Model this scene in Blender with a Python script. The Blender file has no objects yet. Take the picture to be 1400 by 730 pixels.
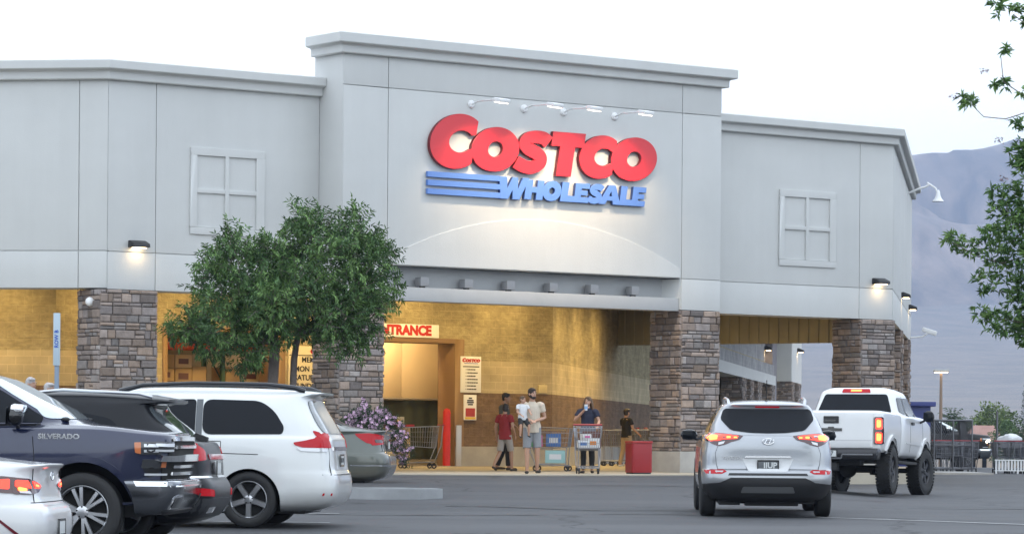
import bpy, bmesh, math, random
from mathutils import Vector, Matrix, noise
from mathutils.bvhtree import BVHTree
from mathutils.geometry import delaunay_2d_cdt
R_ = math.radians
rnd = random.Random(7)
S = bpy.context.scene
COL = S.collection
PI = math.pi

# ------------------------------------------------------------------ camera measure helpers
F_PX, ROLL, SH, CAMH = 4400.0, .008, 233.0, 1.59
PHI = R_(36.5)
CP, SP = math.cos(PHI), math.sin(PHI)
D0 = 70.0
def ray(px, py):
    u = px-700; v = 365-py+SH
    return ((u*math.cos(ROLL)-v*math.sin(ROLL))/F_PX, (u*math.sin(ROLL)+v*math.cos(ROLL))/F_PX)
def at(px, py, Y):
    a, b = ray(px, py)
    return Vector((a*Y, Y, CAMH+b*Y))
def st(s, t):                      # store frame (along the front, into the store) -> world
    return (s*CP-t*SP, D0+s*SP+t*CP)
def sstep(a, b, x):
    k = min(1, max(0, (x-a)/(b-a)))
    return k*k*(3-2*k)
_gp = [(-9000, -.2), (-60, -.2), (0, 0), (20, .2), (30, .29), (34, .32), (38, .42), (42, .48), (47, .51), (58, .555), (70, .57), (130, .55), (170, -.2), (300, -2.), (700, -2), (1500, 3), (2600, 45), (4000, 150), (5200, 300), (12000, 400)]
def gbase(Y):
    for (a, za), (b, zb) in zip(_gp, _gp[1:]):
        if a <= Y <= b:
            return za+(zb-za)*(Y-a)/(b-a)
    return _gp[-1][1]
PAD = .83
def gz(x, Y):
    z = gbase(Y)
    if Y < 140:
        z = (gbase(Y-1.5)+gbase(Y)+gbase(Y+1.5))/3
        r = sstep(46, 65.5, Y)*(1-sstep(4.4, 7.2, x))*(1-sstep(90, 110, Y))
        z += (PAD-.02-z)*r
    return z

# ------------------------------------------------------------------ mesh helpers
class MB:
    def __init__(s): s.v = []; s.f = []; s.m = []; s.col = None
    def add(s, vs, fs, mi=0):
        b = len(s.v); s.v += [tuple(p) for p in vs]
        for f in fs: s.f.append(tuple(i+b for i in f)); s.m.append(mi)
        return b
    def box(s, x0, x1, y0, y1, z0, z1, mi=0):
        v = [(x, y, z) for z in (z0, z1) for y in (y0, y1) for x in (x0, x1)]
        s.add(v, [(0, 2, 3, 1), (4, 5, 7, 6), (0, 1, 5, 4), (2, 6, 7, 3), (0, 4, 6, 2), (1, 3, 7, 5)], mi)
    def obox(s, c, size, rot=None, mi=0):
        c = Vector(c); h = Vector(size)/2
        rot = rot or Matrix.Identity(3)
        v = [c+rot @ Vector((a*h.x, b*h.y, d*h.z)) for d in (-1, 1) for b in (-1, 1) for a in (-1, 1)]
        s.add(v, [(0, 2, 3, 1), (4, 5, 7, 6), (0, 1, 5, 4), (2, 6, 7, 3), (0, 4, 6, 2), (1, 3, 7, 5)], mi)
    def prism(s, poly, z0, z1, mi=0):
        n = len(poly)
        a = sum(poly[i][0]*poly[(i+1) % n][1]-poly[(i+1) % n][0]*poly[i][1] for i in range(n))
        if a < 0: poly = poly[::-1]
        v = [(p[0], p[1], z0) for p in poly]+[(p[0], p[1], z1) for p in poly]
        f = [tuple(range(n))[::-1], tuple(range(n, 2*n))]+[(i, (i+1) % n, n+(i+1) % n, n+i) for i in range(n)]
        s.add(v, f, mi)
    def tube(s, pts, r, n=8, mi=0, cap=True):
        pts = [Vector(p) for p in pts]
        rs = r if isinstance(r, (list, tuple)) else [r]*len(pts)
        vs = []; prev = None
        for i, p in enumerate(pts):
            d = (pts[min(i+1, len(pts)-1)]-pts[max(i-1, 0)])
            d = d.normalized() if d.length > 1e-9 else Vector((0, 0, 1))
            if prev is None:
                a = d.orthogonal().normalized()
            else:
                a = prev-d*prev.dot(d)
                a = a.normalized() if a.length > 1e-6 else d.orthogonal().normalized()
            prev = a; b = d.cross(a)
            for k in range(n):
                t = 2*PI*k/n
                vs.append(p+(a*math.cos(t)+b*math.sin(t))*rs[i])
        fs = []
        for i in range(len(pts)-1):
            for k in range(n):
                k2 = (k+1) % n
                fs.append((i*n+k, i*n+k2, (i+1)*n+k2, (i+1)*n+k))
        if cap:
            fs.append(tuple(range(n))[::-1]); fs.append(tuple(range((len(pts)-1)*n, len(pts)*n)))
        s.add(vs, fs, mi)
    def lathe(s, prof, n=32, mi=0, M=None, cap=False):     # prof of (r, h): axis z
        M = M or Matrix.Identity(4)
        vs = []
        for r, h in prof:
            for k in range(n):
                t = 2*PI*k/n
                vs.append(M @ Vector((r*math.cos(t), r*math.sin(t), h)))
        fs = []
        for i in range(len(prof)-1):
            for k in range(n):
                k2 = (k+1) % n
                fs.append((i*n+k, i*n+k2, (i+1)*n+k2, (i+1)*n+k))
        if cap:
            fs.append(tuple(range(n))[::-1]); fs.append(tuple(range((len(prof)-1)*n, len(prof)*n)))
        s.add(vs, fs, mi)
    def ball(s, c, r, n=12, mi=0):
        r = r if isinstance(r, (list, tuple)) else (r, r, r)
        m = n//2+1
        prof = [(max(1e-4, math.sin(PI*i/m)), -math.cos(PI*i/m)) for i in range(m+1)]
        M = Matrix.Translation(c) @ Matrix.Diagonal((r[0], r[1], r[2], 1))
        s.lathe(prof, n, mi, M)
    def sweep(s, path, prof, mi=0):        # path: plan polyline; prof: closed list of (out, z), out to the RIGHT of the path
        n = len(path); m = len(prof)
        nr = []
        for i in range(n):
            def nn(a, b):
                dx, dy = b[0]-a[0], b[1]-a[1]; l = math.hypot(dx, dy); return (dy/l, -dx/l)
            if i == 0: q = nn(path[0], path[1])
            elif i == n-1: q = nn(path[-2], path[-1])
            else:
                a, b = nn(path[i-1], path[i]), nn(path[i], path[i+1])
                k = 1+a[0]*b[0]+a[1]*b[1]; q = ((a[0]+b[0])/k, (a[1]+b[1])/k)
            nr.append(q)
        vs = [(path[i][0]+nr[i][0]*o, path[i][1]+nr[i][1]*o, z) for i in range(n) for o, z in prof]
        fs = [(i*m+k, (i+1)*m+k, (i+1)*m+(k+1) % m, i*m+(k+1) % m) for i in range(n-1) for k in range(m)]
        fs += [tuple(range(m)), tuple(range((n-1)*m, n*m))[::-1]]
        s.add(vs, fs, mi)
    def mesh(s, name, mats, angle=35, bevel=0, merge=True):
        me = bpy.data.meshes.new(name)
        me.from_pydata(s.v, [], s.f)
        me.polygons.foreach_set('material_index', s.m)
        if s.col is not None:
            at_ = me.color_attributes.new('Col', 'FLOAT_COLOR', 'POINT')
            at_.data.foreach_set('color', [c for q in s.col for c in q])
        for m in (mats if isinstance(mats, (list, tuple)) else [mats]): me.materials.append(m)
        if bevel or merge:
            bm = bmesh.new(); bm.from_mesh(me)
            if s.col is None and len(s.v) < 60000: bmesh.ops.remove_doubles(bm, verts=bm.verts, dist=1e-5)
            bmesh.ops.recalc_face_normals(bm, faces=bm.faces)
            if bevel:
                es = [e for e in bm.edges if len(e.link_faces) == 2 and e.calc_face_angle(0) > R_(35)]
                bmesh.ops.bevel(bm, geom=es, offset=bevel, segments=2, affect='EDGES', profile=.6, clamp_overlap=True)
            bm.to_mesh(me); bm.free()
        me.polygons.foreach_set('use_smooth', [True]*len(me.polygons))
        me.set_sharp_from_angle(angle=R_(angle))
        me.update()
        return me
    def build(s, name, mats, parent=None, loc=None, angle=35, bevel=0, merge=True):
        return link(name, s.mesh(name, mats, angle, bevel, merge), parent, loc)
def link(name, me, parent=None, loc=None):
    o = bpy.data.objects.new(name, me); COL.objects.link(o)
    if parent: o.parent = parent
    if loc is not None: o.location = loc
    return o
def tag(o, label=None, cat=None, group=None, kind=None):
    if label: o['label'] = label
    if cat: o['category'] = cat
    if group: o['group'] = group
    if kind: o['kind'] = kind
    return o
def empty(name, loc=(0, 0, 0), rz=0, label=None, cat=None, group=None):
    o = bpy.data.objects.new(name, None); COL.objects.link(o)
    o.location = loc; o.rotation_euler = (0, 0, rz); o.empty_display_size = .3
    return tag(o, label, cat, group)
def copy_tree(o, parent=None):
    c = o.copy(); COL.objects.link(c)
    if parent: c.parent = parent
    for ch in list(o.children): copy_tree(ch, c)
    return c
def evaluated(o):
    dg = bpy.context.evaluated_depsgraph_get()
    return bpy.data.meshes.new_from_object(o.evaluated_get(dg))
def drop(o):
    me = o.data; bpy.data.objects.remove(o)
    if me and me.users == 0:
        (bpy.data.meshes if isinstance(me, bpy.types.Mesh) else bpy.data.curves).remove(me)

# ------------------------------------------------------------------ materials
def mat(name, base, rough=.6, metal=0, var=0, vscale=3, bump=0, bscale=20, coat=0, spec=.5, emit=None, estr=0, vcol=False, trans=0, dirt=0):
    m = bpy.data.materials.new(name); m.use_nodes = True
    nt = m.node_tree; b = nt.nodes['Principled BSDF']
    b.inputs['Base Color'].default_value = (*base, 1)
    b.inputs['Roughness'].default_value = rough; b.inputs['Metallic'].default_value = metal
    b.inputs['Coat Weight'].default_value = coat; b.inputs['Coat Roughness'].default_value = .04
    b.inputs['Specular IOR Level'].default_value = spec
    if trans: b.inputs['Transmission Weight'].default_value = trans
    if emit:
        b.inputs['Emission Color'].default_value = (*emit, 1); b.inputs['Emission Strength'].default_value = estr
    src = None
    if vcol:
        a = nt.nodes.new('ShaderNodeVertexColor'); a.layer_name = 'Col'; src = a.outputs[0]
    if var or bump or dirt:
        tc = nt.nodes.new('ShaderNodeTexCoord')
    if var:
        n = nt.nodes.new('ShaderNodeTexNoise'); n.inputs['Scale'].default_value = vscale; n.inputs['Detail'].default_value = 6; n.inputs['Roughness'].default_value = .6
        nt.links.new(tc.outputs['Object'], n.inputs['Vector'])
        r = nt.nodes.new('ShaderNodeMapRange'); r.inputs['From Min'].default_value = .25; r.inputs['From Max'].default_value = .75
        r.inputs['To Min'].default_value = 1-var; r.inputs['To Max'].default_value = 1+var
        nt.links.new(n.outputs[0], r.inputs[0])
        mx = nt.nodes.new('ShaderNodeVectorMath'); mx.operation = 'SCALE'
        if src: nt.links.new(src, mx.inputs[0])
        else: mx.inputs[0].default_value = base
        nt.links.new(r.outputs[0], mx.inputs['Scale']); src = mx.outputs[0]
    if src: nt.links.new(src, b.inputs['Base Color'])
    if bump:
        n2 = nt.nodes.new('ShaderNodeTexNoise'); n2.inputs['Scale'].default_value = bscale; n2.inputs['Detail'].default_value = 5
        nt.links.new(tc.outputs['Object'], n2.inputs['Vector'])
        bp = nt.nodes.new('ShaderNodeBump'); bp.inputs['Strength'].default_value = bump; bp.inputs['Distance'].default_value = .02
        nt.links.new(n2.outputs[0], bp.inputs['Height']); nt.links.new(bp.outputs[0], b.inputs['Normal'])
    return m
def block_mat(name, base, ax, bump=.5, split=True, var=.06):
    """painted concrete block; ax = direction of the wall in object x,y"""
    m = mat(name, base, .85); nt = m.node_tree; b = nt.nodes['Principled BSDF']; L = nt.links.new
    tc = nt.nodes.new('ShaderNodeTexCoord')
    d = nt.nodes.new('ShaderNodeVectorMath'); d.operation = 'DOT_PRODUCT'; d.inputs[1].default_value = (ax[0], ax[1], 0)
    L(tc.outputs['Object'], d.inputs[0])
    sx = nt.nodes.new('ShaderNodeSeparateXYZ'); L(tc.outputs['Object'], sx.inputs[0])
    cx = nt.nodes.new('ShaderNodeCombineXYZ'); L(d.outputs['Value'], cx.inputs[0]); L(sx.outputs[2], cx.inputs[1])
    br = nt.nodes.new('ShaderNodeTexBrick'); L(cx.outputs[0], br.inputs['Vector'])
    br.inputs['Scale'].default_value = 1; br.inputs['Brick Width'].default_value = .406; br.inputs['Row Height'].default_value = .203
    br.inputs['Mortar Size'].default_value = .012; br.inputs['Mortar Smooth'].default_value = .3
    br.inputs['Color1'].default_value = (*[c*(1-var) for c in base], 1); br.inputs['Color2'].default_value = (*[c*(1+var) for c in base], 1)
    br.inputs['Mortar'].default_value = (*[c*1.16 for c in base], 1)
    mpn = nt.nodes.new('ShaderNodeMapping'); mpn.inputs['Scale'].default_value = (.2 if ax == (.70711, .70711) else .6, 1, 1); L(cx.outputs[0], mpn.inputs[0])
    n = nt.nodes.new('ShaderNodeTexNoise'); L(mpn.outputs[0], n.inputs['Vector']); n.inputs['Scale'].default_value = 9 if split else 30; n.inputs['Detail'].default_value = 6; n.inputs['Roughness'].default_value = .65
    n2 = nt.nodes.new('ShaderNodeTexNoise'); L(cx.outputs[0], n2.inputs['Vector']); n2.inputs['Scale'].default_value = 1.3; n2.inputs['Detail'].default_value = 4
    r = nt.nodes.new('ShaderNodeMapRange'); r.inputs['From Min'].default_value = .3; r.inputs['From Max'].default_value = .7; r.inputs['To Min'].default_value = .72; r.inputs['To Max'].default_value = 1.15
    L(n2.outputs[0], r.inputs[0])
    mx = nt.nodes.new('ShaderNodeVectorMath'); mx.operation = 'SCALE'; L(br.outputs['Color'], mx.inputs[0]); L(r.outputs[0], mx.inputs['Scale'])
    L(mx.outputs[0], b.inputs['Base Color'])
    if split:
        r2 = nt.nodes.new('ShaderNodeMapRange'); r2.inputs['From Min'].default_value = .35; r2.inputs['From Max'].default_value = .65; r2.inputs['To Min'].default_value = .8; r2.inputs['To Max'].default_value = 1.14; L(n.outputs[0], r2.inputs[0])
        mx2 = nt.nodes.new('ShaderNodeVectorMath'); mx2.operation = 'SCALE'; L(mx.outputs[0], mx2.inputs[0]); L(r2.outputs[0], mx2.inputs['Scale']); L(mx2.outputs[0], b.inputs['Base Color'])
    h = nt.nodes.new('ShaderNodeMath'); h.operation = 'MULTIPLY_ADD'; L(br.outputs['Fac'], h.inputs[0]); h.inputs[1].default_value = -.6
    mm = nt.nodes.new('ShaderNodeMath'); mm.operation = 'MULTIPLY'; L(n.outputs[0], mm.inputs[0]); mm.inputs[1].default_value = 1.6 if split else .25
    L(mm.outputs[0], h.inputs[2])
    bp = nt.nodes.new('ShaderNodeBump'); bp.inputs['Strength'].default_value = bump; bp.inputs['Distance'].default_value = .03
    L(h.outputs[0], bp.inputs['Height']); L(bp.outputs[0], b.inputs['Normal'])
    return m
def paint(name, base, metal=0., rough=.35, coat=1.):
    """automotive paint with a thin film of dust"""
    m = mat(name, base, rough, metal, coat=coat)
    nt = m.node_tree; b = nt.nodes['Principled BSDF']; L = nt.links.new
    tc = nt.nodes.new('ShaderNodeTexCoord')
    n = nt.nodes.new('ShaderNodeTexNoise'); n.inputs['Scale'].default_value = 2.2; n.inputs['Detail'].default_value = 7; L(tc.outputs['Object'], n.inputs['Vector'])
    sx = nt.nodes.new('ShaderNodeSeparateXYZ'); L(tc.outputs['Object'], sx.inputs[0])
    r = nt.nodes.new('ShaderNodeMapRange'); r.inputs['From Min'].default_value = .25; r.inputs['From Max'].default_value = .8; r.inputs['To Min'].default_value = .5; r.inputs['To Max'].default_value = .06
    L(sx.outputs[2], r.inputs[0])
    mu = nt.nodes.new('ShaderNodeMath'); mu.operation = 'MULTIPLY'; L(r.outputs[0], mu.inputs[0]); L(n.outputs[0], mu.inputs[1])
    mx = nt.nodes.new('ShaderNodeMix'); mx.data_type = 'RGBA'; L(mu.outputs[0], mx.inputs[0])
    mx.inputs[6].default_value = (*base, 1); mx.inputs[7].default_value = (min(.22, base[0]*4+.03), min(.19, base[1]*4+.026), min(.16, base[2]*4+.022), 1); L(mx.outputs[2], b.inputs['Base Color'])
    r2 = nt.nodes.new('ShaderNodeMapRange'); r2.inputs['To Min'].default_value = .02; r2.inputs['To Max'].default_value = .12; L(n.outputs[0], r2.inputs[0]); L(r2.outputs[0], b.inputs['Coat Roughness'])
    return m
def text_mesh(s, size, depth=.004, bold=0, align='CENTER', sx=1):
    c = bpy.data.curves.new('txt', 'FONT'); c.body = s; c.size = size; c.extrude = depth; c.offset = bold
    c.align_x = align; c.align_y = 'CENTER'; c.resolution_u = 3
    o = bpy.data.objects.new('txt', c); COL.objects.link(o)
    me = evaluated(o); drop(o)
    if sx != 1:
        for v in me.vertices: v.co.x *= sx
    return me
def flat_shape(loops, depth, bevel=0):
    """a filled 2D outline (holes allowed) as a solid of thickness 2*depth"""
    c = bpy.data.curves.new('shp', 'CURVE'); c.dimensions = '2D'; c.fill_mode = 'BOTH'; c.extrude = depth; c.bevel_depth = bevel; c.bevel_resolution = 1
    for lp in loops:
        sp = c.splines.new('POLY'); sp.points.add(len(lp)-1); sp.use_cyclic_u = True
        for i, p in enumerate(lp): sp.points[i].co = (p[0], p[1], 0, 1)
    o = bpy.data.objects.new('shp', c); COL.objects.link(o)
    me = evaluated(o); drop(o)
    return me
def add_mesh(mb, me, M, mi=0):
    mb.add([M @ v.co for v in me.vertices], [tuple(p.vertices) for p in me.polygons], mi)
    bpy.data.meshes.remove(me)
def xf_wall(s, t, z, dirv=(1, 0)):
    """matrix placing x,y,z of a flat sign on a wall: x along dirv, y up, z out of the wall (to the right of dirv)"""
    d = Vector((dirv[0], dirv[1], 0)).normalized(); up = Vector((0, 0, 1)); nn = d.cross(up)
    return Matrix(((d.x, up.x, nn.x, s), (d.y, up.y, nn.y, t), (d.z, up.z, nn.z, z), (0, 0, 0, 1)))
EXPOSURE = .95
CLOUD = .75
CLOUDCOL = (11.8, 12.8, 13.9, 1)
HAZE = 1.5e-4
SIGNP = .95
PORTP = .56
HAZECOL = (.47, .61, .90, 1)
# ------------------------------------------------------------------ camera, world, sun
cam = bpy.data.cameras.new('camera'); co = bpy.data.objects.new('camera', cam); COL.objects.link(co)
cam.sensor_width = 36; cam.lens = F_PX/1400*36; cam.shift_y = SH/1400; cam.clip_end = 30000; cam.clip_start = .5
co.location = (0, 0, CAMH); co.rotation_euler = (R_(90), -ROLL, 0)
S.camera = co
S.view_settings.view_transform = 'Standard'; S.view_settings.look = 'None'; S.view_settings.gamma = 1
S.view_settings.exposure = EXPOSURE
S.cycles.use_denoising = True
S.cycles.max_bounces = 6; S.cycles.diffuse_bounces = 3; S.cycles.glossy_bounces = 3; S.cycles.transmission_bounces = 4; S.cycles.volume_bounces = 0
S.cycles.caustics_reflective = False; S.cycles.caustics_refractive = False
S.cycles.sample_clamp_indirect = 6
W = bpy.data.worlds.new('World'); S.world = W; W.use_nodes = True
nt = W.node_tree; bg = nt.nodes['Background']
sky = nt.nodes.new('ShaderNodeTexSky'); sky.sky_type = 'NISHITA'; sky.sun_disc = False
SUN_EL, SUN_ROT = R_(9), R_(-28)
sky.sun_elevation = SUN_EL; sky.sun_rotation = SUN_ROT; sky.dust_density = 1.5; sky.ozone_density = 1.5
mx = nt.nodes.new('ShaderNodeMix'); mx.data_type = 'RGBA'
mx.inputs[0].default_value = CLOUD
nt.links.new(sky.outputs[0], mx.inputs[6]); mx.inputs[7].default_value = CLOUDCOL
nt.links.new(mx.outputs[2], bg.inputs[0]); bg.inputs[1].default_value = .1
sl = bpy.data.lights.new('sun', 'SUN'); sl.energy = .5; sl.angle = R_(12); sl.color = (1, .9, .78)
so = bpy.data.objects.new('sun', sl); COL.objects.link(so)
sd = Vector((math.sin(SUN_ROT)*math.cos(SUN_EL), math.cos(SUN_ROT)*math.cos(SUN_EL), math.sin(SUN_EL)))
so.rotation_euler = sd.to_track_quat('Z', 'Y').to_euler(); so.location = (0, 0, 60)

# ------------------------------------------------------------------ ground sheet
def axis(dense, coarse):
    return sorted(set(round(a, 3) for a in dense+coarse))
gx = axis([-26+.6*i for i in range(110)], [-6000, -4500, -3000, -2000, -1400, -900, -600, -400, -260, -180, -120, -80, -60, -45, -35, 50, 62, 80, 110, 150, 200, 280, 400, 600, 900, 1400, 2000, 3000, 4500, 6000])
gy = axis([18+.6*i for i in range(150)]+[108+2*i for i in range(40)], [-250, -150, -80, -40, -20, -8, 0, 6, 12, 195, 220, 260, 300, 360, 440, 560, 700, 900, 1200, 1500, 1800, 2200, 2600, 3000, 3400, 3800, 4200, 4600, 5000, 5600, 6400, 7300])
g = MB(); nx = len(gx)
g.add([(x, y, gz(x, y)+(.006*noise.noise((x*.35, y*.35, 0)) if y < 140 else 0)) for y in gy for x in gx], [(j*nx+i, j*nx+i+1, (j+1)*nx+i+1, (j+1)*nx+i) for j in range(len(gy)-1) for i in range(nx-1)])
gm = bpy.data.materials.new('ground'); gm.use_nodes = True
nt = gm.node_tree; b = nt.nodes['Principled BSDF']; L = nt.links.new
ge = nt.nodes.new('ShaderNodeNewGeometry'); sx = nt.nodes.new('ShaderNodeSeparateXYZ'); L(ge.outputs['Position'], sx.inputs[0])
def nz(scale, det=6, rough=.6, vec=None, typ='ShaderNodeTexNoise'):
    n = nt.nodes.new(typ); n.inputs['Scale'].default_value = scale
    if typ == 'ShaderNodeTexNoise': n.inputs['Detail'].default_value = det; n.inputs['Roughness'].default_value = rough
    L(vec or ge.outputs['Position'], n.inputs['Vector']); return n
def mr(src, a, b_, c, d):
    r = nt.nodes.new('ShaderNodeMapRange'); L(src, r.inputs[0])
    for k, v in zip(('From Min', 'From Max', 'To Min', 'To Max'), (a, b_, c, d)): r.inputs[k].default_value = v
    return r.outputs[0]
def mixc(f, a, b_, mode='MIX'):
    m = nt.nodes.new('ShaderNodeMix'); m.data_type = 'RGBA'; m.blend_type = mode
    if isinstance(f, (int, float)): m.inputs[0].default_value = f
    else: L(f, m.inputs[0])
    for i, q in ((6, a), (7, b_)):
        if isinstance(q, tuple): m.inputs[i].default_value = (*q, 1)
        else: L(q, m.inputs[i])
    return m.outputs[2]
mp = nt.nodes.new('ShaderNodeMapping'); mp.inputs['Scale'].default_value = (.09, .55, 1); mp.inputs['Rotation'].default_value = (0, 0, R_(10)); L(ge.outputs['Position'], mp.inputs[0])
big = nz(1.0, 5, .6, mp.outputs[0])               # long sealed / worn bands
med = nz(.8); fine = nz(60, 4)
asp = mixc(mr(big.outputs[0], .35, .65, 0, 1), (.028, .030, .035), (.068, .070, .076))
asp = mixc(mr(med.outputs[0], .3, .7, .0, .5), asp, (.052, .054, .059))
asp = mixc(mr(fine.outputs[0], .35, .65, 0, .45), asp, (.10, .102, .108))
spots = nz(1.7, 3, .5); asp = mixc(mr(spots.outputs[0], .66, .72, 0, .6), asp, (.025, .025, .027))
vo = nt.nodes.new('ShaderNodeTexVoronoi'); vo.feature = 'DISTANCE_TO_EDGE'; vo.inputs['Scale'].default_value = .17
wn = nz(.9, 4); wv = nt.nodes.new('ShaderNodeVectorMath'); wv.operation = 'MULTIPLY_ADD'; L(wn.outputs['Color'], wv.inputs[0]); wv.inputs[1].default_value = (2.2, 2.2, 0); L(ge.outputs['Position'], wv.inputs[2])
L(wv.outputs[0], vo.inputs['Vector'])
asp = mixc(mr(vo.outputs['Distance'], .003, .009, .9, 0), asp, (.018, .018, .02))
des = mixc(mr(nz(.02, 8).outputs[0], .4, .6, 0, 1), (.19, .155, .13), (.13, .115, .10))
far = mr(sx.outputs[1], 150, 160, 0, 1)
L(mixc(far, asp, des), b.inputs['Base Color'])
L(mr(fine.outputs[0], .3, .7, .62, .9), b.inputs['Roughness'])
bp = nt.nodes.new('ShaderNodeBump'); bp.inputs['Strength'].default_value = .35; bp.inputs['Distance'].default_value = .01; L(nz(110, 3).outputs[0], bp.inputs['Height']); L(bp.outputs[0], b.inputs['Normal'])
tag(g.build('ground', gm, merge=False), 'grey asphalt parking lot running out to pale desert', 'ground', kind='structure')

# ------------------------------------------------------------------ mountain: a real ridge 5 to 6.5 km away
def ridge_h(x, y):
    # silhouette height of the crest
    e = x/5600.
    base = 432+80*sstep(.085, .17, e)+26*noise.noise((x*.0022, 3.1, 0))+12*noise.noise((x*.007, 1.7, 0))
    base *= .55+.45*sstep(-.16, .09, e)
    k = sstep(4000+500*noise.noise((x*.0016, .7, 2.)), 5600, y)
    n = 0; a = 1; f = .0011
    for i in range(7):
        n += a*(1-abs(noise.noise((x*f+11+.35*noise.noise((x*f*.7, y*f*.7, 9.)), y*f*.8, i*3.3)))*2); a *= .5; f *= 2.03
    return gbase(y)*(1-k)+base*k*1.0+(n-.9)*(60+240*k*(1-.92*sstep(5000, 5600, y)))*k
mnt = MB(); mxs = [-3600+24*i for i in range(301)]; mys = [4100+30*i for i in range(52)]+[5680+80*i for i in range(12)]
mv = []
for y in mys:
    for x in mxs:
        z = ridge_h(x, min(y, 5600))
        if y > 5600: z -= (y-5600)*.28
        mv.append((x, y, z-2))
n_ = len(mxs)
mnt.add(mv, [(j*n_+i, j*n_+i+1, (j+1)*n_+i+1, (j+1)*n_+i) for j in range(len(mys)-1) for i in range(n_-1)])
mm = mat('bare_rock', (.2, .16, .14), .95); nt = mm.node_tree; b = nt.nodes['Principled BSDF']; L = nt.links.new
ge = nt.nodes.new('ShaderNodeNewGeometry')
def relief_streak(scl, det):
    mp = nt.nodes.new('ShaderNodeMapping'); mp.inputs['Scale'].default_value = scl; mp.inputs['Rotation'].default_value = (0, 0, R_(25)); L(ge.outputs['Position'], mp.inputs[0])
    n = nt.nodes.new('ShaderNodeTexNoise'); n.inputs['Scale'].default_value = 1; n.inputs['Detail'].default_value = det; n.inputs['Roughness'].default_value = .68; n.inputs['Distortion'].default_value = .6; L(mp.outputs[0], n.inputs['Vector']); return n.outputs[0]
rock = mixc(mr(relief_streak((.013, .0022, .004), 8), .36, .62, 0, 1), (.03, .028, .03), (.40, .31, .25))  # strata tone; the strong streak contrast also paints in weak relief shading
rock = mixc(mr(relief_streak((.003, .0012, .0016), 5), .35, .65, 0, .75), rock, (.12, .10, .09))
L(rock, b.inputs['Base Color'])
tag(mnt.build('mountain', mm, merge=False, angle=80), 'bare hazy desert mountain range behind the parking lot', 'mountain', kind='structure')
hz = MB(); hz.box(-6100, 6100, -260, 7400, -4.0, 690)
hm = bpy.data.materials.new('haze'); hm.use_nodes = True; nt = hm.node_tree
nt.nodes.remove(nt.nodes['Principled BSDF'])
pv = nt.nodes.new('ShaderNodeVolumePrincipled'); pv.inputs['Color'].default_value = HAZECOL; pv.inputs['Density'].default_value = HAZE
nt.links.new(pv.outputs[0], nt.nodes['Material Output'].inputs['Volume'])
if HAZE: tag(hz.build('haze', hm, merge=False), 'pale blue evening haze over the valley', 'haze', kind='stuff')

# ------------------------------------------------------------------ materials of the store
def streaked(name, base):
    m = mat(name, base, .92, bump=.14, bscale=45); nt = m.node_tree; b = nt.nodes['Principled BSDF']; L = nt.links.new
    tc = nt.nodes.new('ShaderNodeTexCoord'); src = None
    for sc, dt, lo, hi in (((.5, .5, .5), 6, .955, 1.035), ((3.2, 3.2, .16), 4, .98, 1.012), ((.16, .16, 1.1), 3, .985, 1.015)):
        mp = nt.nodes.new('ShaderNodeMapping'); mp.inputs['Scale'].default_value = sc; L(tc.outputs['Object'], mp.inputs[0])
        n = nt.nodes.new('ShaderNodeTexNoise'); n.inputs['Scale'].default_value = 1; n.inputs['Detail'].default_value = dt; n.inputs['Roughness'].default_value = .65; L(mp.outputs[0], n.inputs['Vector'])
        r = nt.nodes.new('ShaderNodeMapRange'); r.inputs['From Min'].default_value = .3; r.inputs['From Max'].default_value = .7; r.inputs['To Min'].default_value = lo; r.inputs['To Max'].default_value = hi; L(n.outputs[0], r.inputs[0])
        v = nt.nodes.new('ShaderNodeVectorMath'); v.operation = 'SCALE'
        if src: L(src, v.inputs[0])
        else: v.inputs[0].default_value = base
        L(r.outputs[0], v.inputs['Scale']); src = v.outputs[0]
    L(src, b.inputs['Base Color']); return m
stucco = streaked('stucco', (.56, .57, .565))
stucco2 = streaked('stucco_trim', (.57, .58, .575))
beamm = mat('steel_beam_paint', (.40, .41, .42), .7, var=.06, vscale=2)
stone = mat('ledge_stone', (.3, .26, .24), .9, var=.22, vscale=7, bump=.8, bscale=16, vcol=True)
mortar = mat('mortar', (.09, .08, .075), .95)
concrete = mat('concrete', (.36, .35, .33), .85, var=.18, vscale=1.6, bump=.15, bscale=30)
corr = mat('corrugated_steel', (.34, .33, .27), .6, var=.1, vscale=1.5)
dark = mat('dark_void', (.02, .02, .022), .8)
D45 = (.70711, .70711); L45 = (-.70711, .70711)

# ------------------------------------------------------------------ the store
store = empty('warehouse_store', (0, D0, PAD), PHI, 'pale stucco warehouse store with stone columns and a wide open entrance portico', 'store')
def SP_(mb, name, mats, **k):
    return mb.build(name, mats, store, (0, 0, -PAD), **k)
def wall_panels(name, P, d, rects, core, thick=1.0, gap=.018, m=None, proud=.03):
    """stucco panels with real joints; P plan origin, d plan direction; inside is to the LEFT of d"""
    nin = (-d[1], d[0]); mb = MB()
    def pl(u, v): return (P[0]+d[0]*u+nin[0]*v, P[1]+d[1]*u+nin[1]*v)
    for u0, u1, z0, z1 in rects:
        g_ = gap/2
        mb.prism([pl(u0+g_, 0), pl(u1-g_, 0), pl(u1-g_, proud+.02), pl(u0+g_, proud+.02)], z0+g_, z1-g_)
    for u0, u1, z0, z1 in core:
        mb.prism([pl(u0, proud), pl(u1, proud), pl(u1, thick), pl(u0, thick)], z0, z1)
    return SP_(mb, name, m or stucco, bevel=.004)
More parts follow.
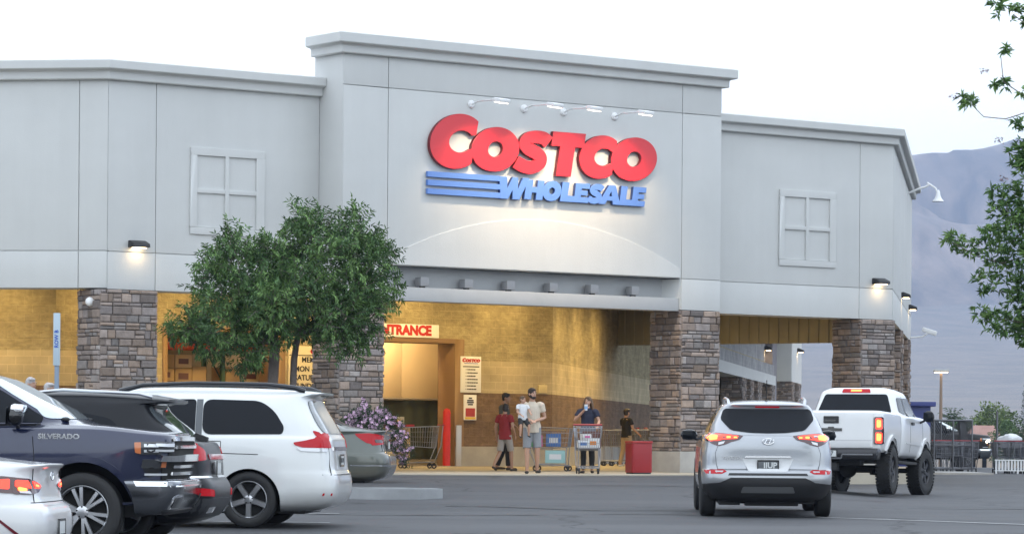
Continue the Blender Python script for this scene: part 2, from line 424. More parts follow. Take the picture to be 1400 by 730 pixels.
# central block
CL, CR = -4.46, 5.89
wall_panels('wall', (0, 0), (1, 0), [(CL, -3.32, 4.5, 5.21), (4.73, CR, 4.5, 5.21), (CL, -3.32, 5.21, 8.95), (-3.32, 4.73, 5.21, 8.95), (4.73, CR, 5.21, 8.95), (CL, -3.32, 8.95, 9.7), (-3.32, 4.73, 8.95, 9.7), (4.73, CR, 8.95, 9.7)],
            [(CL, -3.3, 4.515, 9.69), (4.71, CR, 4.515, 9.69), (-3.3, 4.71, 5.225, 9.69)], thick=1.1)
# recess and lower beam
bm_ = MB(); bm_.box(-3.30, 4.71, .42, .9, 4.5, 5.215); bm_.box(-3.30, 4.71, .06, .419, 4.48, 4.77); SP_(bm_, 'beam', beamm, bevel=.008)
for pl_c in ([(4.5, .42), (4.71, .03), (4.71, .42)], [(-3.3, .03), (-3.1, .42), (-3.3, .42)]):
    en = MB(); en.prism(pl_c, 4.772, 5.20); SP_(en, 'recess_cheek', stucco)
# arch relief
def arc_z(s): return 5.36+math.sqrt(max(0, 8.9**2-(s-.72)**2))-8.9+.98
pts = [(-3.24+7.9*i/40, arc_z(-3.24+7.9*i/40)) for i in range(41)]
am = flat_shape([[(-3.24, 5.235)]+[(4.66, 5.235)]+[(x, max(z, 5.25)) for x, z in pts[::-1]]], .016, .004)
ar = MB(); add_mesh(ar, am, xf_wall(0, -.012, 0)); SP_(ar, 'arch_relief', stucco, angle=8)
CORN = lambda z0, z1: [(-.05, z0), (.10, z0), (.12, z0+.02), (.12, z0+.15), (.14, z0+.175), (.24, z0+.2), (.26, z0+.22), (.26, z1-.02), (.24, z1), (-.45, z1), (-.45, z0+.2), (-.05, z0+.2)]
def cornice(path, z0, z1):
    c = MB(); c.sweep(path, CORN(z0, z1)); return SP_(c, 'cornice', stucco2, angle=30)
cornice([(CL, 1.08), (CL, 0), (CR, 0), (CR, 1.08)], 9.6, 10.02)
# wings
TW = .9
LC, RC = -9.55, 12.1
wall_panels('wall', (0, TW), (1, 0), [(LC+.002, -8.43, 4.52, 5.29), (-8.43, CL, 4.52, 5.29), (LC+.002, -8.43, 5.29, 8.9), (-8.43, CL, 5.29, 8.9)], [(LC+.06, CL, 4.535, 8.89)], thick=.95)
wall_panels('wall', (0, TW), (1, 0), [(CR, 11.0, 4.5, 5.25), (11.0, RC-.002, 4.5, 5.25), (CR, 11.0, 5.25, 8.9), (11.0, RC-.002, 5.25, 8.9)], [(CR, RC-.06, 4.515, 8.89)], thick=.95)
# chamfered flanks of the portico (45 degrees)
LL = 13.0; RL = 17.6
def seq(n, l): return [l*i/n for i in range(n+1)]
e0 = (LC+L45[0]*LL, TW+L45[1]*LL)
wall_panels('wall', e0, (-L45[0], -L45[1]), [(a, b_, z0, z1) for a, b_ in [(0, 4), (4, 8), (8, LL-.6), (LL-.6, LL+.004)] for z0, z1 in [(4.54, 5.3), (5.3, 8.98)]], [(0, LL-.02, 4.555, 8.97)], thick=.95)
wall_panels('wall', (RC, TW), D45, [(a, b_, z0, z1) for a, b_ in [(.02, .6), (.6, 6), (6, 12), (12, RL)] for z0, z1 in [(4.5, 5.25), (5.25, 8.9)]], [(.05, RL, 4.515, 8.89)], thick=.95)
cornice([e0, (LC, TW), (CL-.01, TW)], 8.75, 9.14)
ER = (RC+D45[0]*RL, TW+D45[1]*RL)
cornice([(CR+.01, TW), (RC, TW), ER, (ER[0]-4, ER[1]+4)], 8.73, 9.12)
# window-like relief ornaments
def ornament(s0, z0, w):
    o = MB(); t0 = TW
    o.box(s0, s0+w, t0-.045, t0+.01, z0, z0+.15); o.box(s0, s0+w, t0-.045, t0+.01, z0+w-.16, z0+w)
    o.box(s0, s0+.16, t0-.045, t0+.01, z0+.15, z0+w-.16); o.box(s0+w-.2, s0+w, t0-.045, t0+.01, z0+.15, z0+w-.16)
    m_ = s0+w/2-.02; o.box(m_-.045, m_+.045, t0-.045, t0+.01, z0+.15, z0+w-.16)
    zc = z0+w/2; o.box(s0+.16, m_-.045, t0-.045, t0+.01, zc-.04, zc+.05); o.box(m_+.045, s0+w-.2, t0-.045, t0+.01, zc-.04, zc+.05)
    SP_(o, 'relief_panel', stucco, bevel=.008)
ornament(-7.63, 5.72, 1.79); ornament(8.42, 5.69, 1.79)

# stone columns: every stone a real block
def stone_face(mb, cols, P, d, w, z0, z1, rr):
    nin = (-d[1], d[0])
    z = z0
    while z < z1-.03:
        h = min(rr.choice([.075, .1, .12, .15, .18]), z1-z)
        if z1-(z+h) < .05: h = z1-z
        u = -rr.random()*.2
        while u < w:
            l = rr.choice([.14, .2, .26, .34, .42])*(.85+.3*rr.random()); a = max(u, -.01); b2 = min(u+l, w+.01)
            if b2-a > .03:
                hh = [(0, h)] if (h < .15 or rr.random() < .75) else [(0, h*.5), (h*.5, h)]
                for za, zb in hh:
                    o = .018+.045*rr.random(); g_ = .007; bv = min(.02, (zb-za)*.25)
                    q = []
                    for (uu, vv, oo) in [(a+g_, za+g_, -.02), (b2-g_, za+g_, -.02), (b2-g_, zb-g_, -.02), (a+g_, zb-g_, -.02),
                                         (a+g_, za+g_, o-.015), (b2-g_, za+g_, o-.015), (b2-g_, zb-g_, o-.015), (a+g_, zb-g_, o-.015),
                                         (a+g_+bv, za+g_+bv, o), (b2-g_-bv, za+g_+bv, o+.012*(rr.random()-.5)), (b2-g_-bv, zb-g_-bv, o+.012*(rr.random()-.5)), (a+g_+bv, zb-g_-bv, o+.012*(rr.random()-.5))]:
                        q.append((P[0]+d[0]*uu-nin[0]*oo, P[1]+d[1]*uu-nin[1]*oo, z+vv))
                    mb.add(q, [(0, 1, 5, 4), (1, 2, 6, 5), (2, 3, 7, 6), (3, 0, 4, 7), (4, 5, 9, 8), (5, 6, 10, 9), (6, 7, 11, 10), (7, 4, 8, 11), (8, 9, 10, 11)])
                    t = rr.random(); br = .55+.75*rr.random()
                    c = Vector((.225, .20, .195)).lerp(Vector((.30, .23, .185)), t) if rr.random() < .82 else Vector((.28, .255, .245))
                    cols += [(c.x*br, c.y*br, c.z*br, 1)]*12
            u += l
        z += h
def stone_column(poly, z0, z1, seed, base=True):
    rr = random.Random(seed); mb = MB(); cols = []
    n = len(poly)
    for i in range(n):
        a, b_ = poly[i], poly[(i+1) % n]
        l = math.hypot(b_[0]-a[0], b_[1]-a[1]); d = ((b_[0]-a[0])/l, (b_[1]-a[1])/l)
        stone_face(mb, cols, a, d, l, z0, z1, rr)
    b0 = len(mb.v); mb.prism(poly, z0-.02, z1, 1); cols += [(.09, .08, .075, 1)]*(len(mb.v)-b0)
    mb.col = cols
    o = SP_(mb, 'stone_column', [stone, mortar], angle=25)
    if base:
        cx = sum(p[0] for p in poly)/n; cy = sum(p[1] for p in poly)/n
        q = []
        for x, y in poly:
            dx, dy = x-cx, y-cy; q.append((x+.05*(1 if dx > 0 else -1), y+.05*(1 if dy > 0 else -1)))
        bb = MB(); bb.prism(q, PAD-.05, z0); bb.build('column_base', concrete, o, bevel=.015)
    return o
def rect(s0, s1, t0, t1): return [(s0, t0), (s1, t0), (s1, t1), (s0, t1)]
stone_column(rect(4.76, 5.86, .02, 1.1), 1.31, 4.5, 1)
stone_column(rect(-4.5, -3.4, .02, 1.0), 1.31, 4.5, 2)
stone_column(rect(-9.72, -8.42, TW-.04, TW+.85), 1.31, 4.52, 3)
stone_column(rect(11.04, 12.1, TW-.04, TW+.95), 1.31, 4.5, 4)
def along(P, d, u, v=0):
    return (P[0]+d[0]*u-d[1]*v, P[1]+d[1]*u+d[0]*v)
for k, sd_ in ((7.0, 5), (14.6, 6)):
    stone_column([along((RC, TW), D45, k, .0), along((RC, TW), D45, k+1.2, .0), along((RC, TW), D45, k+1.2, .95), along((RC, TW), D45, k, .95)], 1.31, 4.5, sd_, base=False)
stone_column([along((LC, TW), L45, 7.2, -.95), along((LC, TW), L45, 8.4, -.95), along((LC, TW), L45, 8.4, 0), along((LC, TW), L45, 7.2, 0)][::-1][::-1], 1.31, 4.52, 7, base=False)

# portico back walls
TB = 12.0
BL, BR = -4.7, 10.2           # the door wall runs between the two bends
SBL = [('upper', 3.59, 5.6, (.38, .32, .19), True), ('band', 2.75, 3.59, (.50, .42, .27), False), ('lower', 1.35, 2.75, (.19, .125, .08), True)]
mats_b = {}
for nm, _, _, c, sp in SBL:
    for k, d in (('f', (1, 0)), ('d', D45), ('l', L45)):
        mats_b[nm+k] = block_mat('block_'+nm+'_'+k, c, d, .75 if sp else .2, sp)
DOORS = [(-1.64, 1.5, 4.12), (4.4, 7.02, 4.02)]       # s0, s1, top
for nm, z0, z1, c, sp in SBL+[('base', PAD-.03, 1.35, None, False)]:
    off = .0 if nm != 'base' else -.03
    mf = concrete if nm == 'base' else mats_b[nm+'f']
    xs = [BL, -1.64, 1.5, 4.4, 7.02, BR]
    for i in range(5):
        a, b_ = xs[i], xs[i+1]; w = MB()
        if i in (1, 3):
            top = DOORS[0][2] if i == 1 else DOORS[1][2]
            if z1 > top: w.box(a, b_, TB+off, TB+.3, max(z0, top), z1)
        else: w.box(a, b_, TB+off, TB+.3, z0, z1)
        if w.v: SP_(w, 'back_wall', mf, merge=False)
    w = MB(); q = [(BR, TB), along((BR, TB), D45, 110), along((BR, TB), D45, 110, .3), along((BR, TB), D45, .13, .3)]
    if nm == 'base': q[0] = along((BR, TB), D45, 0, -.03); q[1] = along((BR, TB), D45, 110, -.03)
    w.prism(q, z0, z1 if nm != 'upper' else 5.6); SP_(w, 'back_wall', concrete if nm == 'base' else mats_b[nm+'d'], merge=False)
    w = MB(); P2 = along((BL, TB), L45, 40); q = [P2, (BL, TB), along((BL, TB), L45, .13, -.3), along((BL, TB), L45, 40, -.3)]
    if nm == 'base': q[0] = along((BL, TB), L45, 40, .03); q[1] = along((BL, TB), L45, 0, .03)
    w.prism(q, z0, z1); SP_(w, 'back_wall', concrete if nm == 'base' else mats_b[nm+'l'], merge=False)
# upper main walls of the warehouse behind the portico
greyb = block_mat('block_grey', (.30, .30, .31), D45, .3, False)
w = MB(); w.prism([(BR-.02, TB+.02), along((BR, TB), D45, 110, .02), along((BR, TB), D45, 110, .4), along((BR, TB), D45, .2, .4)], 5.6, 8.2); SP_(w, 'upper_wall', greyb, merge=False)
w = MB(); w.prism([along((BL, TB), L45, 40, -.02), (BL, TB+.02), along((BL, TB), L45, .2, -.4), along((BL, TB), L45, 40, -.4)], 5.6, 8.2); SP_(w, 'upper_wall', greyb, merge=False)
# flat roof and portico ceiling
rf = MB(); rp = [along((LC, TW+1), L45, LL), (LC+.2, TW+.5), (RC-.2, TW+.5), along((RC, TW), D45, RL, .5)]
main = [along((BR, TB), D45, 110), (40, 130), along((BL, TB), L45, 40)]
rf.prism([(LC+.3, TW+.6), (RC-.3, TW+.6), along((RC, TW), D45, RL-.1, .6), along((RC, TW), D45, RL-.1, 9.0), along((BR, TB), D45, 9, .1), (BR, TB+.2), (BL, TB+.2), along((BL, TB), L45, 8, -.2), along((LC, TW), L45, LL-.1, -9.0), along((LC, TW), L45, LL-.1, -.6)], 5.6, 5.75)
SP_(rf, 'portico_ceiling', mat('soffit_paint', (.5, .45, .36), .8), merge=False)
rf = MB(); rf.prism([(LC+.3, TW+.6), (RC-.3, TW+.6), along((RC, TW), D45, RL-.1, .6), along((BR, TB), D45, 108, .3), along((BL, TB), L45, 38, -.3), along((LC, TW), L45, LL-.1, -.6)], 8.05, 8.15)
SP_(rf, 'roof', concrete, merge=False)
# corrugated closing panel at the far right end of the portico
def corrugated(name, P, Q, z0, z1, mm_, pitch=.3):
    l = math.hypot(Q[0]-P[0], Q[1]-P[1]); d = ((Q[0]-P[0])/l, (Q[1]-P[1])/l); n = int(l/pitch)
    prof = []
    for i in range(n):
        u = l*i/n; p = l/n
        prof += [(u, 0), (u+p*.62, 0), (u+p*.68, .045), (u+p*.94, .045)]
    prof.append((l, 0))
    pts = [along(P, d, u, v) for u, v in prof]+[along(P, d, l, .12), along(P, d, 0, .12)]
    c = MB(); c.prism(pts, z0, z1); return SP_(c, name, mm_, angle=20)
EPL = along((BR, TB), D45, 15.2)
ERi = along((RC, TW), D45, RL-.3, .5)
corrugated('corrugated_panel', EPL, ERi, 4.5, 8.0, corr, .34)
# bays on the far stretch of the right flank
def far_bay(k0, k1, outd, z0, z1, ncol, name='canopy_bay'):
    P = (BR, TB)
    b_ = MB(); b_.prism([along(P, D45, k0, .05), along(P, D45, k0, -outd), along(P, D45, k1, -outd), along(P, D45, k1, .05)], z0, z1)
    o = SP_(b_, name, stucco, merge=False)
    return o
P_ = (BR, TB)
far_bay(36, 74.0, 1.0, 4.25, 4.72, 4)
c2 = MB(); c2.prism([along(P_, D45, 36, .05), along(P_, D45, 36, -.9), along(P_, D45, 74.2, -.9), along(P_, D45, 74.2, .05)], 4.724, 5.25); SP_(c2, 'canopy_roof', greyb, merge=False)
for i, k in enumerate((52.5, 57, 62, 71)):
    stone_column([along(P_, D45, k, -1.0), along(P_, D45, k+2.0, -1.0), along(P_, D45, k+2.0, -.1), along(P_, D45, k, -.1)], 1.3, 4.245, 20+i, base=False)
far_bay(86.5, 95.5, 1.0, 4.7, 8.0, 2, 'wall_bay')
for i, k in enumerate((86.6, 92.5)):
    stone_column([along(P_, D45, k, -1.0), along(P_, D45, k+2.0, -1.0), along(P_, D45, k+2.0, -.1), along(P_, D45, k, -.1)], 1.3, 4.7, 30+i, base=False)
pil = mat('dark_pilaster', (.2, .19, .21), .85)
for k in (81.0, 97.5):
    pb = MB(); pb.prism([along(P_, D45, k, .05), along(P_, D45, k, -.35), along(P_, D45, k+3.4, -.35), along(P_, D45, k+3.4, .05)], PAD, 8.1); SP_(pb, 'pilaster', pil, merge=False)

# door openings: frames, and the rooms behind them
framem = mat('door_frame_paint', (.26, .16, .08), .6)
for s0, s1, top in DOORS:
    d = MB(); d.box(s1, s1+.0, TB, TB, 1, 1) if 0 else None
    d.box(s1-.02, s1+.28, TB-.02, TB+.75, PAD, top+.12); d.box(s0-.12, s0+.02, TB-.02, TB+.75, PAD, top+.12); d.box(s0+.02, s1-.02, TB-.02, TB+.75, top, top+.12)
    SP_(d, 'door_frame', framem, bevel=.01)
inw = mat('interior_wall', (.5, .42, .3), .8)
r_ = MB()
r_.box(-2.6, 8.4, TB+9, TB+9.2, PAD, 5.5); r_.box(-2.8, -2.6, TB+.3, TB+9.2, PAD, 5.5); r_.box(8.2, 8.4, TB+.3, TB+9.0, PAD, 5.5); r_.box(-2.8, 8.4, TB+.3, TB+9.2, 5.5, 5.6); r_.box(2.9, 3.1, TB+.31, TB+8.99, PAD, 5.49)
SP_(r_, 'interior_wall', inw, merge=False)
fl = MB(); fl.box(-2.6, 8.2, TB-.2, TB+9, PAD-.1, PAD+.012); SP_(fl, 'interior_floor', mat('sealed_floor', (.34, .29, .22), .35, var=.1, vscale=2), merge=False)
# hanging vestibule panel in the entrance: pale sheets with seams over a dark green curtain
panm = mat('vestibule_panel', (.62, .46, .24), .6, var=.06, vscale=1.2)
pn = MB()
for a, b_ in ((3.3, 4.52), (4.53, 5.52), (5.53, 6.5), (6.51, 8.0)): pn.box(a, b_, TB+1.7, TB+1.74, 2.62, 4.6)
SP_(pn, 'vestibule_panel', panm, bevel=.004)
cu = MB(); q = []
for i in range(61):
    s_ = 3.3+4.7*i/60; q.append((s_, TB+1.75+.02*math.sin(i*1.1)+.04*math.sin(i*.37)))
q2 = [(a, b_+.02) for a, b_ in q[::-1]]
cu.prism(q+q2, 1.0, 2.56); SP_(cu, 'curtain', mat('dark_green_curtain', (.03, .035, .018), .9, var=.3, vscale=2))
rl = MB(); rl.tube([(3.2, TB+1.67, 2.6), (8.1, TB+1.67, 2.58)], .02); rl.tube([(5.53, TB+1.67, 4.6), (5.53, TB+1.67, 1.2)], .012); SP_(rl, 'curtain_rail', mat('rail_metal', (.35, .3, .22), .5, .6))

# ------------------------------------------------------------------ sidewalk slab in front of and under the portico
pl_ = [(-34, 55), (-14, 57.2), (-6, 61), (-2.6, 65.6), (.75, 66.1), (3.9, 68.7), (5.3, 70.2)]
pl_ += [st(6.1, -.9), st(12.0, -.5), st(*along((RC, TW), D45, RL, -.15)), st(*along((RC, TW), D45, RL, 9)), st(BR, TB+.1), st(BL, TB+.1), st(*along((BL, TB), L45, 38)), (-34, 90)]
sw = MB(); sw.prism(pl_, .2, PAD)
swm = mat('sidewalk_concrete', (.40, .36, .29), .8, var=.15, vscale=.9, bump=.1, bscale=40)
tag(sw.build('sidewalk', swm, merge=False), 'tan concrete walkway in front of the store entrance', 'walkway', kind='structure')
# ------------------------------------------------------------------ signs on the store front
redm = mat('sign_red', (.62, .012, .025), .35, coat=.3, var=.06, vscale=1)
redside = mat('sign_return', (.16, .012, .02), .5)
bluem = mat('sign_blue', (.10, .22, .58), .4, coat=.3)
bluedk = mat('sign_blue_return', (.03, .06, .2), .5)
def ell(cx, cy, rx, ry, a0, a1, n=40):
    return [(cx+rx*math.cos(R_(a0+(a1-a0)*i/n)), cy+ry*math.sin(R_(a0+(a1-a0)*i/n))) for i in range(n+1)]
def glyph_C():
    xc = .33
    a = math.degrees(math.acos(xc/.52)); 
    pts = ell(0, 0, .52, .5, a, 360-a)
    hole = ell(.07, 0, .235, .205, 320, 40, 30)
    return [pts+[(xc, -.135)]+hole[0:]+[(xc, .135)]]
def glyph_O(): return [ell(0, 0, .5, .5, 0, 354, 48), ell(0, 0, .16, .18, 0, 354, 32)]
def stroke(pts, w, n=10):
    P = [Vector((p[0], p[1])) for p in pts]; out = []
    for i in range(len(P)-1):
        p0 = P[max(i-1, 0)]; p1 = P[i]; p2 = P[i+1]; p3 = P[min(i+2, len(P)-1)]
        for k in range(n):
            t = k/n
            out.append(.5*((2*p1)+(p2-p0)*t+(2*p0-5*p1+4*p2-p3)*t*t+(3*p1-p0-3*p2+p3)*t**3))
    out.append(P[-1]); l = []; r = []
    for i, p in enumerate(out):
        d = (out[min(i+1, len(out)-1)]-out[max(i-1, 0)]).normalized(); nn = Vector((-d.y, d.x))*w/2
        l.append(tuple(p+nn)); r.append(tuple(p-nn))
    return [l+r[::-1]]
def glyph_S(w=.29): return stroke([(.37, .25), (.22, .345), (-.02, .355), (-.2, .29), (-.235, .18), (-.13, .075), (.1, -.02), (.23, -.12), (.22, -.25), (.05, -.345), (-.16, -.345), (-.40, -.25)], w)
def glyph_T(): return [[(-.5, .5), (.5, .5), (.5, .18), (.22, .18), (.22, -.5), (-.22, -.5), (-.22, .18), (-.5, .18)]]
def glyph_L(): return [[(-.5, .5), (-.05, .5), (-.05, -.2), (.5, -.2), (.5, -.5), (-.5, -.5)]]
def glyph_E(): return [[(-.5, .5), (.5, .5), (.5, .24), (-.06, .24), (-.06, .12), (.4, .12), (.4, -.11), (-.06, -.11), (-.06, -.23), (.5, -.23), (.5, -.5), (-.5, -.5)]]
def glyph_H(): return [[(-.5, .5), (-.14, .5), (-.14, .14), (.14, .14), (.14, .5), (.5, .5), (.5, -.5), (.14, -.5), (.14, -.14), (-.14, -.14), (-.14, -.5), (-.5, -.5)]]
def glyph_W(): return [[(-.5, .5), (-.25, .5), (-.19, -.05), (-.06, .5), (.12, .5), (.17, -.05), (.29, .5), (.5, .5), (.27, -.5), (.04, -.5), (0, -.06), (-.12, -.5), (-.36, -.5)]]
def glyph_A(): return [[(-.13, .5), (.17, .5), (.5, -.5), (.17, -.5), (.12, -.3), (-.14, -.3), (-.2, -.5), (-.5, -.5)], [(-.08, -.08), (.07, -.08), (.01, .22)]]
GL = dict(C=glyph_C, O=glyph_O, S=glyph_S, T=glyph_T, L=glyph_L, E=glyph_E, H=glyph_H, W=glyph_W, A=glyph_A)
LOGO = [('C', -2.32, -1.06, 7.33, 8.51), ('O', -1.23, .04, 7.33, 8.29), ('S', -.12, .95, 7.33, 8.28), ('T', .92, 1.87, 7.33, 8.29), ('C', 1.70, 2.75, 7.33, 8.29), ('O', 2.59, 3.89, 7.33, 8.30)]
LOGO2 = [('W', -.46, .34, 6.76, 7.23), ('H', .21, .76, 6.78, 7.2), ('O', .71, 1.22, 6.77, 7.21), ('L', 1.19, 1.62, 6.78, 7.2), ('E', 1.57, 2.02, 6.78, 7.2), ('S', 1.94, 2.42, 6.77, 7.21), ('A', 2.26, 2.87, 6.78, 7.2), ('L', 2.84, 3.24, 6.78, 7.2), ('E', 3.19, 3.62, 6.78, 7.2)]
def letters(mb, spec, dep, s_off=0, zc=0, k=1, M0=None, bev=.006):
    for i, (ch, s0, s1, z0, z1) in enumerate(spec):
        h = z1-z0; sh_ = .16*h; cx, cz = (s0+s1)/2, (z0+z1)/2
        g_ = GL[ch](); ys = [p[1] for lp in g_ for p in lp]; y0, y1 = min(ys), max(ys)
        ax = s1-s0-sh_*.7
        g_ = [[(p[0]*ax+(p[1]-.0)*sh_, ((p[1]-y0)/(y1-y0)-.5)*h) for p in lp] for lp in g_]
        xs = [p[0] for lp in g_ for p in lp]; x0, x1 = min(xs), max(xs)
        loops = [[(((p[0]-x0)/(x1-x0)-.5)*(s1-s0), p[1]) for p in lp] for lp in g_]
        me = flat_shape([[(x*k, y*k) for x, y in lp] for lp in loops], dep, bev*k if bev else 0)
        b0 = len(mb.f)
        M = M0 @ Matrix.Translation(((cx-s_off)*k, (cz-zc)*k, .0006*(i % 2)))
        add_mesh(mb, me, M, 0)
        for j in range(b0, len(mb.f)):         # sides get the darker return
            q = [Vector(mb.v[n_]) for n_ in mb.f[j]]
            nn = (q[1]-q[0]).cross(q[2]-q[0])
            if nn.length > 0 and abs(nn.normalized().dot((M0.to_3x3() @ Vector((0, 0, 1))).normalized())) < .5: mb.m[j] = 1
ROOT0 = Vector(st(0, 0)).to_3d()
def wall_thing(name, label, cat, s, t, z, ang=0, group=None):
    x, y = st(s, t); return empty(name, (x, y, z), PHI+ang, label, cat, group)
sgn = wall_thing('store_sign', 'giant red and blue warehouse name sign high on the middle of the store front', 'store sign', .75, 0, 7.5)
def onwall(dz=0): return Matrix(((1, 0, 0, 0), (0, 0, -1, 0), (0, 1, 0, 0), (0, 0, 0, 1)))   # x right, y up, z toward the street
mb = MB(); letters(mb, LOGO, .045, .75, 7.5, 1, Matrix.Translation((0, -.075, 0)) @ onwall()); mb.build('red_lettering', [redm, redside], sgn, angle=10, merge=False)
mb = MB(); letters(mb, LOGO2, .035, .75, 7.5, 1, Matrix.Translation((0, -.06, 0)) @ onwall()); mb.build('blue_lettering', [bluem, bluedk], sgn, angle=10, merge=False)
for z0, z1, e in ((7.13, 7.24, .10), (6.95, 7.06, .06), (6.765, 6.875, .02)):
    mb = MB(); me = flat_shape([[(-2.35-.75, z0-7.5), (-.42-e*.2-.75+.04, z0-7.5), (-.44-.75-e*.2, z1-7.5), (-2.35-.75, z1-7.5)]], .035, .004)
    add_mesh(mb, me, Matrix.Translation((0, -.06, 0)) @ onwall()); mb.build('blue_stripe', [bluem], sgn, merge=False)

# gooseneck sign lamps
white = mat('white_enamel', (.78, .79, .8), .4)
lampglow = mat('lamp_glow', (1, 1, 1), .5, emit=(1, .9, .72), estr=1.6)
warmglow = mat('warm_lamp_glow', (1, 1, 1), .5, emit=(1, .72, .38), estr=9)
def area(name, loc, rot, size, power, color, parent=None, sy=None, spread=None):
    l = bpy.data.lights.new(name, 'AREA'); l.energy = power; l.size = size; l.color = color
    if sy: l.shape = 'RECTANGLE'; l.size_y = sy
    if spread: l.spread = spread
    o = bpy.data.objects.new(name, l); COL.objects.link(o); o.location = loc; o.rotation_euler = rot
    if parent: o.parent = parent
    return o
def spot(name, loc, target, power, color, ang=120, blend=.8, rad=.08, parent=None):
    l = bpy.data.lights.new(name, 'SPOT'); l.energy = power; l.color = color; l.spot_size = R_(ang); l.spot_blend = blend; l.shadow_soft_size = rad
    o = bpy.data.objects.new(name, l); COL.objects.link(o); o.location = loc
    o.rotation_euler = (Vector(target)-Vector(loc)).to_track_quat('-Z', 'Y').to_euler()
    if parent: o.parent = parent
    return o
SGL = (1, .75, .46)
plc = ['leftmost', 'second from the left', 'third from the left', 'rightmost']
for i, s_ in enumerate((-1.17, .25, 1.33, 2.76)):
    e = wall_thing('sign_lamp', 'white long-armed sign lamp, %s of the four above the red letters' % plc[i], 'sign lamp', s_, 0, 8.75, group='lamps lighting the store sign')
    mb = MB(); mb.lathe([(0.001, -.05), (.06, -.05), (.09, -.02), (.09, .0)], 16, 0, Matrix.Translation((0, -.0, 0)) @ Matrix.Rotation(R_(90), 4, 'X') @ Matrix.Diagonal((1, 1, -1, 1))); mb.build('wall_plate', white, e)
    mb = MB(); mb.tube([(0, -.04, 0), (0, -.3, .05), (0, -.98, .03)], .018); mb.build('arm', white, e)
    mb = MB(); mb.obox((0, -1.12, .0), (.28, .27, .08), Matrix.Rotation(R_(12), 3, 'X')); mb.build('lamp_head', white, e, bevel=.02)
    mb = MB(); mb.obox((0, -1.105, -.055), (.23, .21, .012), Matrix.Rotation(R_(12), 3, 'X')); mb.build('lens', lampglow, e)
    spot('sign_spot', (0, -1.1, -.09), (.15*(1-i*.6), .0, -2.6), 170*SIGNP, SGL, 105, 1, .1, e)

# wall packs
blk = mat('black_enamel', (.02, .02, .022), .45)
def wall_pack(label, s, t, z, ang=0, p=1., sc=1.):
    e = wall_thing('wall_lamp', label, 'wall lamp', s, t, z, ang, 'black wall lamps on the store')
    mb = MB(); prof = [(0, .09), (-.06, .1), (-.24, .03), (-.25, -.045), (0, -.05)]
    v = [(x*sc, y*sc, zz*sc) for x in (-.19, .19) for y, zz in prof]
    mb.add(v, [(0, 1, 2, 3, 4)[::-1], (5, 6, 7, 8, 9)]+[(k, (k+1) % 5, 5+(k+1) % 5, 5+k) for k in range(5)]); mb.build('housing', blk, e, bevel=.012)
    mb = MB(); mb.box(-.13*sc, .13*sc, -.2*sc, -.04*sc, -.062*sc, -.052*sc); mb.build('lens', warmglow, e)
    spot('wall_spot', (0, -.13*sc, -.09*sc), (0, -.04*sc, -1), 1.1*p*sc, (1, .66, .34), 150, 1, .05, e)
    return e
wall_pack('black wedge wall lamp glowing over the stone column at the left corner', -8.88, TW, 5.43)
wall_pack('black wedge wall lamp over the stone column at the right corner of the front', 11.6, TW, 5.40)
pA = along((RC, TW), D45, 7.4); wall_pack('nearer of two black wall lamps on the shaded right flank', pA[0], pA[1], 5.42, R_(45))
pB = along((RC, TW), D45, 14.8); wall_pack('farther of two black wall lamps on the shaded right flank', pB[0], pB[1], 5.40, R_(45))
for lb, k, z, off in (('distant wall lamp above the grey side wall nearest the portico', 80.5, 6.25, 0), ('distant wall lamp on the white bay of the side wall', 91.5, 6.45, 1.0), ('distant wall lamp at the far end of the side wall', 101.5, 6.2, 0)):
    q = along(P_, D45, k, -off); wall_pack(lb, q[0], q[1], z, R_(45), 2.5, 1.5)
# gooseneck lamp and camera at the end of the right flank
q = along((RC, TW), D45, 12.6)
e = wall_thing('gooseneck_lamp', 'white bell shaped gooseneck lamp high on the right end of the store', 'lamp', q[0], q[1], 8.52, R_(45))
mb = MB(); mb.tube([(0, .02, 0)]+[(0, -.3-.28*math.sin(a), .16-.0*a+.26*math.sin(a*1.0)*0+.16*(1-math.cos(a))*.6) for a in [k*.35 for k in range(1, 7)]]+[(0, -.78, .15), (0, -.84, 0)], .03); mb.build('arm', white, e)
mb = MB(); mb.lathe([(.025, .1), (.05, .06), (.065, -.05), (.10, -.14), (.17, -.22), (.16, -.225), (.08, -.13), (.03, 0)], 20, 0, Matrix.Translation((0, -.85, 0))); mb.build('bell_shade', white, e)
q = along((RC, TW), D45, 16.8)
e = wall_thing('security_camera', 'white security camera sticking out low at the right end of the store', 'camera', q[0], q[1], 4.72, R_(45))
mb = MB(); mb.tube([(0, .05, -.1), (0, -.35, -.08), (0, -.5, .02)], .025); mb.build('arm', white, e)
mb = MB(); mb.obox((.08, -.56, .08), (.13, .44, .14), Matrix.Rotation(R_(18), 3, 'X')); mb.build('housing', white, e, bevel=.03)
e = wall_thing('security_camera', 'small pale dome camera on the stone column at the left corner', 'camera', -9.62, TW+.28, 4.27)
mb = MB(); mb.ball((-.16, 0, 0), .095); mb.build('dome', white, e)
mb = MB(); mb.lathe([(.001, .12), (.09, .12), (.09, .0), (.001, 0)], 16, 0, Matrix.Translation((-.14, 0, .0)) @ Matrix.Rotation(R_(90), 4, 'Y') @ Matrix.Diagonal((1, 1, 1, 1))); mb.build('mount', white, e)
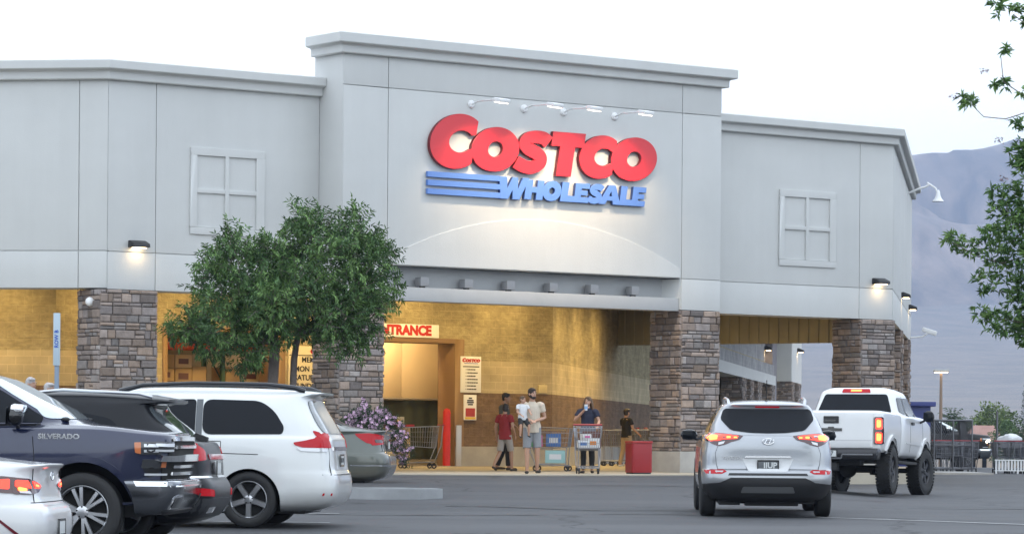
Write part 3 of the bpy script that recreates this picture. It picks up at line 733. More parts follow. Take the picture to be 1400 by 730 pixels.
# uplight blocks on the entrance beam
gr = mat('grey_box_paint', (.30, .30, .31), .6)
for i, s_ in enumerate((-2.27, -1.11, .02, 1.19, 2.33, 3.49)):
    e = wall_thing('beam_light', 'small grey box light on the ledge over the entrance, %s from the left' % ['first', 'second', 'third', 'fourth', 'fifth', 'sixth'][i], 'light fixture', s_, .2, 4.772, group='box lights on the entrance beam')
    mb = MB(); mb.box(-.11, .11, -.1, .12, .035, .225); mb.build('housing', gr, e, bevel=.012)
    mb = MB(); mb.box(-.05, .05, -.04, .05, 0, .035); mb.build('foot', blk, e)

# portico lamps: warm fixtures under the ceiling, close to the back wall
PC = (1, .69, .27)
fix = mat('fixture_metal', (.4, .4, .38), .5, .5)
pos = [(-3.4, 10.4), (-.6, 10.4), (2.4, 10.4), (5.4, 10.4), (8.4, 10.4)]
pos += [along((BR, TB), D45, k, -1.7) for k in (1.2, 5.0, 9.0)]+[along((BL, TB), L45, k, 1.7) for k in (1.5, 5.2)]
for i, (s_, t_) in enumerate(pos):
    e = wall_thing('portico_light', 'warm recessed lamp under the portico ceiling in front of the yellow wall', 'ceiling light', s_, t_, 5.6, group='lamps under the portico ceiling')
    mb = MB(); mb.box(-.26, .26, -.26, .26, -.1, 0); mb.build('housing', fix, e, bevel=.01)
    mb = MB(); mb.box(-.2, .2, -.2, .2, -.112, -.102); mb.build('lens', mat('portico_lens', (1, 1, 1), .5, emit=PC, estr=8) if i == 0 else bpy.data.materials['portico_lens'], e)
    area('portico_area', (0, 0, -.13), (R_(18) if i < 5 else 0, 0, 0), .4, 95*PORTP, PC, e)
for i, (s_, t_) in enumerate(((-7.5, 5), (-1.5, 5.5), (4.5, 5.5), (10.5, 6.5), (15.0, 12.5), (17.5, 14.5))):
    e = wall_thing('portico_light', 'warm recessed lamp in the middle of the portico ceiling', 'ceiling light', s_, t_, 5.6, group='lamps in the middle of the portico ceiling')
    mb = MB(); mb.box(-.26, .26, -.26, .26, -.1, 0); mb.build('housing', fix, e, bevel=.01)
    mb = MB(); mb.box(-.2, .2, -.2, .2, -.112, -.102); mb.build('lens', bpy.data.materials['portico_lens'], e)
    area('portico_area', (0, 0, -.13), (0, 0, 0), .4, 60*PORTP, PC, e)
# lights inside the store
for s_, t_ in ((0, TB+3), (5.2, TB+.75), (5.6, TB+5)):
    e = wall_thing('indoor_light', 'ceiling lamp inside the store', 'ceiling light', s_, t_, 5.45, group='ceiling lamps inside the store')
    mb = MB(); mb.box(-.5, .5, -.12, .12, -.08, 0); mb.build('housing', fix, e); area('indoor_area', (0, 0, -.1), (0, 0, 0), .9, (260 if t_ < TB+1 else 100)*PORTP, (1, .78, .48), e)

# flat signs by the doors
signw = mat('sign_board', (.86, .86, .86), .6); inkr = mat('sign_ink_red', (.5, .02, .02), .6); inkd = mat('sign_ink', (.02, .02, .02), .6)
inkb = mat('sign_ink_blue', (.05, .12, .45), .6); redp = mat('sign_panel_red', (.42, .05, .05), .6); yel = mat('sign_panel_yellow', (.7, .5, .08), .6)
OW = onwall()
def board(name, label, s0, s1, z0, z1, m=signw, cat='sign'):
    e = wall_thing(name, label, cat, (s0+s1)/2, TB, (z0+z1)/2)
    mb = MB(); w, h = s1-s0, z1-z0; mb.box(-w/2, w/2, -.05, -.005, -h/2, h/2); mb.build('board', m, e, bevel=.006)
    return e
def put_text(e, s, x, z, size, m, bold=0, name='lettering', align='CENTER', sx=1, y=-.054):
    mb = MB(); add_mesh(mb, text_mesh(s, size, .003, bold, align, sx), Matrix.Translation((x, y, z)) @ OW); return mb.build(name, m, e, merge=False)
e = board('entrance_sign', 'white sign with red capital letters over the entrance doorway', 4.22, 6.46, 4.15, 4.49)
put_text(e, 'ENTRANCE', 0, 0, .34, inkr, .019, sx=1.0)
e = board('hours_board', 'cream opening hours board behind the tree beside the left stone column', 1.85, 3.9, 2.35, 3.85, mat('cream_board', (.72, .64, .46), .6))
mb = MB(); mb.box(-1.0, 1.0, -.056, -.05, .505, .525); mb.build('rule_line', inkd, e)
mb = MB(); letters(mb, LOGO, .003, .78, 7.9, .12, Matrix.Translation((0, -.056, .63)) @ OW, 0); mb.build('red_lettering', [inkr, inkr], e, merge=False)
for tx, lx_, lz in (('MEMBER HOURS', -.635, .40), ('MON - FRI', -.845, .17), ('SATURDAY', -.845, -.05), ('SUNDAY', -.845, -.26)): put_text(e, tx, lx_, lz, .19, inkd, .004, align='LEFT')
e = board('notice_board', 'tall white notice board with a small store logo right of the entrance', 7.17, 7.82, 2.76, 3.7)
mb = MB(); letters(mb, LOGO, .003, .78, 7.9, .092, Matrix.Translation((0, -.056, .37)) @ OW, 0); mb.build('red_lettering', [inkr, inkr], e, merge=False)
mb = MB(); mb.box(-.22, .22, -.056, -.05, .28, .295); mb.build('blue_line', inkb, e)
mb = MB(); rr = random.Random(4)
mb.box(-.26, .26, -.056, -.05, .19, .215); mb.build('small_print', inkd, e)
for k in range(7):
    mb = MB(); z = .12-.085*k; w = .14+.12*rr.random(); mb.box(-.17, -.15, -.056, -.05, z-.004, z+.016); x = -.12
    while x < -.12+w*1.3: l = .03+.05*rr.random(); mb.box(x, x+l, -.056, -.05, z-.008, z+.02); x += l+.012
    mb.build('small_print', inkd, e)
e = board('notice_board', 'narrow white warning notice with red panel below the tall notice board', 7.28, 7.68, 2.04, 2.7)
mb = MB()
for z, w in ((.24, .1), (.18, .2), (.13, .22), (.075, .16)): mb.box(-w/2, w/2, -.056, -.05, z-.016, z+.018)
mb.build('small_print', inkd, e)
mb = MB(); mb.box(-.15, .15, -.057, -.05, -.24, -.02); mb.build('red_panel', redp, e)
mb = MB(); mb.box(-.17, .17, -.056, -.05, -.31, -.25); mb.build('yellow_panel', yel, e)
e = board('paper_notice', 'small yellowed paper notice on the wall behind the shoppers', 9.72, 10.0, 2.78, 2.99, mat('old_paper', (.66, .55, .3), .8), 'notice')
# door-side guard strip
gs = MB(); gs.box(7.03, 7.2, TB-.06, TB-.0301, PAD, 1.9); SP_(gs, 'corner_guard', mat('galvanised', (.5, .5, .5), .4, .7), bevel=.005)
# ------------------------------------------------------------------ vehicles
glassm = mat('dark_glass', (.008, .010, .014), .04, spec=.16)
wshield = mat('sky_sheen_windshield', (.55, .63, .66), .05, .45, spec=.8, coat=1)  # pale, part metallic base stands in for bright sky reflection on the glass
rubber = mat('tyre_rubber', (.018, .018, .019), .75, var=.2, vscale=6, bump=.1, bscale=60)
plastic = mat('black_plastic', (.025, .025, .027), .6, bump=.05, bscale=120)
gloss_blk = mat('gloss_black', (.012, .012, .013), .15, coat=.5)
chrome = mat('chrome', (.75, .76, .78), .12, 1)
alloy = mat('alloy', (.55, .56, .58), .28, .9)
dkalloy = mat('dark_alloy', (.06, .06, .065), .35, .7)
well = mat('wheel_well', (.012, .012, .012), .9)
under = mat('underbody', (.02, .02, .021), .8)
lampred = mat('lamp_red', (.26, .004, .010), .2, coat=.08, spec=.3, emit=(1, .01, .02), estr=.10)
housing = mat('lamp_housing', (.03, .032, .036), .1, coat=1)
lampled = mat('lamp_led_bar', (.75, .77, .8), .2, .3)
lampdk = mat('lamp_smoked', (.06, .012, .014), .12, coat=1)
lamplit = mat('lamp_red_lit', (.6, .02, .02), .15, emit=(1, .045, .02), estr=1.5)
lamphot = mat('lamp_brake_lit', (.9, .2, .05), .2, emit=(1, .13, .03), estr=3.0)
lampclr = mat('lamp_clear', (.62, .63, .65), .08, .25, coat=1)
lampamb = mat('lamp_amber', (.55, .16, .05), .15, coat=1)
headglow = mat('headlight_lit', (1, 1, 1), .1, emit=(1, .85, .6), estr=6)
platem = mat('plate_white', (.6, .62, .62), .4)
plated = mat('plate_dark', (.10, .11, .12), .4)
gap_m = mat('panel_gap', (.012, .012, .013), .9)
def qring(a, w, n, K, M):
    """quarter superellipse from (-a,0) to (0,w): K+M segments split at the corner"""
    P = []
    for i in range(161):
        t = PI/2*i/160
        P.append((-a*max(0, math.cos(t))**(2/n), w*max(0, math.sin(t))**(2/n)))
    def res(Q, k):
        ls = [0]
        for p, q in zip(Q, Q[1:]): ls.append(ls[-1]+math.hypot(q[0]-p[0], q[1]-p[1]))
        out = []; j = 0
        for i in range(k):
            d = ls[-1]*i/k
            while j < len(ls)-2 and ls[j+1] < d: j += 1
            u = (d-ls[j])/max(1e-9, ls[j+1]-ls[j]); out.append((Q[j][0]+(Q[j+1][0]-Q[j][0])*u, Q[j][1]+(Q[j+1][1]-Q[j][1])*u))
        return out
    return res(P[:81], K)+res(P[80:], M)+[P[-1]]
def ring(z, xr, xf, w, nr=5, nf=5, mid=.5, K=9, M=13):
    xm = xr+(xf-xr)*mid
    if nr < 8: nr *= 1.35
    if nf < 8: nf *= 1.12
    A = [(xm+x, y) for x, y in qring(xm-xr, w, nr, K, M)]
    B = [(xm-x, y) for x, y in qring(xf-xm, w, nf, K, M)][::-1]
    h = A+B[1:]                              # rear centre -> front centre, y >= 0
    full = h+[(x, -y) for x, y in h[::-1]][1:-1]
    zf = z if callable(z) else (lambda x, y: z)
    return [Vector((x, y, zf(x, y))) for x, y in full]
def cat(rings, sub):
    out = []
    for i in range(len(rings)-1):
        s = sub[i] if isinstance(sub, (list, tuple)) else sub
        p0 = rings[max(i-1, 0)]; p1 = rings[i]; p2 = rings[i+1]; p3 = rings[min(i+2, len(rings)-1)]
        for k in range(s):
            t = k/s
            out.append([.5*((2*b)+(c-a)*t+(2*a-5*b+4*c-d)*t*t+(3*b-a-3*c+d)*t**3) for a, b, c, d in zip(p0, p1, p2, p3)])
    out.append(rings[-1]); return out
def loft_mb(rings):
    mb = MB(); n = len(rings[0]); vs = [p for r in rings for p in r]
    fs = [(i*n+k, i*n+(k+1) % n, (i+1)*n+(k+1) % n, (i+1)*n+k) for i in range(len(rings)-1) for k in range(n)]
    def cap(o, flip):
        q = []
        for i in range(n//2-1):              # zip the two halves across the centre line
            a, b_ = i+1, i+2
            m1, m2 = (n-a) % n, (n-b_) % n
            if i == 0: q.append((o+0, o+1, o+m1))
            if a < n//2:
                q.append((o+a, o+b_, o+m2, o+m1) if m2 != b_ else (o+a, o+b_, o+m1))
        return [f[::-1] for f in q] if flip else q
    fs += cap(0, False); fs += cap((len(rings)-1)*n, True)
    mb.add(vs, fs); return mb
class Car:
    """builds in local space: x forward (0 = rear bumper), y left, z up"""
    def __init__(s, root, mats): s.root = root; s.mats = mats
    def shell(s, mb, name, arches=(), W=.9, mats=None, parent=None, inner=.42, angle=40):
        me = mb.mesh(name, mats or s.mats, angle=80, merge=True)
        bm = bmesh.new(); bm.from_mesh(me); s.bvh = BVHTree.FromBMesh(bm); bm.free()
        if arches:
            c = MB()
            for x, z, r in arches:
                for sg in (1, -1):
                    c.lathe([(r, W-inner), (r, W+.3)], 40, 1, Matrix.Translation((x, 0, z)) @ Matrix.Rotation(R_(-90 if sg > 0 else 90), 4, 'X'), cap=True)
            cme = c.mesh('cut', mats or s.mats)
            co_ = link('cut', cme); bo = link('tmp', me)
            md = bo.modifiers.new('b', 'BOOLEAN'); md.operation = 'DIFFERENCE'; md.object = co_; md.solver = 'EXACT'
            me2 = evaluated(bo); drop(bo); drop(co_)
            me = me2; me.name = name
            me.polygons.foreach_set('use_smooth', [True]*len(me.polygons)); me.set_sharp_from_angle(angle=R_(angle))
        else: me.set_sharp_from_angle(angle=R_(angle))
        return link(name, me, parent or s.root)
    def hit(s, view, a, b):
        if view == 'L': o, d = Vector((a, 4, b)), Vector((0, -1, 0))
        elif view == 'R': o, d = Vector((a, -4, b)), Vector((0, 1, 0))
        elif view == 'rear': o, d = Vector((-4, a, b)), Vector((1, 0, 0))
        elif view == 'front': o, d = Vector((12, a, b)), Vector((-1, 0, 0))
        else: o, d = Vector((a, b, 6)), Vector((0, 0, -1))
        h = s.bvh.ray_cast(o, d)
        return (h[0], h[1]) if h[0] is not None else None
    def patch(s, mb, poly, view, off=.006, th=.012, grid=.07, mi=0, r=0):
        """a panel laid on the body: outline in (x,z), (y,z) or (x,y), projected along the view"""
        if r: poly = rpoly(poly, r)
        L_ = []
        n = len(poly)
        for i in range(n):
            a, b = Vector(poly[i]), Vector(poly[(i+1) % n]); k = max(1, int((b-a).length/grid))
            for j in range(k): L_.append(a.lerp(b, j/k))
        xs = [p.x for p in L_]; ys = [p.y for p in L_]
        def inside(p):
            c = False
            for i in range(len(L_)):
                a, b = L_[i], L_[i-1]
                if (a.y > p.y) != (b.y > p.y) and p.x < (b.x-a.x)*(p.y-a.y)/(b.y-a.y)+a.x: c = not c
            return c
        V = list(L_); E = [(i, (i+1) % len(L_)) for i in range(len(L_))]
        nx_ = int((max(xs)-min(xs))/grid); ny_ = int((max(ys)-min(ys))/grid)
        for i in range(1, nx_+1):
            for j in range(1, ny_+1):
                p = Vector((min(xs)+i*grid+.0013*j, min(ys)+j*grid))
                if inside(p) and min((p-q).length for q in L_) > grid*.45: V.append(p)
        res = delaunay_2d_cdt(V, E, [], 1, 1e-6)
        cen = sum(L_, Vector((0, 0)))/len(L_)
        pts = []; nrm = []
        for p in res[0]:
            h = None; q = Vector(p)
            for k in range(14):
                h = s.hit(view, q.x, q.y)
                if h: break
                q = q.lerp(cen, .06)
            pts.append(h[0] if h else None); nrm.append(h[1] if h else None)
        ok = [i for i, p in enumerate(pts) if p is not None]
        for i, p in enumerate(pts):
            if p is None:
                j = min(ok, key=lambda k: (res[0][k]-res[0][i]).length); pts[i] = pts[j]; nrm[i] = nrm[j]
        m = len(pts)
        vs = [p+n_*off for p, n_ in zip(pts, nrm)]+[p-n_*th for p, n_ in zip(pts, nrm)]
        fs = [tuple(f) for f in res[2]]
        cnt = {}
        for f in fs:
            for i in range(len(f)):
                e = (f[i], f[(i+1) % len(f)]); cnt[e] = 1
        side = [(a, b, b+m, a+m) for a, b in cnt if (b, a) not in cnt]
        mb.add(vs, fs+[(a, d, c, b) for a, b, c, d in side]+[tuple(i+m for i in f[::-1]) for f in fs], mi)
    def panel(s, name, polys, view, m, parent=None, **k):
        for p in (polys if isinstance(polys[0][0], (list, tuple)) else [polys]):
            mb = MB(); s.patch(mb, p, view, **k); o = mb.build(name, m, parent or s.root, angle=50)
        return o
    def lines(s, polys, view, w=.007, m=None, name='panel_gap', parent=None):
        mb = MB()
        for pl in polys:
            P = [Vector(p) for p in pl]; l, r = [], []
            for i, p in enumerate(P):
                d = (P[min(i+1, len(P)-1)]-P[max(i-1, 0)]).normalized(); nn = Vector((-d.y, d.x))*w*.36
                l.append(tuple(p+nn)); r.append(tuple(p-nn))
            s.patch(mb, l+r[::-1], view, off=.0025, th=.004, grid=.09)
        return mb.build(name, m or gap_m, parent or s.root, angle=80)
def rpoly(poly, r, n=5):
    out = []; N = len(poly)
    for i in range(N):
        p = Vector(poly[i]); a = Vector(poly[i-1])-p; b = Vector(poly[(i+1) % N])-p
        rr_ = min(r, a.length*.45, b.length*.45)
        A = p+a.normalized()*rr_; B = p+b.normalized()*rr_
        for k in range(n+1):
            t = k/n; out.append(tuple(A*(1-t)**2+p*2*t*(1-t)+B*t*t))
    return out
def mir(p): return [(-a, b) for a, b in p][::-1]
def wheel(root, x, y, Rt, W, rr, spokes, sg, m=alloy, style='five', tread=0, steer=0):
    """tyre mesh with its rim as child; sg = +1 left side"""
    o_ = bpy.data.objects.new
    mb = MB(); h = W/2
    prof = [(rr*.98, -h*.72), (rr+.012, -h*.9), (rr+(Rt-rr)*.45, -h), (Rt-.035, -h*.95), (Rt-.008, -h*.8), (Rt, -h*.55), (Rt+.002, 0), (Rt, h*.55), (Rt-.008, h*.8), (Rt-.035, h*.95), (rr+(Rt-rr)*.45, h), (rr+.012, h*.9), (rr*.98, h*.72)]
    M = Matrix.Rotation(R_(-90), 4, 'X')
    mb.lathe(prof, 56, 0, M)
    for c in (-.45, 0, .45): mb.lathe([(Rt+.0035, h*(c-.18)), (Rt+.0045, h*c), (Rt+.0035, h*(c+.18))], 56, 0, M)
    if tread:
        for k in range(44):
            t = 2*PI*k/44
            for sd_ in (-1, 1):
                c = Vector((math.cos(t)*(Rt-.004), sd_*h*.72, math.sin(t)*(Rt-.004)))
                mb.obox(c, (.036, h*.62, .034), Matrix.Rotation(-t+PI/2, 3, 'Y'))
                c = Vector((math.cos(t+.07)*(Rt-.002), sd_*h*.24, math.sin(t+.07)*(Rt-.002)))
                mb.obox(c, (.04, h*.34, .026), Matrix.Rotation(-t-.07+PI/2, 3, 'Y'))
    w = mb.build('wheel', rubber, root, (x, y, Rt)); w.rotation_euler = (0, 0, steer)
    rb = MB(); f = sg
    # barrel + lip + dark back disc
    pr = [(rr*.93, -h*.5*f), (rr*.95, h*.55*f), (rr*.985, h*.74*f), (rr*1.0, h*.8*f), (rr*.97, h*.84*f), (rr*.93, h*.72*f), (rr*.9, h*.45*f)]
    rb.lathe([(r, z) for r, z in pr], 48, 0, M)
    rb.lathe([(.001, h*.1*f), (rr*.93, h*.1*f)], 32, 1, M)
    z0 = h*.62*f
    for k in range(spokes):
        t0 = 2*PI*k/spokes+.3
        for off, wa, wb in ([(0, .16, .105)] if style == 'five' else [(-.17, .07, .055), (.17, .07, .055)] if style == 'split' else [(0, .075, .05)]):
            if style == 'split': ta, tb = t0+off*.35, t0+off
            else: ta = tb = t0
            P0 = Vector((math.cos(ta)*rr*.13, math.sin(ta)*rr*.13)); P1 = Vector((math.cos(tb)*rr*.95, math.sin(tb)*rr*.95))
            d = (P1-P0).normalized(); nn = Vector((-d.y, d.x))
            wa_, wb_ = wa*rr*1.1, wb*rr*1.6
            v = []
            for P, ww, zz in ((P0, wa_, z0+.004*f), ((P0+P1)/2, (wa_+wb_)/2*.92, z0+.012*f), (P1, wb_, z0+.01*f)):
                for a, b in ((-1, -.05), (-.75, .0), (.75, .0), (1, -.05)):
                    q = P+nn*ww*a; v.append((q.x, f*0+zz+b*f*.45, q.y) if False else M @ Vector((q.x, q.y, zz+b*f*.45)))
            fs = [(i*4+k2, i*4+k2+1, i*4+k2+5, i*4+k2+4) for i in range(2) for k2 in range(3)]
            rb.add(v, fs, 0)
    rb.lathe([(rr*.24, z0-.02*f), (rr*.23, z0+.012*f), (rr*.13, z0+.02*f), (.001, z0+.02*f)], 24, 0, M)
    for k in range(5):
        t = 2*PI*k/5+.9; c = M @ Vector((math.cos(t)*rr*.2, math.sin(t)*rr*.2, z0+.014*f)); rb.ball(c, .011, 6, 1)
    rim = rb.build('rim', [m, well], w, angle=40); return w
def mirror_part(root, c, size, sg, m, stalk=None, name='side_mirror'):
    mb = MB(); mb.ball((0, 0, 0), (size[0]/2, size[1]/2, size[2]/2), 16)
    me = mb.v
    mb.v = [(x*(1 if x > 0 else .72), y, z*(1-.15*(z < 0))) for x, y, z in mb.v]
    s_ = MB(); s_.tube([(-.01, -sg*size[1]*.35, -size[2]*.3), (0, -sg*(size[1]*.5+.1), -size[2]*.55)], .022)
    o = mb.build(name, m, root, c, angle=60)
    s_.build('stalk', plastic, o)
    gl = MB(); gl.obox((-size[0]*.36-.003, 0, 0), (.006, size[1]*.8, size[2]*.72)); gl.build('mirror_glass', glassm, o, bevel=.002)
    return o
def plate(car, x, y, z, w=.305, h=.155, txt=None, m=None, rear=True):
    mb = MB(); mb.box(x-.012 if rear else x, x if rear else x+.012, y-w/2, y+w/2, z-h/2, z+h/2)
    o = mb.build('licence_plate', m or platem, car.root, bevel=.004)
    f = MB(); d = -.016 if rear else .016
    for a, b, c_, e_ in ((-w/2, w/2, h/2-.02, h/2), (-w/2, w/2, -h/2, -h/2+.02), (-w/2, -w/2+.015, -h/2+.02, h/2-.02), (w/2-.015, w/2, -h/2+.02, h/2-.02)):
        f.box(x+min(d, 0), x+max(d, 0), y+a, y+b, z+c_, z+e_)
    f.build('plate_frame', gloss_blk, o)
    return o
def plate_text(car, o, x, y, z, s, size, m):
    M = Matrix(((0, 0, -1, x), (-1, 0, 0, y), (0, 1, 0, z), (0, 0, 0, 1)))
    mb = MB(); add_mesh(mb, text_mesh(s, size, .001, .003), M); mb.build('plate_number', m, o, merge=False)
def place_car(root, px, Y, heading, lx=0, ly=0, dz=0):
    """stand the car on the lot with its local point (lx, ly) at the pixel column px and depth Y"""
    x = ray(px, 620)[0]*Y
    c, s_ = math.cos(heading), math.sin(heading)
    ox, oy = x-(c*lx-s_*ly), Y-(s_*lx+c*ly)
    L_ = 2.7
    f = gz(ox+c*3.6, oy+s_*3.6); r = gz(ox+c*.9, oy+s_*.9)
    root.location = (ox, oy, r-(f-r)/2.7*.9+dz)
    # pitch to follow the slope
    root.rotation_euler = (0, -math.atan2(f-r, 2.7), heading)
    return root
# ================================================================== compact SUV, silver, brake lamps lit
def silver_suv():
    root = empty('suv', label='silver compact SUV with lit brake lamps driving toward the entrance', cat='suv')
    P = paint('silver_paint', (.38, .40, .43), .5, .3); c = Car(root, [P, well])
    L_ = 4.48
    belt = lambda x, y: 1.13-.19*sstep(2.9, 4.4, x)-.02*sstep(.4, 0, x)
    base = lambda x, y: 1.16-.10*sstep(3.0, 3.5, x)
    K = [ring(.22, .42, 4.2, .70, 4, 4), ring(.27, .2, 4.3, .82, 5, 5), ring(.40, .06, 4.43, .905, 6, 5), ring(.50, .0, 4.47, .925, 7, 5), ring(.60, .0, 4.48, .93, 7, 5), ring(.66, .03, 4.48, .93, 7, 5),
         ring(.70, .09, 4.47, .928, 7, 5), ring(.86, .10, 4.45, .925, 7, 4.5), ring(1.0, .10, 4.42, .915, 6, 4), ring(belt, .13, 4.34, .895, 5.5, 3.8), ring(lambda x, y: belt(x, y)+.035, .17, 4.2, .855, 5, 3.6),
         ring(base, .2, 3.42, .825, 5, 4), ring(1.26, .28, 3.12, .79, 5, 4), ring(1.38, .37, 2.83, .735, 5, 4), ring(1.5, .44, 2.5, .67, 5, 4.5), ring(1.565, .42, 2.3, .62, 5, 4.5), ring(lambda x, y: 1.605-.03*((x-1.4)/1.2)**2, .40, 2.12, .56, 5, 5), ring(lambda x, y: 1.635-.035*((x-1.4)/1.2)**2, .48, 2.0, .42, 4, 4), ring(lambda x, y: 1.65-.04*((x-1.4)/1.2)**2, .7, 1.8, .15, 3, 3)]
    body = c.shell(loft_mb(cat(K, 3)), 'body', [(.93, .33, .39), (3.6, .33, .39)], W=.93)
    # black lower cladding wrapping the bumper
    c.panel('lower_bumper', [(-.935, .27), (-.8, .235), (.8, .235), (.935, .27), (.935, .47), (.66, .50), (.52, .565), (-.52, .565), (-.66, .50), (-.935, .47)], 'rear', plastic, off=.014, th=.03, grid=.045)
    for v in 'LR':
        q = []
        for xc in (.93,): q += [(xc+.455*math.cos(R_(a)), .33+.455*math.sin(R_(a))) for a in range(205, -30, -15)]
        q2 = [(.93+.385*math.cos(R_(a)), .33+.385*math.sin(R_(a))) for a in range(205, -30, -15)]
        c.panel('arch_cladding', q+q2[::-1], v, plastic, off=.008, th=.01, grid=.05)
        q = [(3.6+.455*math.cos(R_(a)), .33+.455*math.sin(R_(a))) for a in range(205, -30, -15)]; q2 = [(3.6+.385*math.cos(R_(a)), .33+.385*math.sin(R_(a))) for a in range(205, -30, -15)]
        c.panel('arch_cladding', q+q2[::-1], v, plastic, off=.008, th=.01, grid=.05)
        c.panel('side_window', [(.78, 1.2), (1.05, 1.46), (1.6, 1.52), (2.3, 1.47), (3.0, 1.18)], v, glassm, r=.06)
        c.panel('sill_cladding', [(1.32, .26), (3.2, .26), (3.2, .36), (1.32, .36)], v, plastic, off=.008)
    c.panel('rear_window', [(-.60, 1.525), (.60, 1.525), (.655, 1.37), (.52, 1.225), (.25, 1.192), (0, 1.186), (-.25, 1.192), (-.52, 1.225), (-.655, 1.37)], 'rear', glassm, r=.05, off=.012, grid=.045)
    c.panel('high_brake_lamp', [(-.17, 1.545), (.17, 1.545), (.17, 1.56), (-.17, 1.56)], 'rear', lampred, off=.01)
    c.panel('windshield', [(-.62, 1.12), (.62, 1.12), (.52, 1.5), (-.52, 1.5)], 'front', glassm, r=.05)
    for sg in (1, -1):
        f = (lambda p: p) if sg > 0 else mir
        hl = c.panel('tail_lamp', f([(.895, 1.12), (.84, 1.185), (.72, 1.185), (.50, 1.165), (.345, 1.145), (.40, 1.09), (.50, 1.065), (.60, 1.02), (.70, 1.0), (.78, 1.03), (.86, 1.08)]), 'rear', lampdk, off=.009, th=.02, grid=.04, r=.015)
        c.panel('brake_light', f([(.855, 1.115), (.80, 1.165), (.70, 1.165), (.52, 1.15), (.41, 1.135), (.45, 1.105), (.62, 1.095), (.70, 1.075), (.80, 1.07)]), 'rear', lamplit, hl, off=.013, grid=.04, r=.012)
        c.panel('brake_bulb', [f([(.85, 1.11), (.79, 1.15), (.70, 1.145), (.70, 1.09), (.79, 1.08)]), f([(.58, 1.135), (.52, 1.135), (.52, 1.11), (.58, 1.108)]), f([(.48, 1.13), (.43, 1.127), (.43, 1.11), (.48, 1.11)])], 'rear', lamphot, hl, off=.016, grid=.04, r=.015)
        c.panel('reverse_lens', f([(.69, 1.05), (.60, 1.07), (.62, 1.035), (.69, 1.015)]), 'rear', lampclr, hl, off=.013, grid=.04)
        c.panel('reflector', f([(.885, .665), (.86, .615), (.64, .618), (.575, .65), (.62, .672)]), 'rear', lampred, off=.008, grid=.05, r=.012)
    c.panel('bumper_slot', [(-.56, .595), (.56, .595), (.54, .628), (-.54, .628)], 'rear', plastic, off=.003)
    c.panel('chrome_strip', [(-.33, .842), (.33, .842), (.31, .868), (-.31, .868)], 'rear', chrome, off=.022, th=.03)
    c.panel('plate_recess', [(-.34, .64), (-.22, .65), (-.2, .83), (.2, .83), (.22, .65), (.34, .64), (.38, .835), (-.38, .835)][:0] or [(-.27, .65), (.27, .65), (.36, .835), (-.36, .835)], 'rear', mat('recess_paint', (.60, .61, .62), .5, .2), off=.002, r=.02)
    o = plate(c, .075, 0, .735, m=plated); plate_text(c, o, .059, -.03, .735, 'IIUP', .11, platem)
    M = Matrix(((0, 0, -1, .085), (-1, 0, 0, 0), (0, 1, 0, 1.075), (0, 0, 0, 1)))
    mb = MB()
    mb.tube([M @ Vector((.078*math.cos(a), .042*math.sin(a), .01)) for a in [2*PI*k/24 for k in range(25)]], .007, 6, cap=False)
    for pl in ([(-.045, -.03), (-.015, .03)], [(.015, -.03), (.045, .03)], [(-.03, .004), (.0, -.004), (.03, .004)]): mb.tube([M @ Vector((a, b, .01)) for a, b in pl], .006, 5)
    mb.build('badge', chrome, root)
    mb = MB(); add_mesh(mb, text_mesh('TUCSON', .062, .004, .001, sx=1.1), Matrix(((0, 0, -1, .088), (-1, 0, 0, .50), (0, 1, 0, .835), (0, 0, 0, 1)))); mb.build('lettering', chrome, root, merge=False)
    c.lines([[(.70, 1.0), (.735, .90), (.72, .75), (.70, .68)], [(-.70, 1.0), (-.735, .90), (-.72, .75), (-.70, .68)]], 'rear')
    c.lines([[(-.92, .67), (-.70, .68), (0, .685), (.70, .68), (.92, .67)]], 'rear', .007)
    c.panel('skid_plate', [(-.38, .36), (.38, .36), (.35, .445), (-.35, .445)], 'rear', mat('grey_plastic', (.14, .145, .15), .5), off=.016, r=.02)
    mb = MB(); mb.box(.5, 4.1, -.68, .68, .19, .3); mb.box(.45, .75, -.45, .3, .16, .25); mb.tube([(.93, -.75, .33), (.93, .75, .33)], .045); mb.tube([(3.6, -.75, .33), (3.6, .75, .33)], .04); mb.obox((.6, .52, .24), (.34, .3, .14)); mb.build('underbody', under, root, bevel=.02)
    for sg in (1, -1):
        wheel(root, .93, sg*.815, .35, .225, .225, 5, sg, alloy, 'split'); wheel(root, 3.6, sg*.815, .35, .225, .225, 5, sg, alloy, 'split')
        mirror_part(root, (2.92, sg*1.03, 1.13), (.16, .25, .17), sg, gloss_blk)
        mb = MB(); mb.tube([(.62, sg*.53, 1.575), (.68, sg*.545, 1.645), (1.3, sg*.56, 1.675), (2.0, sg*.55, 1.655), (2.2, sg*.54, 1.59)], [.028, .022, .02, .02, .026], 8); mb.build('roof_rail', alloy, root)
    mb = MB(); mb.lathe([(.05, 0), (.035, .03), (.008, .05)], 12, 0, Matrix.Translation((.72, 0, 1.60))); mb.tube([(.72, 0, 1.64), (.60, 0, 1.93)], .006, 6); mb.build('antenna', plastic, root)
    return root
car_ = silver_suv(); place_car(car_, 1050.5, 44.9, R_(90-1.6), 0, 0)

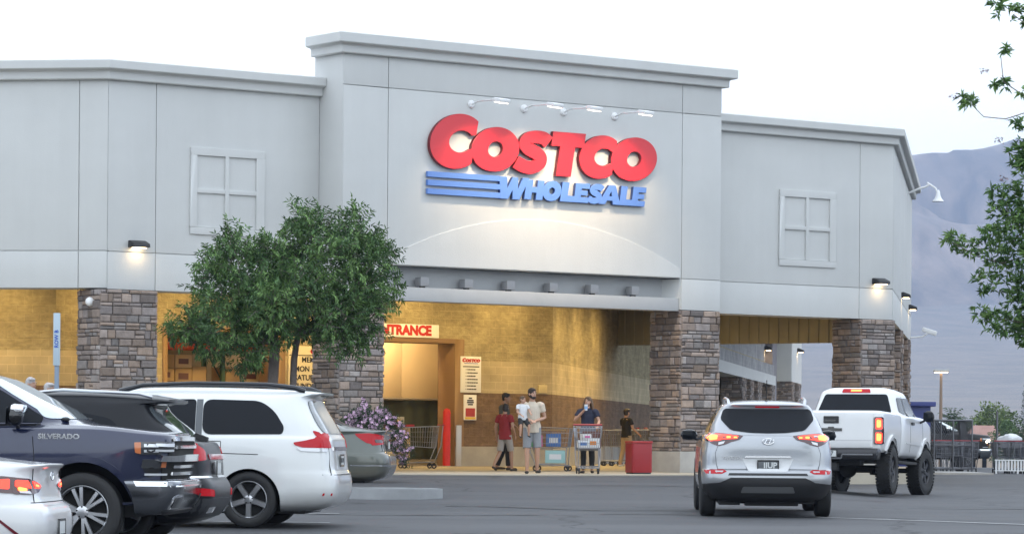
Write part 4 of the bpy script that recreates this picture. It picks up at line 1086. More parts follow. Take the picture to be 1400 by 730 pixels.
# ================================================================== lifted white pickup
def white_pickup():
    root = empty('pickup_truck', label='lifted white pickup truck with lit red tail lamps driving right', cat='pickup truck')
    P = paint('white_paint', (.70, .71, .72), 0, .3); c = Car(root, [P, well]); zl = .32       # lift
    # cab + front clip
    cx = 1.93
    hood = lambda x, y: zl+1.12-.10*sstep(4.0, 5.3, x)
    K = [ring(zl+.36, cx, 5.1, .80, 14, 5), ring(zl+.42, cx, 5.25, .88, 14, 5), ring(zl+.6, cx, 5.34, .915, 14, 5), ring(zl+.85, cx, 5.34, .92, 14, 5), ring(zl+1.0, cx, 5.30, .91, 14, 5), ring(hood, cx, 5.22, .885, 14, 4.5), ring(lambda x, y: hood(x, y)+.03, cx+.01, 5.1, .84, 14, 4),
         ring(lambda x, y: zl+1.17, cx+.02, 4.08, .815, 12, 6), ring(zl+1.3, cx+.08, 3.85, .775, 10, 6), ring(zl+1.45, cx+.15, 3.6, .735, 9, 6), ring(zl+1.56, cx+.2, 3.4, .70, 8, 6), ring(lambda x, y: zl+1.625-.02*(y/.6)**2, cx+.25, 3.28, .64, 7, 6), ring(zl+1.655, cx+.32, 3.1, .5, 5, 5), ring(zl+1.665, cx+.5, 2.9, .2, 4, 4)]
    body = c.shell(loft_mb(cat(K, 3)), 'cab', [(4.25, .48, .50)], W=.93)
    c.panel('rear_window', [(-.70, zl+1.18), (.70, zl+1.18), (.66, zl+1.3), (.585, zl+1.53), (-.585, zl+1.53), (-.66, zl+1.3)], 'rear', glassm, r=.05)
    hb = c.panel('high_brake_lamp', [(-.27, zl+1.56), (.27, zl+1.56), (.25, zl+1.62), (-.25, zl+1.62)], 'rear', lampred, off=.02, th=.03, r=.015)
    c.panel('brake_bulb', [(-.1, zl+1.575), (.1, zl+1.575), (.1, zl+1.605), (-.1, zl+1.605)], 'rear', lamphot, hb, off=.026, th=.02)
    c.lines([[(-.585, zl+1.54), (-.59, zl+1.66)], [(.585, zl+1.54), (.59, zl+1.66)]], 'rear', .022)
    for v in 'LR':
        c.panel('side_window', [(2.75, zl+1.14), (2.75, zl+1.48), (3.32, zl+1.49), (3.5, zl+1.43), (3.92, zl+1.16)], v, glassm, r=.05)
        c.panel('quarter_window', [(2.16, zl+1.2), (2.25, zl+1.47), (2.66, zl+1.48), (2.66, zl+1.16)], v, glassm, r=.05)
        c.lines([[(2.72, zl+.47), (2.70, zl+1.5)], [(3.95, zl+.48), (3.93, zl+.95), (3.96, zl+1.13)]], v, .014)
        c.panel('door_handle', [(2.8, zl+.98), (3.02, zl+.98), (3.02, zl+1.03), (2.8, zl+1.03)], v, plastic, off=.03, th=.02, r=.015)
        c.panel('door_crease', [(2.3, zl+.62), (3.9, zl+.60), (3.9, zl+.625), (2.3, zl+.645)], v, P, off=.012, th=.01)
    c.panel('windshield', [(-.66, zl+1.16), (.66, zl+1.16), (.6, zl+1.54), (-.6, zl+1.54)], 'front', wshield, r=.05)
    for sg in (1, -1): c.panel('headlight', [(sg*.86, zl+.86), (sg*.86, zl+1.0), (sg*.55, zl+.99), (sg*.55, zl+.88)], 'front', lampclr, off=.01)
    c.panel('grille', [(-.5, zl+.6), (.5, zl+.6), (.55, zl+1.0), (-.55, zl+1.0)], 'front', plastic, off=.012, r=.03)
    # load bed: hollow box with flared sides
    c2 = Car(root, [P, well])
    K = [ring(zl+.42, .03, 1.9, .86, 16, 30), ring(zl+.5, .0, 1.9, .90, 14, 30), ring(zl+.8, .0, 1.9, .925, 12, 30), ring(zl+.95, .0, 1.9, .92, 12, 30), ring(zl+1.1, .0, 1.9, .905, 12, 30), ring(zl+1.13, .01, 1.89, .89, 12, 30), ring(zl+1.14, .05, 1.86, .85, 12, 30), ring(zl+1.135, .07, 1.84, .82, 12, 30), ring(zl+.7, .075, 1.835, .80, 12, 30), ring(zl+.66, .1, 1.8, .76, 12, 30)]
    c2.shell(loft_mb(cat(K, 2)), 'bed', [(1.03, .47, .50)], W=.93)
    mb = MB()
    c2.patch(mb, [(-.755, zl+.50), (.755, zl+.50), (.765, zl+1.12), (-.765, zl+1.12)], 'rear', off=.022, th=.03, grid=.1, r=.02)
    tg = mb.build('tailgate', P, root, angle=30, bevel=.006)
    c2.panel('tailgate_crease', [(-.74, zl+.62), (.74, zl+.62), (.74, zl+.635), (-.74, zl+.635)], 'rear', mat('crease_shadow_white', (.5, .5, .52), .4), tg, off=.024)  # greyer white strip paints the shadow line of the crease
    c2.panel('tailgate_handle', [(-.14, zl+.93), (.14, zl+.93), (.14, zl+1.06), (-.14, zl+1.06)], 'rear', plastic, tg, off=.034, th=.03, r=.015)
    c2.panel('handle_grip', [(-.09, zl+.96), (.12, zl+.96), (.12, zl+1.0), (-.09, zl+1.0)], 'rear', gloss_blk, tg, off=.042, th=.03, r=.015)
    c2.panel('badge', [(-.2, zl+.845), (-.06, zl+.845), (-.05, zl+.87), (.05, zl+.87), (.06, zl+.845), (.2, zl+.845), (.18, zl+.79), (.06, zl+.79), (.05, zl+.765), (-.05, zl+.765), (-.06, zl+.79), (-.2, zl+.79)], 'rear', gloss_blk, tg, off=.034, th=.02)
    for sg in (1, -1):
        f = (lambda p: p) if sg > 0 else mir
        tl = c2.panel('tail_lamp', f([(.775, zl+.56), (.905, zl+.56), (.915, zl+.8), (.905, zl+1.03), (.89, zl+1.05), (.775, zl+1.05)]), 'rear', lampdk, off=.02, th=.03, grid=.04, r=.02)
        c2.panel('brake_light', [f([(.80, zl+.585), (.89, zl+.585), (.895, zl+.77), (.80, zl+.77)]), f([(.80, zl+.83), (.893, zl+.83), (.885, zl+1.02), (.80, zl+1.025)])], 'rear', lamplit, tl, off=.024, grid=.04, r=.02)
        c2.panel('brake_bulb', [f([(.815, zl+.62), (.875, zl+.62), (.88, zl+.755), (.815, zl+.755)]), f([(.815, zl+.86), (.875, zl+.86), (.87, zl+1.0), (.815, zl+1.0)])], 'rear', lamphot, tl, off=.028, grid=.04, r=.025)
    for v in 'LR':
        q = [(1.03+.61*math.cos(R_(a)), .49+.59*math.sin(R_(a))) for a in range(175, 0, -12)]; q2 = [(1.03+.53*math.cos(R_(a)), .49+.53*math.sin(R_(a))) for a in range(185, -10, -13)]
        c2.panel('arch_flare', q+q2[::-1], v, P, off=.03, th=.01, grid=.06)
        q = [(4.25+.61*math.cos(R_(a)), .50+.59*math.sin(R_(a))) for a in range(175, 0, -12)]; q2 = [(4.25+.53*math.cos(R_(a)), .50+.53*math.sin(R_(a))) for a in range(185, -10, -13)]
        c.panel('arch_flare', q+q2[::-1], v, P, off=.028, th=.01, grid=.06)
    # bumper
    K = [ring(zl+.27, -.12, .2, .82, 7, 20, .6), ring(zl+.30, -.16, .2, .86, 7, 20, .6), ring(zl+.46, -.17, .2, .875, 7, 20, .6), ring(zl+.485, -.14, .2, .86, 7, 20, .6)]
    b2 = Car(root, [gloss_blk]); bp_ = b2.shell(loft_mb(cat(K, 2)), 'rear_bumper', mats=[mat('bumper_dark', (.05, .05, .055), .25, .6)])
    b2.panel('chrome_trim', [(-.86, zl+.36), (-.25, zl+.36), (-.22, zl+.29), (.22, zl+.29), (.25, zl+.36), (.86, zl+.36), (.86, zl+.385), (.235, zl+.385), (.205, zl+.315), (-.205, zl+.315), (-.235, zl+.385), (-.86, zl+.385)], 'rear', chrome, bp_, off=.006, grid=.08)
    b2.panel('step_pad', [(-.86, zl+.462), (.86, zl+.462), (.85, zl+.482), (-.85, zl+.482)], 'rear', plastic, bp_, off=.006)
    o = plate(c, -.176, 0, zl+.385, .3, .15); plate_text(c, o, -.192, 0, zl+.385, '4T7', .1, plated)
    mb = MB(); mb.box(.3, 5.0, -.62, .62, zl+.28, zl+.40); mb.box(.15, .5, -.5, .5, zl+.18, zl+.34); mb.tube([(1.03, -.78, .46), (1.03, .78, .46)], .06); mb.ball((1.03, -.1, .45), .17); mb.tube([(4.25, -.78, .46), (4.25, .78, .46)], .05)
    mb.box(.8, 1.6, -.6, -.54, .34, .46); mb.box(2.0, 3.9, .72, .84, zl+.24, zl+.30); mb.box(2.0, 3.9, -.84, -.72, zl+.24, zl+.30); mb.obox((-.02, -.08, zl+.15), (.2, .12, .14)); mb.build('underbody', under, root, bevel=.02)
    for sg in (1, -1):
        wheel(root, 1.03, sg*.82, .445, .255, .24, 6, sg, dkalloy, 'five', 1); wheel(root, 4.25, sg*.82, .445, .255, .24, 6, sg, dkalloy, 'five', 1, steer=R_(-9))
        mirror_part(root, (3.72, sg*1.07, zl+1.16), (.18, .22, .24), sg, plastic)
    return root
car_ = white_pickup(); place_car(car_, 1136, 58.0, R_(90-18), 0, 0)

# ================================================================== white minivan
PARK = R_(-4)
def minivan():
    root = empty('minivan', label='white minivan with dark roof rails parked between the dark SUV and the grey green sedan', cat='minivan')
    P = paint('pearl_white_paint', (.72, .74, .74), 0, .3); c = Car(root, [P, well])
    belt = lambda x, y: 1.08-.16*sstep(3.4, 5.0, x)
    K = [ring(.20, .3, 4.8, .80, 5, 4), ring(.27, .10, 4.95, .93, 6, 4), ring(.40, .01, 5.05, .985, 7, 4), ring(.55, .0, 5.09, .992, 7, 4), ring(.66, .02, 5.08, .992, 7, 4), ring(.72, .05, 5.06, .99, 7, 4), ring(.9, .07, 5.0, .985, 7, 3.8), ring(belt, .09, 4.85, .965, 6.5, 3.6), ring(lambda x, y: belt(x, y)+.04, .11, 4.72, .945, 6, 3.5),
         ring(lambda x, y: 1.15-.06*sstep(3.6, 4.4, x), .13, 4.35, .93, 6, 3.8), ring(1.3, .22, 3.95, .90, 6, 4), ring(1.48, .33, 3.45, .845, 6, 4), ring(1.6, .36, 3.05, .79, 6, 4.5), ring(lambda x, y: 1.665-.02*((x-1.8)/1.5)**2, .24, 2.85, .72, 6, 5), ring(lambda x, y: 1.70-.03*((x-1.8)/1.5)**2, .22, 2.7, .66, 6, 5), ring(lambda x, y: 1.725-.035*((x-1.8)/1.5)**2, .4, 2.55, .5, 5, 4), ring(lambda x, y: 1.735-.04*((x-1.8)/1.5)**2, .7, 2.2, .2, 3, 3)]
    c.shell(loft_mb(cat(K, 3)), 'body', [(1.07, .33, .395), (4.1, .33, .395)], W=.99)
    for v in 'LR':
        c.panel('quarter_window', [(.66, 1.15), (.64, 1.24), (.77, 1.44), (.95, 1.56), (1.66, 1.575), (1.66, 1.14)], v, glassm, r=.12, grid=.06)
        c.panel('side_window', [(1.75, 1.13), (1.75, 1.575), (2.75, 1.56), (2.86, 1.12)], v, glassm, r=.05)
        c.panel('front_window', [(2.95, 1.12), (2.92, 1.54), (3.3, 1.46), (3.95, 1.2), (3.95, 1.1)], v, glassm, r=.05)
        c.panel('pillar_trim', [(1.665, 1.14), (1.665, 1.575), (1.745, 1.575), (1.745, 1.14)], v, mat('pillar_grey', (.10, .11, .12), .3) if v == 'L' else bpy.data.materials['pillar_grey'], off=.0025)
        c.lines([[(1.70, .3), (1.70, 1.12)], [(2.88, .3), (2.88, 1.1)], [(1.72, .62), (2.86, .62)]], v, .012)
        c.lines([[(.95, .90), (1.70, .92)]], v, .012)
        c.panel('side_trim', [(1.48, .27), (3.7, .27), (3.7, .34), (1.48, .34)], v, plastic, off=.004)
        tl = c.panel('tail_lamp', [(.52, 1.05), (.50, 1.02), (.40, .99), (.12, .985), (.11, 1.19), (.19, 1.165), (.27, 1.10), (.38, 1.075)], v, lampred, off=.012, th=.02, grid=.035, r=.02)
        c.panel('reverse_lens', [(.48, .985), (.42, .945), (.12, .935), (.12, .98), (.4, .985)], v, lampclr, tl, off=.014, grid=.04, r=.012)
    c.lines([[(1.42, .88), (1.65, .88)], [(1.65, .885), (1.65, 1.06)], [(1.645, 1.06), (1.42, 1.06)], [(1.42, 1.055), (1.42, .885)]], 'L', .012, name='fuel_door')
    c.panel('rear_window', [(-.72, 1.16), (.72, 1.16), (.74, 1.3), (.64, 1.57), (-.64, 1.57), (-.74, 1.3)], 'rear', mat('tinted_rear_glass', (.09, .105, .115), .05, coat=1), r=.06, off=.012, grid=.05)
    for sg in (1, -1):
        f = (lambda p: p) if sg > 0 else mir
        c.panel('tail_lamp', f([(.84, .985), (.83, 1.20), (.79, 1.18), (.75, 1.10), (.70, 1.06), (.68, .985)]), 'rear', lampred, off=.012, th=.02, grid=.035, r=.02)
        c.panel('reflector', f([(.9, .40), (.8, .40), (.8, .43), (.9, .43)]), 'rear', lampred, off=.006)
    c.panel('hatch_trim', [(-.55, .955), (.55, .955), (.55, 1.0), (-.55, 1.0)], 'rear', chrome, off=.012, th=.02)
    c.panel('plate_recess', [(-.3, .72), (.3, .72), (.34, .93), (-.34, .93)], 'rear', P, off=.003)
    o = plate(c, .05, 0, .83); plate_text(c, o, .034, 0, .83, '83K 914', .075, plated)
    c.lines([[(-.9, .655), (.9, .655)], [(.80, .655), (.76, .9), (.76, 1.0)], [(-.80, .655), (-.76, .9), (-.76, 1.0)]], 'rear', .012)
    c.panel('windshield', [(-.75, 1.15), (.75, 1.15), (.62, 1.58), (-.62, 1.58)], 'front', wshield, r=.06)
    for sg in (1, -1):
        wheel(root, 1.07, sg*.86, .345, .235, .232, 5, sg, alloy, 'five'); wheel(root, 4.1, sg*.86, .345, .235, .232, 5, sg, alloy, 'five')
        mb = MB(); mb.tube([(.42, sg*.66, 1.685), (.55, sg*.675, 1.725), (.9, sg*.69, 1.765), (1.8, sg*.70, 1.775), (2.45, sg*.69, 1.745), (2.75, sg*.67, 1.67)], [.03, .034, .026, .024, .028, .035], 8); mb.build('roof_rail', mat('rail_black', (.02, .022, .028), .35) if sg > 0 else bpy.data.materials['rail_black'], root)
        mirror_part(root, (3.75, sg*1.08, 1.12), (.18, .24, .2), sg, P)
    mb = MB(); mb.box(.4, 4.6, -.7, .7, .17, .28); mb.tube([(1.07, -.8, .32), (1.07, .8, .32)], .05); mb.build('underbody', under, root, bevel=.02)
    return root
car_ = minivan(); place_car(car_, 341, 39.7, PI+R_(-5), 1.07, .9)
# ================================================================== big dark blue pickup nosing out of its bay
def big_pickup(label, pcol, px, Y, heading, lx, ly, text=True, lit=False, dz=0, ct=1.):
    root = empty('pickup_truck', label=label, cat='pickup truck')
    P = paint('truck_paint', pcol, .35 if ct else 0, .25 if ct else .5, ct); c = Car(root, [P, well]); CX = 1.9
    hood = lambda x, y: 1.275-.055*sstep(4.9, 5.75, x)
    K = [ring(.50, CX, 5.5, .90, 14, 6), ring(.56, CX, 5.66, .97, 14, 6), ring(.75, CX, 5.76, 1.0, 14, 6), ring(.98, CX, 5.80, 1.012, 14, 6), ring(1.12, CX, 5.81, 1.005, 14, 7), ring(hood, CX, 5.80, .985, 14, 7), ring(lambda x, y: hood(x, y)+.03, CX+.01, 5.78, .955, 14, 6.5), ring(lambda x, y: hood(x, y)+.06-.01*sstep(5.2, 5.7, x), CX+.02, 5.70, .88, 14, 6),
         ring(lambda x, y: 1.385-.02*(y/.8)**2-.02*sstep(4.3, 4.8, x), CX+.02, 4.82, .86, 12, 5), ring(1.50, CX+.06, 4.55, .845, 10, 5), ring(1.68, CX+.12, 4.18, .79, 9, 5), ring(1.81, CX+.18, 3.92, .745, 8, 5.5), ring(lambda x, y: 1.875-.02*(y/.7)**2, CX+.25, 3.74, .69, 7, 6), ring(1.905, CX+.35, 3.55, .55, 5, 5), ring(1.915, CX+.5, 3.3, .2, 4, 4)]
    c.shell(loft_mb(cat(K, 3)), 'cab', [(4.87, .42, .535)], W=1.01, inner=.5)
    K = [ring(.50, .05, 1.87, .90, 14, 30), ring(.6, .0, 1.87, 1.0, 14, 30), ring(1.0, .0, 1.87, 1.01, 14, 30), ring(1.30, .0, 1.87, .99, 14, 30), ring(1.35, .02, 1.86, .95, 14, 30), ring(1.34, .06, 1.83, .9, 14, 30), ring(.85, .07, 1.82, .88, 14, 30), ring(.8, .1, 1.78, .8, 14, 30)]
    c2 = Car(root, [P, well]); c2.shell(loft_mb(cat(K, 2)), 'bed', [(1.12, .42, .52)], W=1.01)
    for sg in (1, -1): c2.panel('tail_lamp', [(sg*.86, .9), (sg*.99, .9), (sg*.99, 1.28), (sg*.86, 1.28)], 'rear', lampred, off=.01)
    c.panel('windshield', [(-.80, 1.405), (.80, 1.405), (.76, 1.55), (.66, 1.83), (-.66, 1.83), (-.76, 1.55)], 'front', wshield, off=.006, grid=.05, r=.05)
    for v in 'LR':
        q = [(4.87+.60*math.cos(R_(a)), .42+.60*math.sin(R_(a))) for a in range(178, -5, -12)]; q2 = [(4.87+.53*math.cos(R_(a)), .42+.53*math.sin(R_(a))) for a in range(178, -5, -12)]
        c.panel('arch_flare', q+q2[::-1], v, P, off=.018, th=.012, grid=.06)
        c.panel('side_window', [(3.1, 1.36), (3.1, 1.78), (3.72, 1.79), (3.95, 1.70), (4.42, 1.42), (4.4, 1.36)], v, glassm, off=.006, r=.05)
        c.panel('rear_side_window', [(2.15, 1.36), (2.2, 1.76), (2.98, 1.78), (2.98, 1.36)], v, glassm, off=.006, r=.05)
        c.lines([[(4.33, .58), (4.36, 1.0), (4.33, 1.3)], [(3.04, .58), (3.04, 1.36)]], v, .012)
        c.panel('door_handle', [(3.12, 1.12), (3.36, 1.12), (3.36, 1.17), (3.12, 1.17)], v, P, off=.03, th=.02, r=.015)
        c.panel('belt_trim', [(2.1, 1.325), (4.36, 1.325), (4.4, 1.345), (2.1, 1.345)], v, gloss_blk, off=.012)
        c.panel('headlight', [(5.42, 1.165), (5.43, 1.05), (5.50, 1.035), (5.69, 1.04), (5.68, 1.165)], v, housing, off=.012, th=.02, grid=.04, r=.015)
        c.panel('led_bar', [(5.52, 1.145), (5.66, 1.145), (5.66, 1.115), (5.52, 1.115)], v, lampled, off=.018, grid=.05)
        c.panel('led_bar', [(5.52, 1.085), (5.66, 1.085), (5.66, 1.06), (5.52, 1.06)], v, lampled, off=.018, grid=.05)
        c.panel('side_marker', [(5.42, 1.16), (5.43, 1.055), (5.49, 1.04), (5.49, 1.162)], v, lampamb, off=.017, grid=.04, r=.01)
        c.panel('side_vent', [(5.50, .90), (5.70, .90), (5.70, .79), (5.56, .79)], v, gloss_blk, off=.008)
    # front face
    gr_ = c.panel('grille', [(-.80, .73), (.80, .73), (.84, .9), (.72, 1.215), (-.72, 1.215), (-.84, .9)], 'front', well, off=.012, grid=.08, r=.04)
    for k, (z0, z1, w, o_) in enumerate(((1.175, 1.215, .72, .04), (1.10, 1.13, .70, .045), (.97, 1.04, .88, .085), (.895, .925, .70, .045), (.825, .855, .72, .05), (.75, .78, .78, .045))):
        c.panel('chrome_bar', [(-w, z0), (w, z0), (w, z1), (-w, z1)], 'front', chrome, gr_, off=o_, th=.02, grid=.1)
    for sg in (1, -1):
        f = (lambda p: p) if sg > 0 else mir
        h = c.panel('headlight', f([(.70, 1.06), (.95, 1.06), (.95, 1.165), (.70, 1.165)]), 'front', housing, off=.02, th=.02, grid=.05, r=.015)
        c.panel('led_bar', [f([(.74, 1.12), (.92, 1.12), (.92, 1.15), (.74, 1.15)]), f([(.74, 1.07), (.92, 1.07), (.92, 1.09), (.74, 1.09)])], 'front', lampled, h, off=.03)
        if lit: c.panel('lamp_core', f([(.75, 1.0), (.9, 1.0), (.9, 1.1), (.75, 1.1)]), 'front', headglow, h, off=.03)
        c.panel('signal_lamp', f([(.78, .89), (.95, .89), (.95, .985), (.80, .985)]), 'front', housing, off=.014, grid=.05, r=.012)
        c.panel('amber_lens', f([(.80, .90), (.85, .90), (.85, .97), (.80, .97)]), 'front', lampamb, off=.02)
        c.panel('low_lamp', f([(.76, .815), (.93, .815), (.93, .835), (.76, .835)]), 'front', lampled, off=.016)
    K = [ring(.40, 5.0, 5.74, .93, 12, 7), ring(.44, 5.0, 5.80, .985, 12, 7), ring(.56, 5.0, 5.88, 1.01, 12, 7), ring(.70, 5.0, 5.90, 1.015, 12, 7), ring(.75, 5.02, 5.885, 1.01, 12, 7), ring(.765, 5.06, 5.82, .97, 12, 7)]
    b2 = Car(root, [chrome]); bb = b2.shell(loft_mb(cat(K, 3)), 'front_bumper', [(4.87, .42, .56)], W=1.01, mats=[mat('bumper_chrome', (.22, .23, .25), .14, 1), well], inner=.5)  # dark chrome base below the lip stands for the mirrored ground
    for sg in (1, -1):
        f = (lambda p: p) if sg > 0 else mir
        fo = b2.panel('fog_surround', f([(.52, .46), (.95, .46), (.95, .59), (.85, .61), (.62, .61)]), 'front', chrome if sg < 0 else plastic, bb, off=.008, grid=.06, r=.03)
        b2.panel('fog_lamp', f([(.57, .475), (.91, .475), (.91, .585), (.66, .59)]), 'front', gloss_blk, bb, off=.012, grid=.06, r=.03)
        b2.panel('parking_sensor', f([(.55, .67), (.575, .67), (.575, .695), (.55, .695)]), 'front', alloy, bb, off=.006)
    b2.panel('sky_bright_lip', [(-.99, .695), (.99, .695), (.985, .752), (-.985, .752)], 'front', chrome, bb, off=.006)  # brighter chrome strip paints the sky reflection along the bumper top
    for v in 'LR': b2.panel('sky_bright_lip', [(5.45, .70), (5.78, .70), (5.78, .75), (5.42, .75)], v, chrome, bb, off=.006)
    b2.panel('air_dam', [(-.95, .405), (.95, .405), (.97, .445), (-.97, .445)], 'front', plastic, bb, off=.012)
    if text:
        h = c.hit('R', 4.62, 1.185)
        for sg, xx in ((-1, 4.62), (1, 4.62)):
            M = Matrix(((-sg, 0, 0, xx), (0, 0, sg, sg*(abs(h[0].y)+.002)), (0, 1, 0, 1.215), (0, 0, 0, 1)))
            mb = MB(); add_mesh(mb, text_mesh('SILVERADO', .075, .004, .003, sx=1.15), M); mb.build('lettering', chrome, root, merge=False)
    mb = MB(); mb.box(.3, 5.4, -.7, .7, .36, .52); mb.tube([(1.12, -.85, .42), (1.12, .85, .42)], .07); mb.tube([(4.87, -.85, .42), (4.87, .85, .42)], .06); mb.build('underbody', under, root, bevel=.02)
    for sg in (1, -1):
        wheel(root, 1.12, sg*.87, .42, .28, .285, 6, sg, alloy, 'split'); wheel(root, 4.87, sg*.87, .42, .28, .285, 6, sg, alloy, 'split')
        m_ = mirror_part(root, (4.18, sg*1.14, 1.43), (.2, .28, .26), sg, gloss_blk)
        mb = MB(); mb.obox((.03, 0, .05), (.14, .24, .10)); mb.build('chrome_cap', chrome, m_, (.012, 0, .02), bevel=.03)
        mb = MB(); mb.tube([(4.62, sg*.12, 1.40), (4.60, sg*.6, 1.415)], .012); mb.ball((4.63, sg*.68, 1.40), (.05, .05, .025), 8); mb.build('wiper', plastic, root)
    mb = MB(); mb.ball((2.9, 0, 1.915), (.14, .03, .085), 14); mb.build('roof_antenna', P, root)
    return place_car(root, px, Y, heading, lx, ly, dz)
big_pickup('dark blue full size pickup parked nose out with chrome grille and bumper', (.008, .013, .045), 112, 34.0, R_(-3), 4.87, -1.0)

# ================================================================== dark crossover next to it
def dark_crossover():
    root = empty('suv', label='dark grey crossover with chrome tailgate trim parked between the blue pickup and the white minivan', cat='suv')
    P = paint('charcoal_paint', (.006, .007, .010), 0, .35, .15); P.node_tree.nodes['Principled BSDF'].inputs['Specular IOR Level'].default_value = .2; c = Car(root, [P, well])
    belt = lambda x, y: 1.05-.15*sstep(3.0, 4.5, x)
    K = [ring(.22, .3, 4.3, .75, 5, 4), ring(.3, .1, 4.5, .90, 6, 5), ring(.45, .0, 4.62, .935, 6, 5), ring(.6, -.01, 4.66, .94, 6, 5), ring(.68, .03, 4.66, .94, 6, 5), ring(.73, .07, 4.65, .94, 6, 5), ring(.9, .08, 4.6, .935, 5.5, 4.5), ring(belt, .12, 4.5, .915, 5, 4), ring(lambda x, y: belt(x, y)+.04, .17, 4.35, .88, 5, 4),
         ring(lambda x, y: 1.10-.04*sstep(3.2, 3.8, x), .26, 3.6, .85, 5, 4), ring(1.22, .42, 3.3, .81, 5, 4), ring(1.36, .62, 2.95, .75, 5, 4.5), ring(1.48, .70, 2.6, .69, 5, 4.5), ring(lambda x, y: 1.545-.05*((x-1.7)/1.2)**2, .50, 2.45, .63, 5, 5), ring(lambda x, y: 1.585-.06*((x-1.7)/1.2)**2, .46, 2.3, .58, 6, 5), ring(lambda x, y: 1.615-.065*((x-1.7)/1.2)**2, .52, 2.2, .45, 5, 4), ring(lambda x, y: 1.63-.06*((x-1.7)/1.2)**2, .8, 2.0, .15, 3, 3)]
    c.shell(loft_mb(cat(K, 3)), 'body', [(.98, .34, .40), (3.7, .34, .40)], W=.94)
    for v in 'LR':
        c.panel('quarter_window', [(.98, 1.16), (1.12, 1.33), (1.52, 1.40), (1.62, 1.16)], v, glassm, r=.09, grid=.05, off=.006)
        c.panel('side_window', [(1.70, 1.13), (1.62, 1.43), (2.4, 1.45), (2.55, 1.11)], v, glassm, r=.04, off=.006)
        c.panel('front_window', [(2.63, 1.11), (2.5, 1.44), (2.9, 1.36), (3.3, 1.12)], v, glassm, r=.04, off=.006)
        c.panel('tail_lamp', [(.58, 1.03), (.54, .97), (.40, .90), (.18, .88), (.17, 1.07), (.34, 1.085)], v, lampred, off=.012, th=.02, grid=.035, r=.03)
        c.panel('sill_cladding', [(1.4, .26), (3.3, .26), (3.3, .38), (1.4, .38)], v, plastic, off=.006)
    c.panel('rear_window', [(-.66, 1.13), (.66, 1.13), (.66, 1.28), (.56, 1.47), (-.56, 1.47), (-.66, 1.28)], 'rear', bpy.data.materials['tinted_rear_glass'], r=.05, off=.006)
    c.panel('spoiler_shade', [(-.5, 1.49), (.5, 1.49), (.5, 1.53), (-.5, 1.53)], 'rear', gloss_blk, off=.01)
    for sg in (1, -1):
        f = (lambda p: p) if sg > 0 else mir
        c.panel('tail_lamp', f([(.83, .88), (.82, 1.06), (.68, 1.05), (.56, .99), (.60, .90)]), 'rear', lampred, off=.012, th=.02, grid=.035, r=.03)
        c.panel('reflector', f([(.84, .52), (.83, .60), (.62, .58), (.60, .51)]), 'rear', lampred, off=.016, th=.02, r=.02)
        c.panel('exhaust_trim', f([(.66, .34), (.36, .34), (.36, .40), (.66, .40)]), 'rear', chrome, off=.015)
    c.panel('chrome_strip', [(-.52, .90), (.52, .90), (.52, .955), (-.52, .955)], 'rear', chrome, off=.03, th=.03)
    c.panel('bumper_crease', [(-.88, .70), (.88, .70), (.88, .725), (-.88, .725)], 'rear', chrome, off=.01)
    c.panel('lower_bumper', [(-.92, .29), (.92, .29), (.92, .49), (-.92, .49)], 'rear', mat('clad_grey', (.035, .036, .04), .6), off=.008, th=.03)
    c.panel('wiper_base', [(-.06, 1.09), (.06, 1.09), (.06, 1.15), (-.06, 1.15)], 'rear', plastic, off=.05, th=.05)
    c.panel('plate_recess', [(-.3, .73), (.3, .73), (.34, .89), (-.34, .89)], 'rear', chrome, off=.004)
    plate(c, .045, 0, .81)
    for sg in (1, -1):
        wheel(root, .98, sg*.82, .355, .235, .235, 5, sg, alloy); wheel(root, 3.7, sg*.82, .355, .235, .235, 5, sg, alloy)
        mirror_part(root, (2.98, sg*1.03, 1.1), (.16, .22, .17), sg, P)
        mb = MB(); mb.tube([(.7, sg*.58, 1.565), (.85, sg*.59, 1.60), (1.7, sg*.60, 1.635), (2.3, sg*.58, 1.575)], .018, 8); mb.build('roof_rail', alloy, root)
    mb = MB(); mb.box(.4, 4.3, -.68, .68, .2, .3); mb.build('underbody', under, root, bevel=.02)
    root.scale = (1, 1, 1.04)
    return root
car_ = dark_crossover(); place_car(car_, 311, 36.9, PI+PARK, .02, -.5)

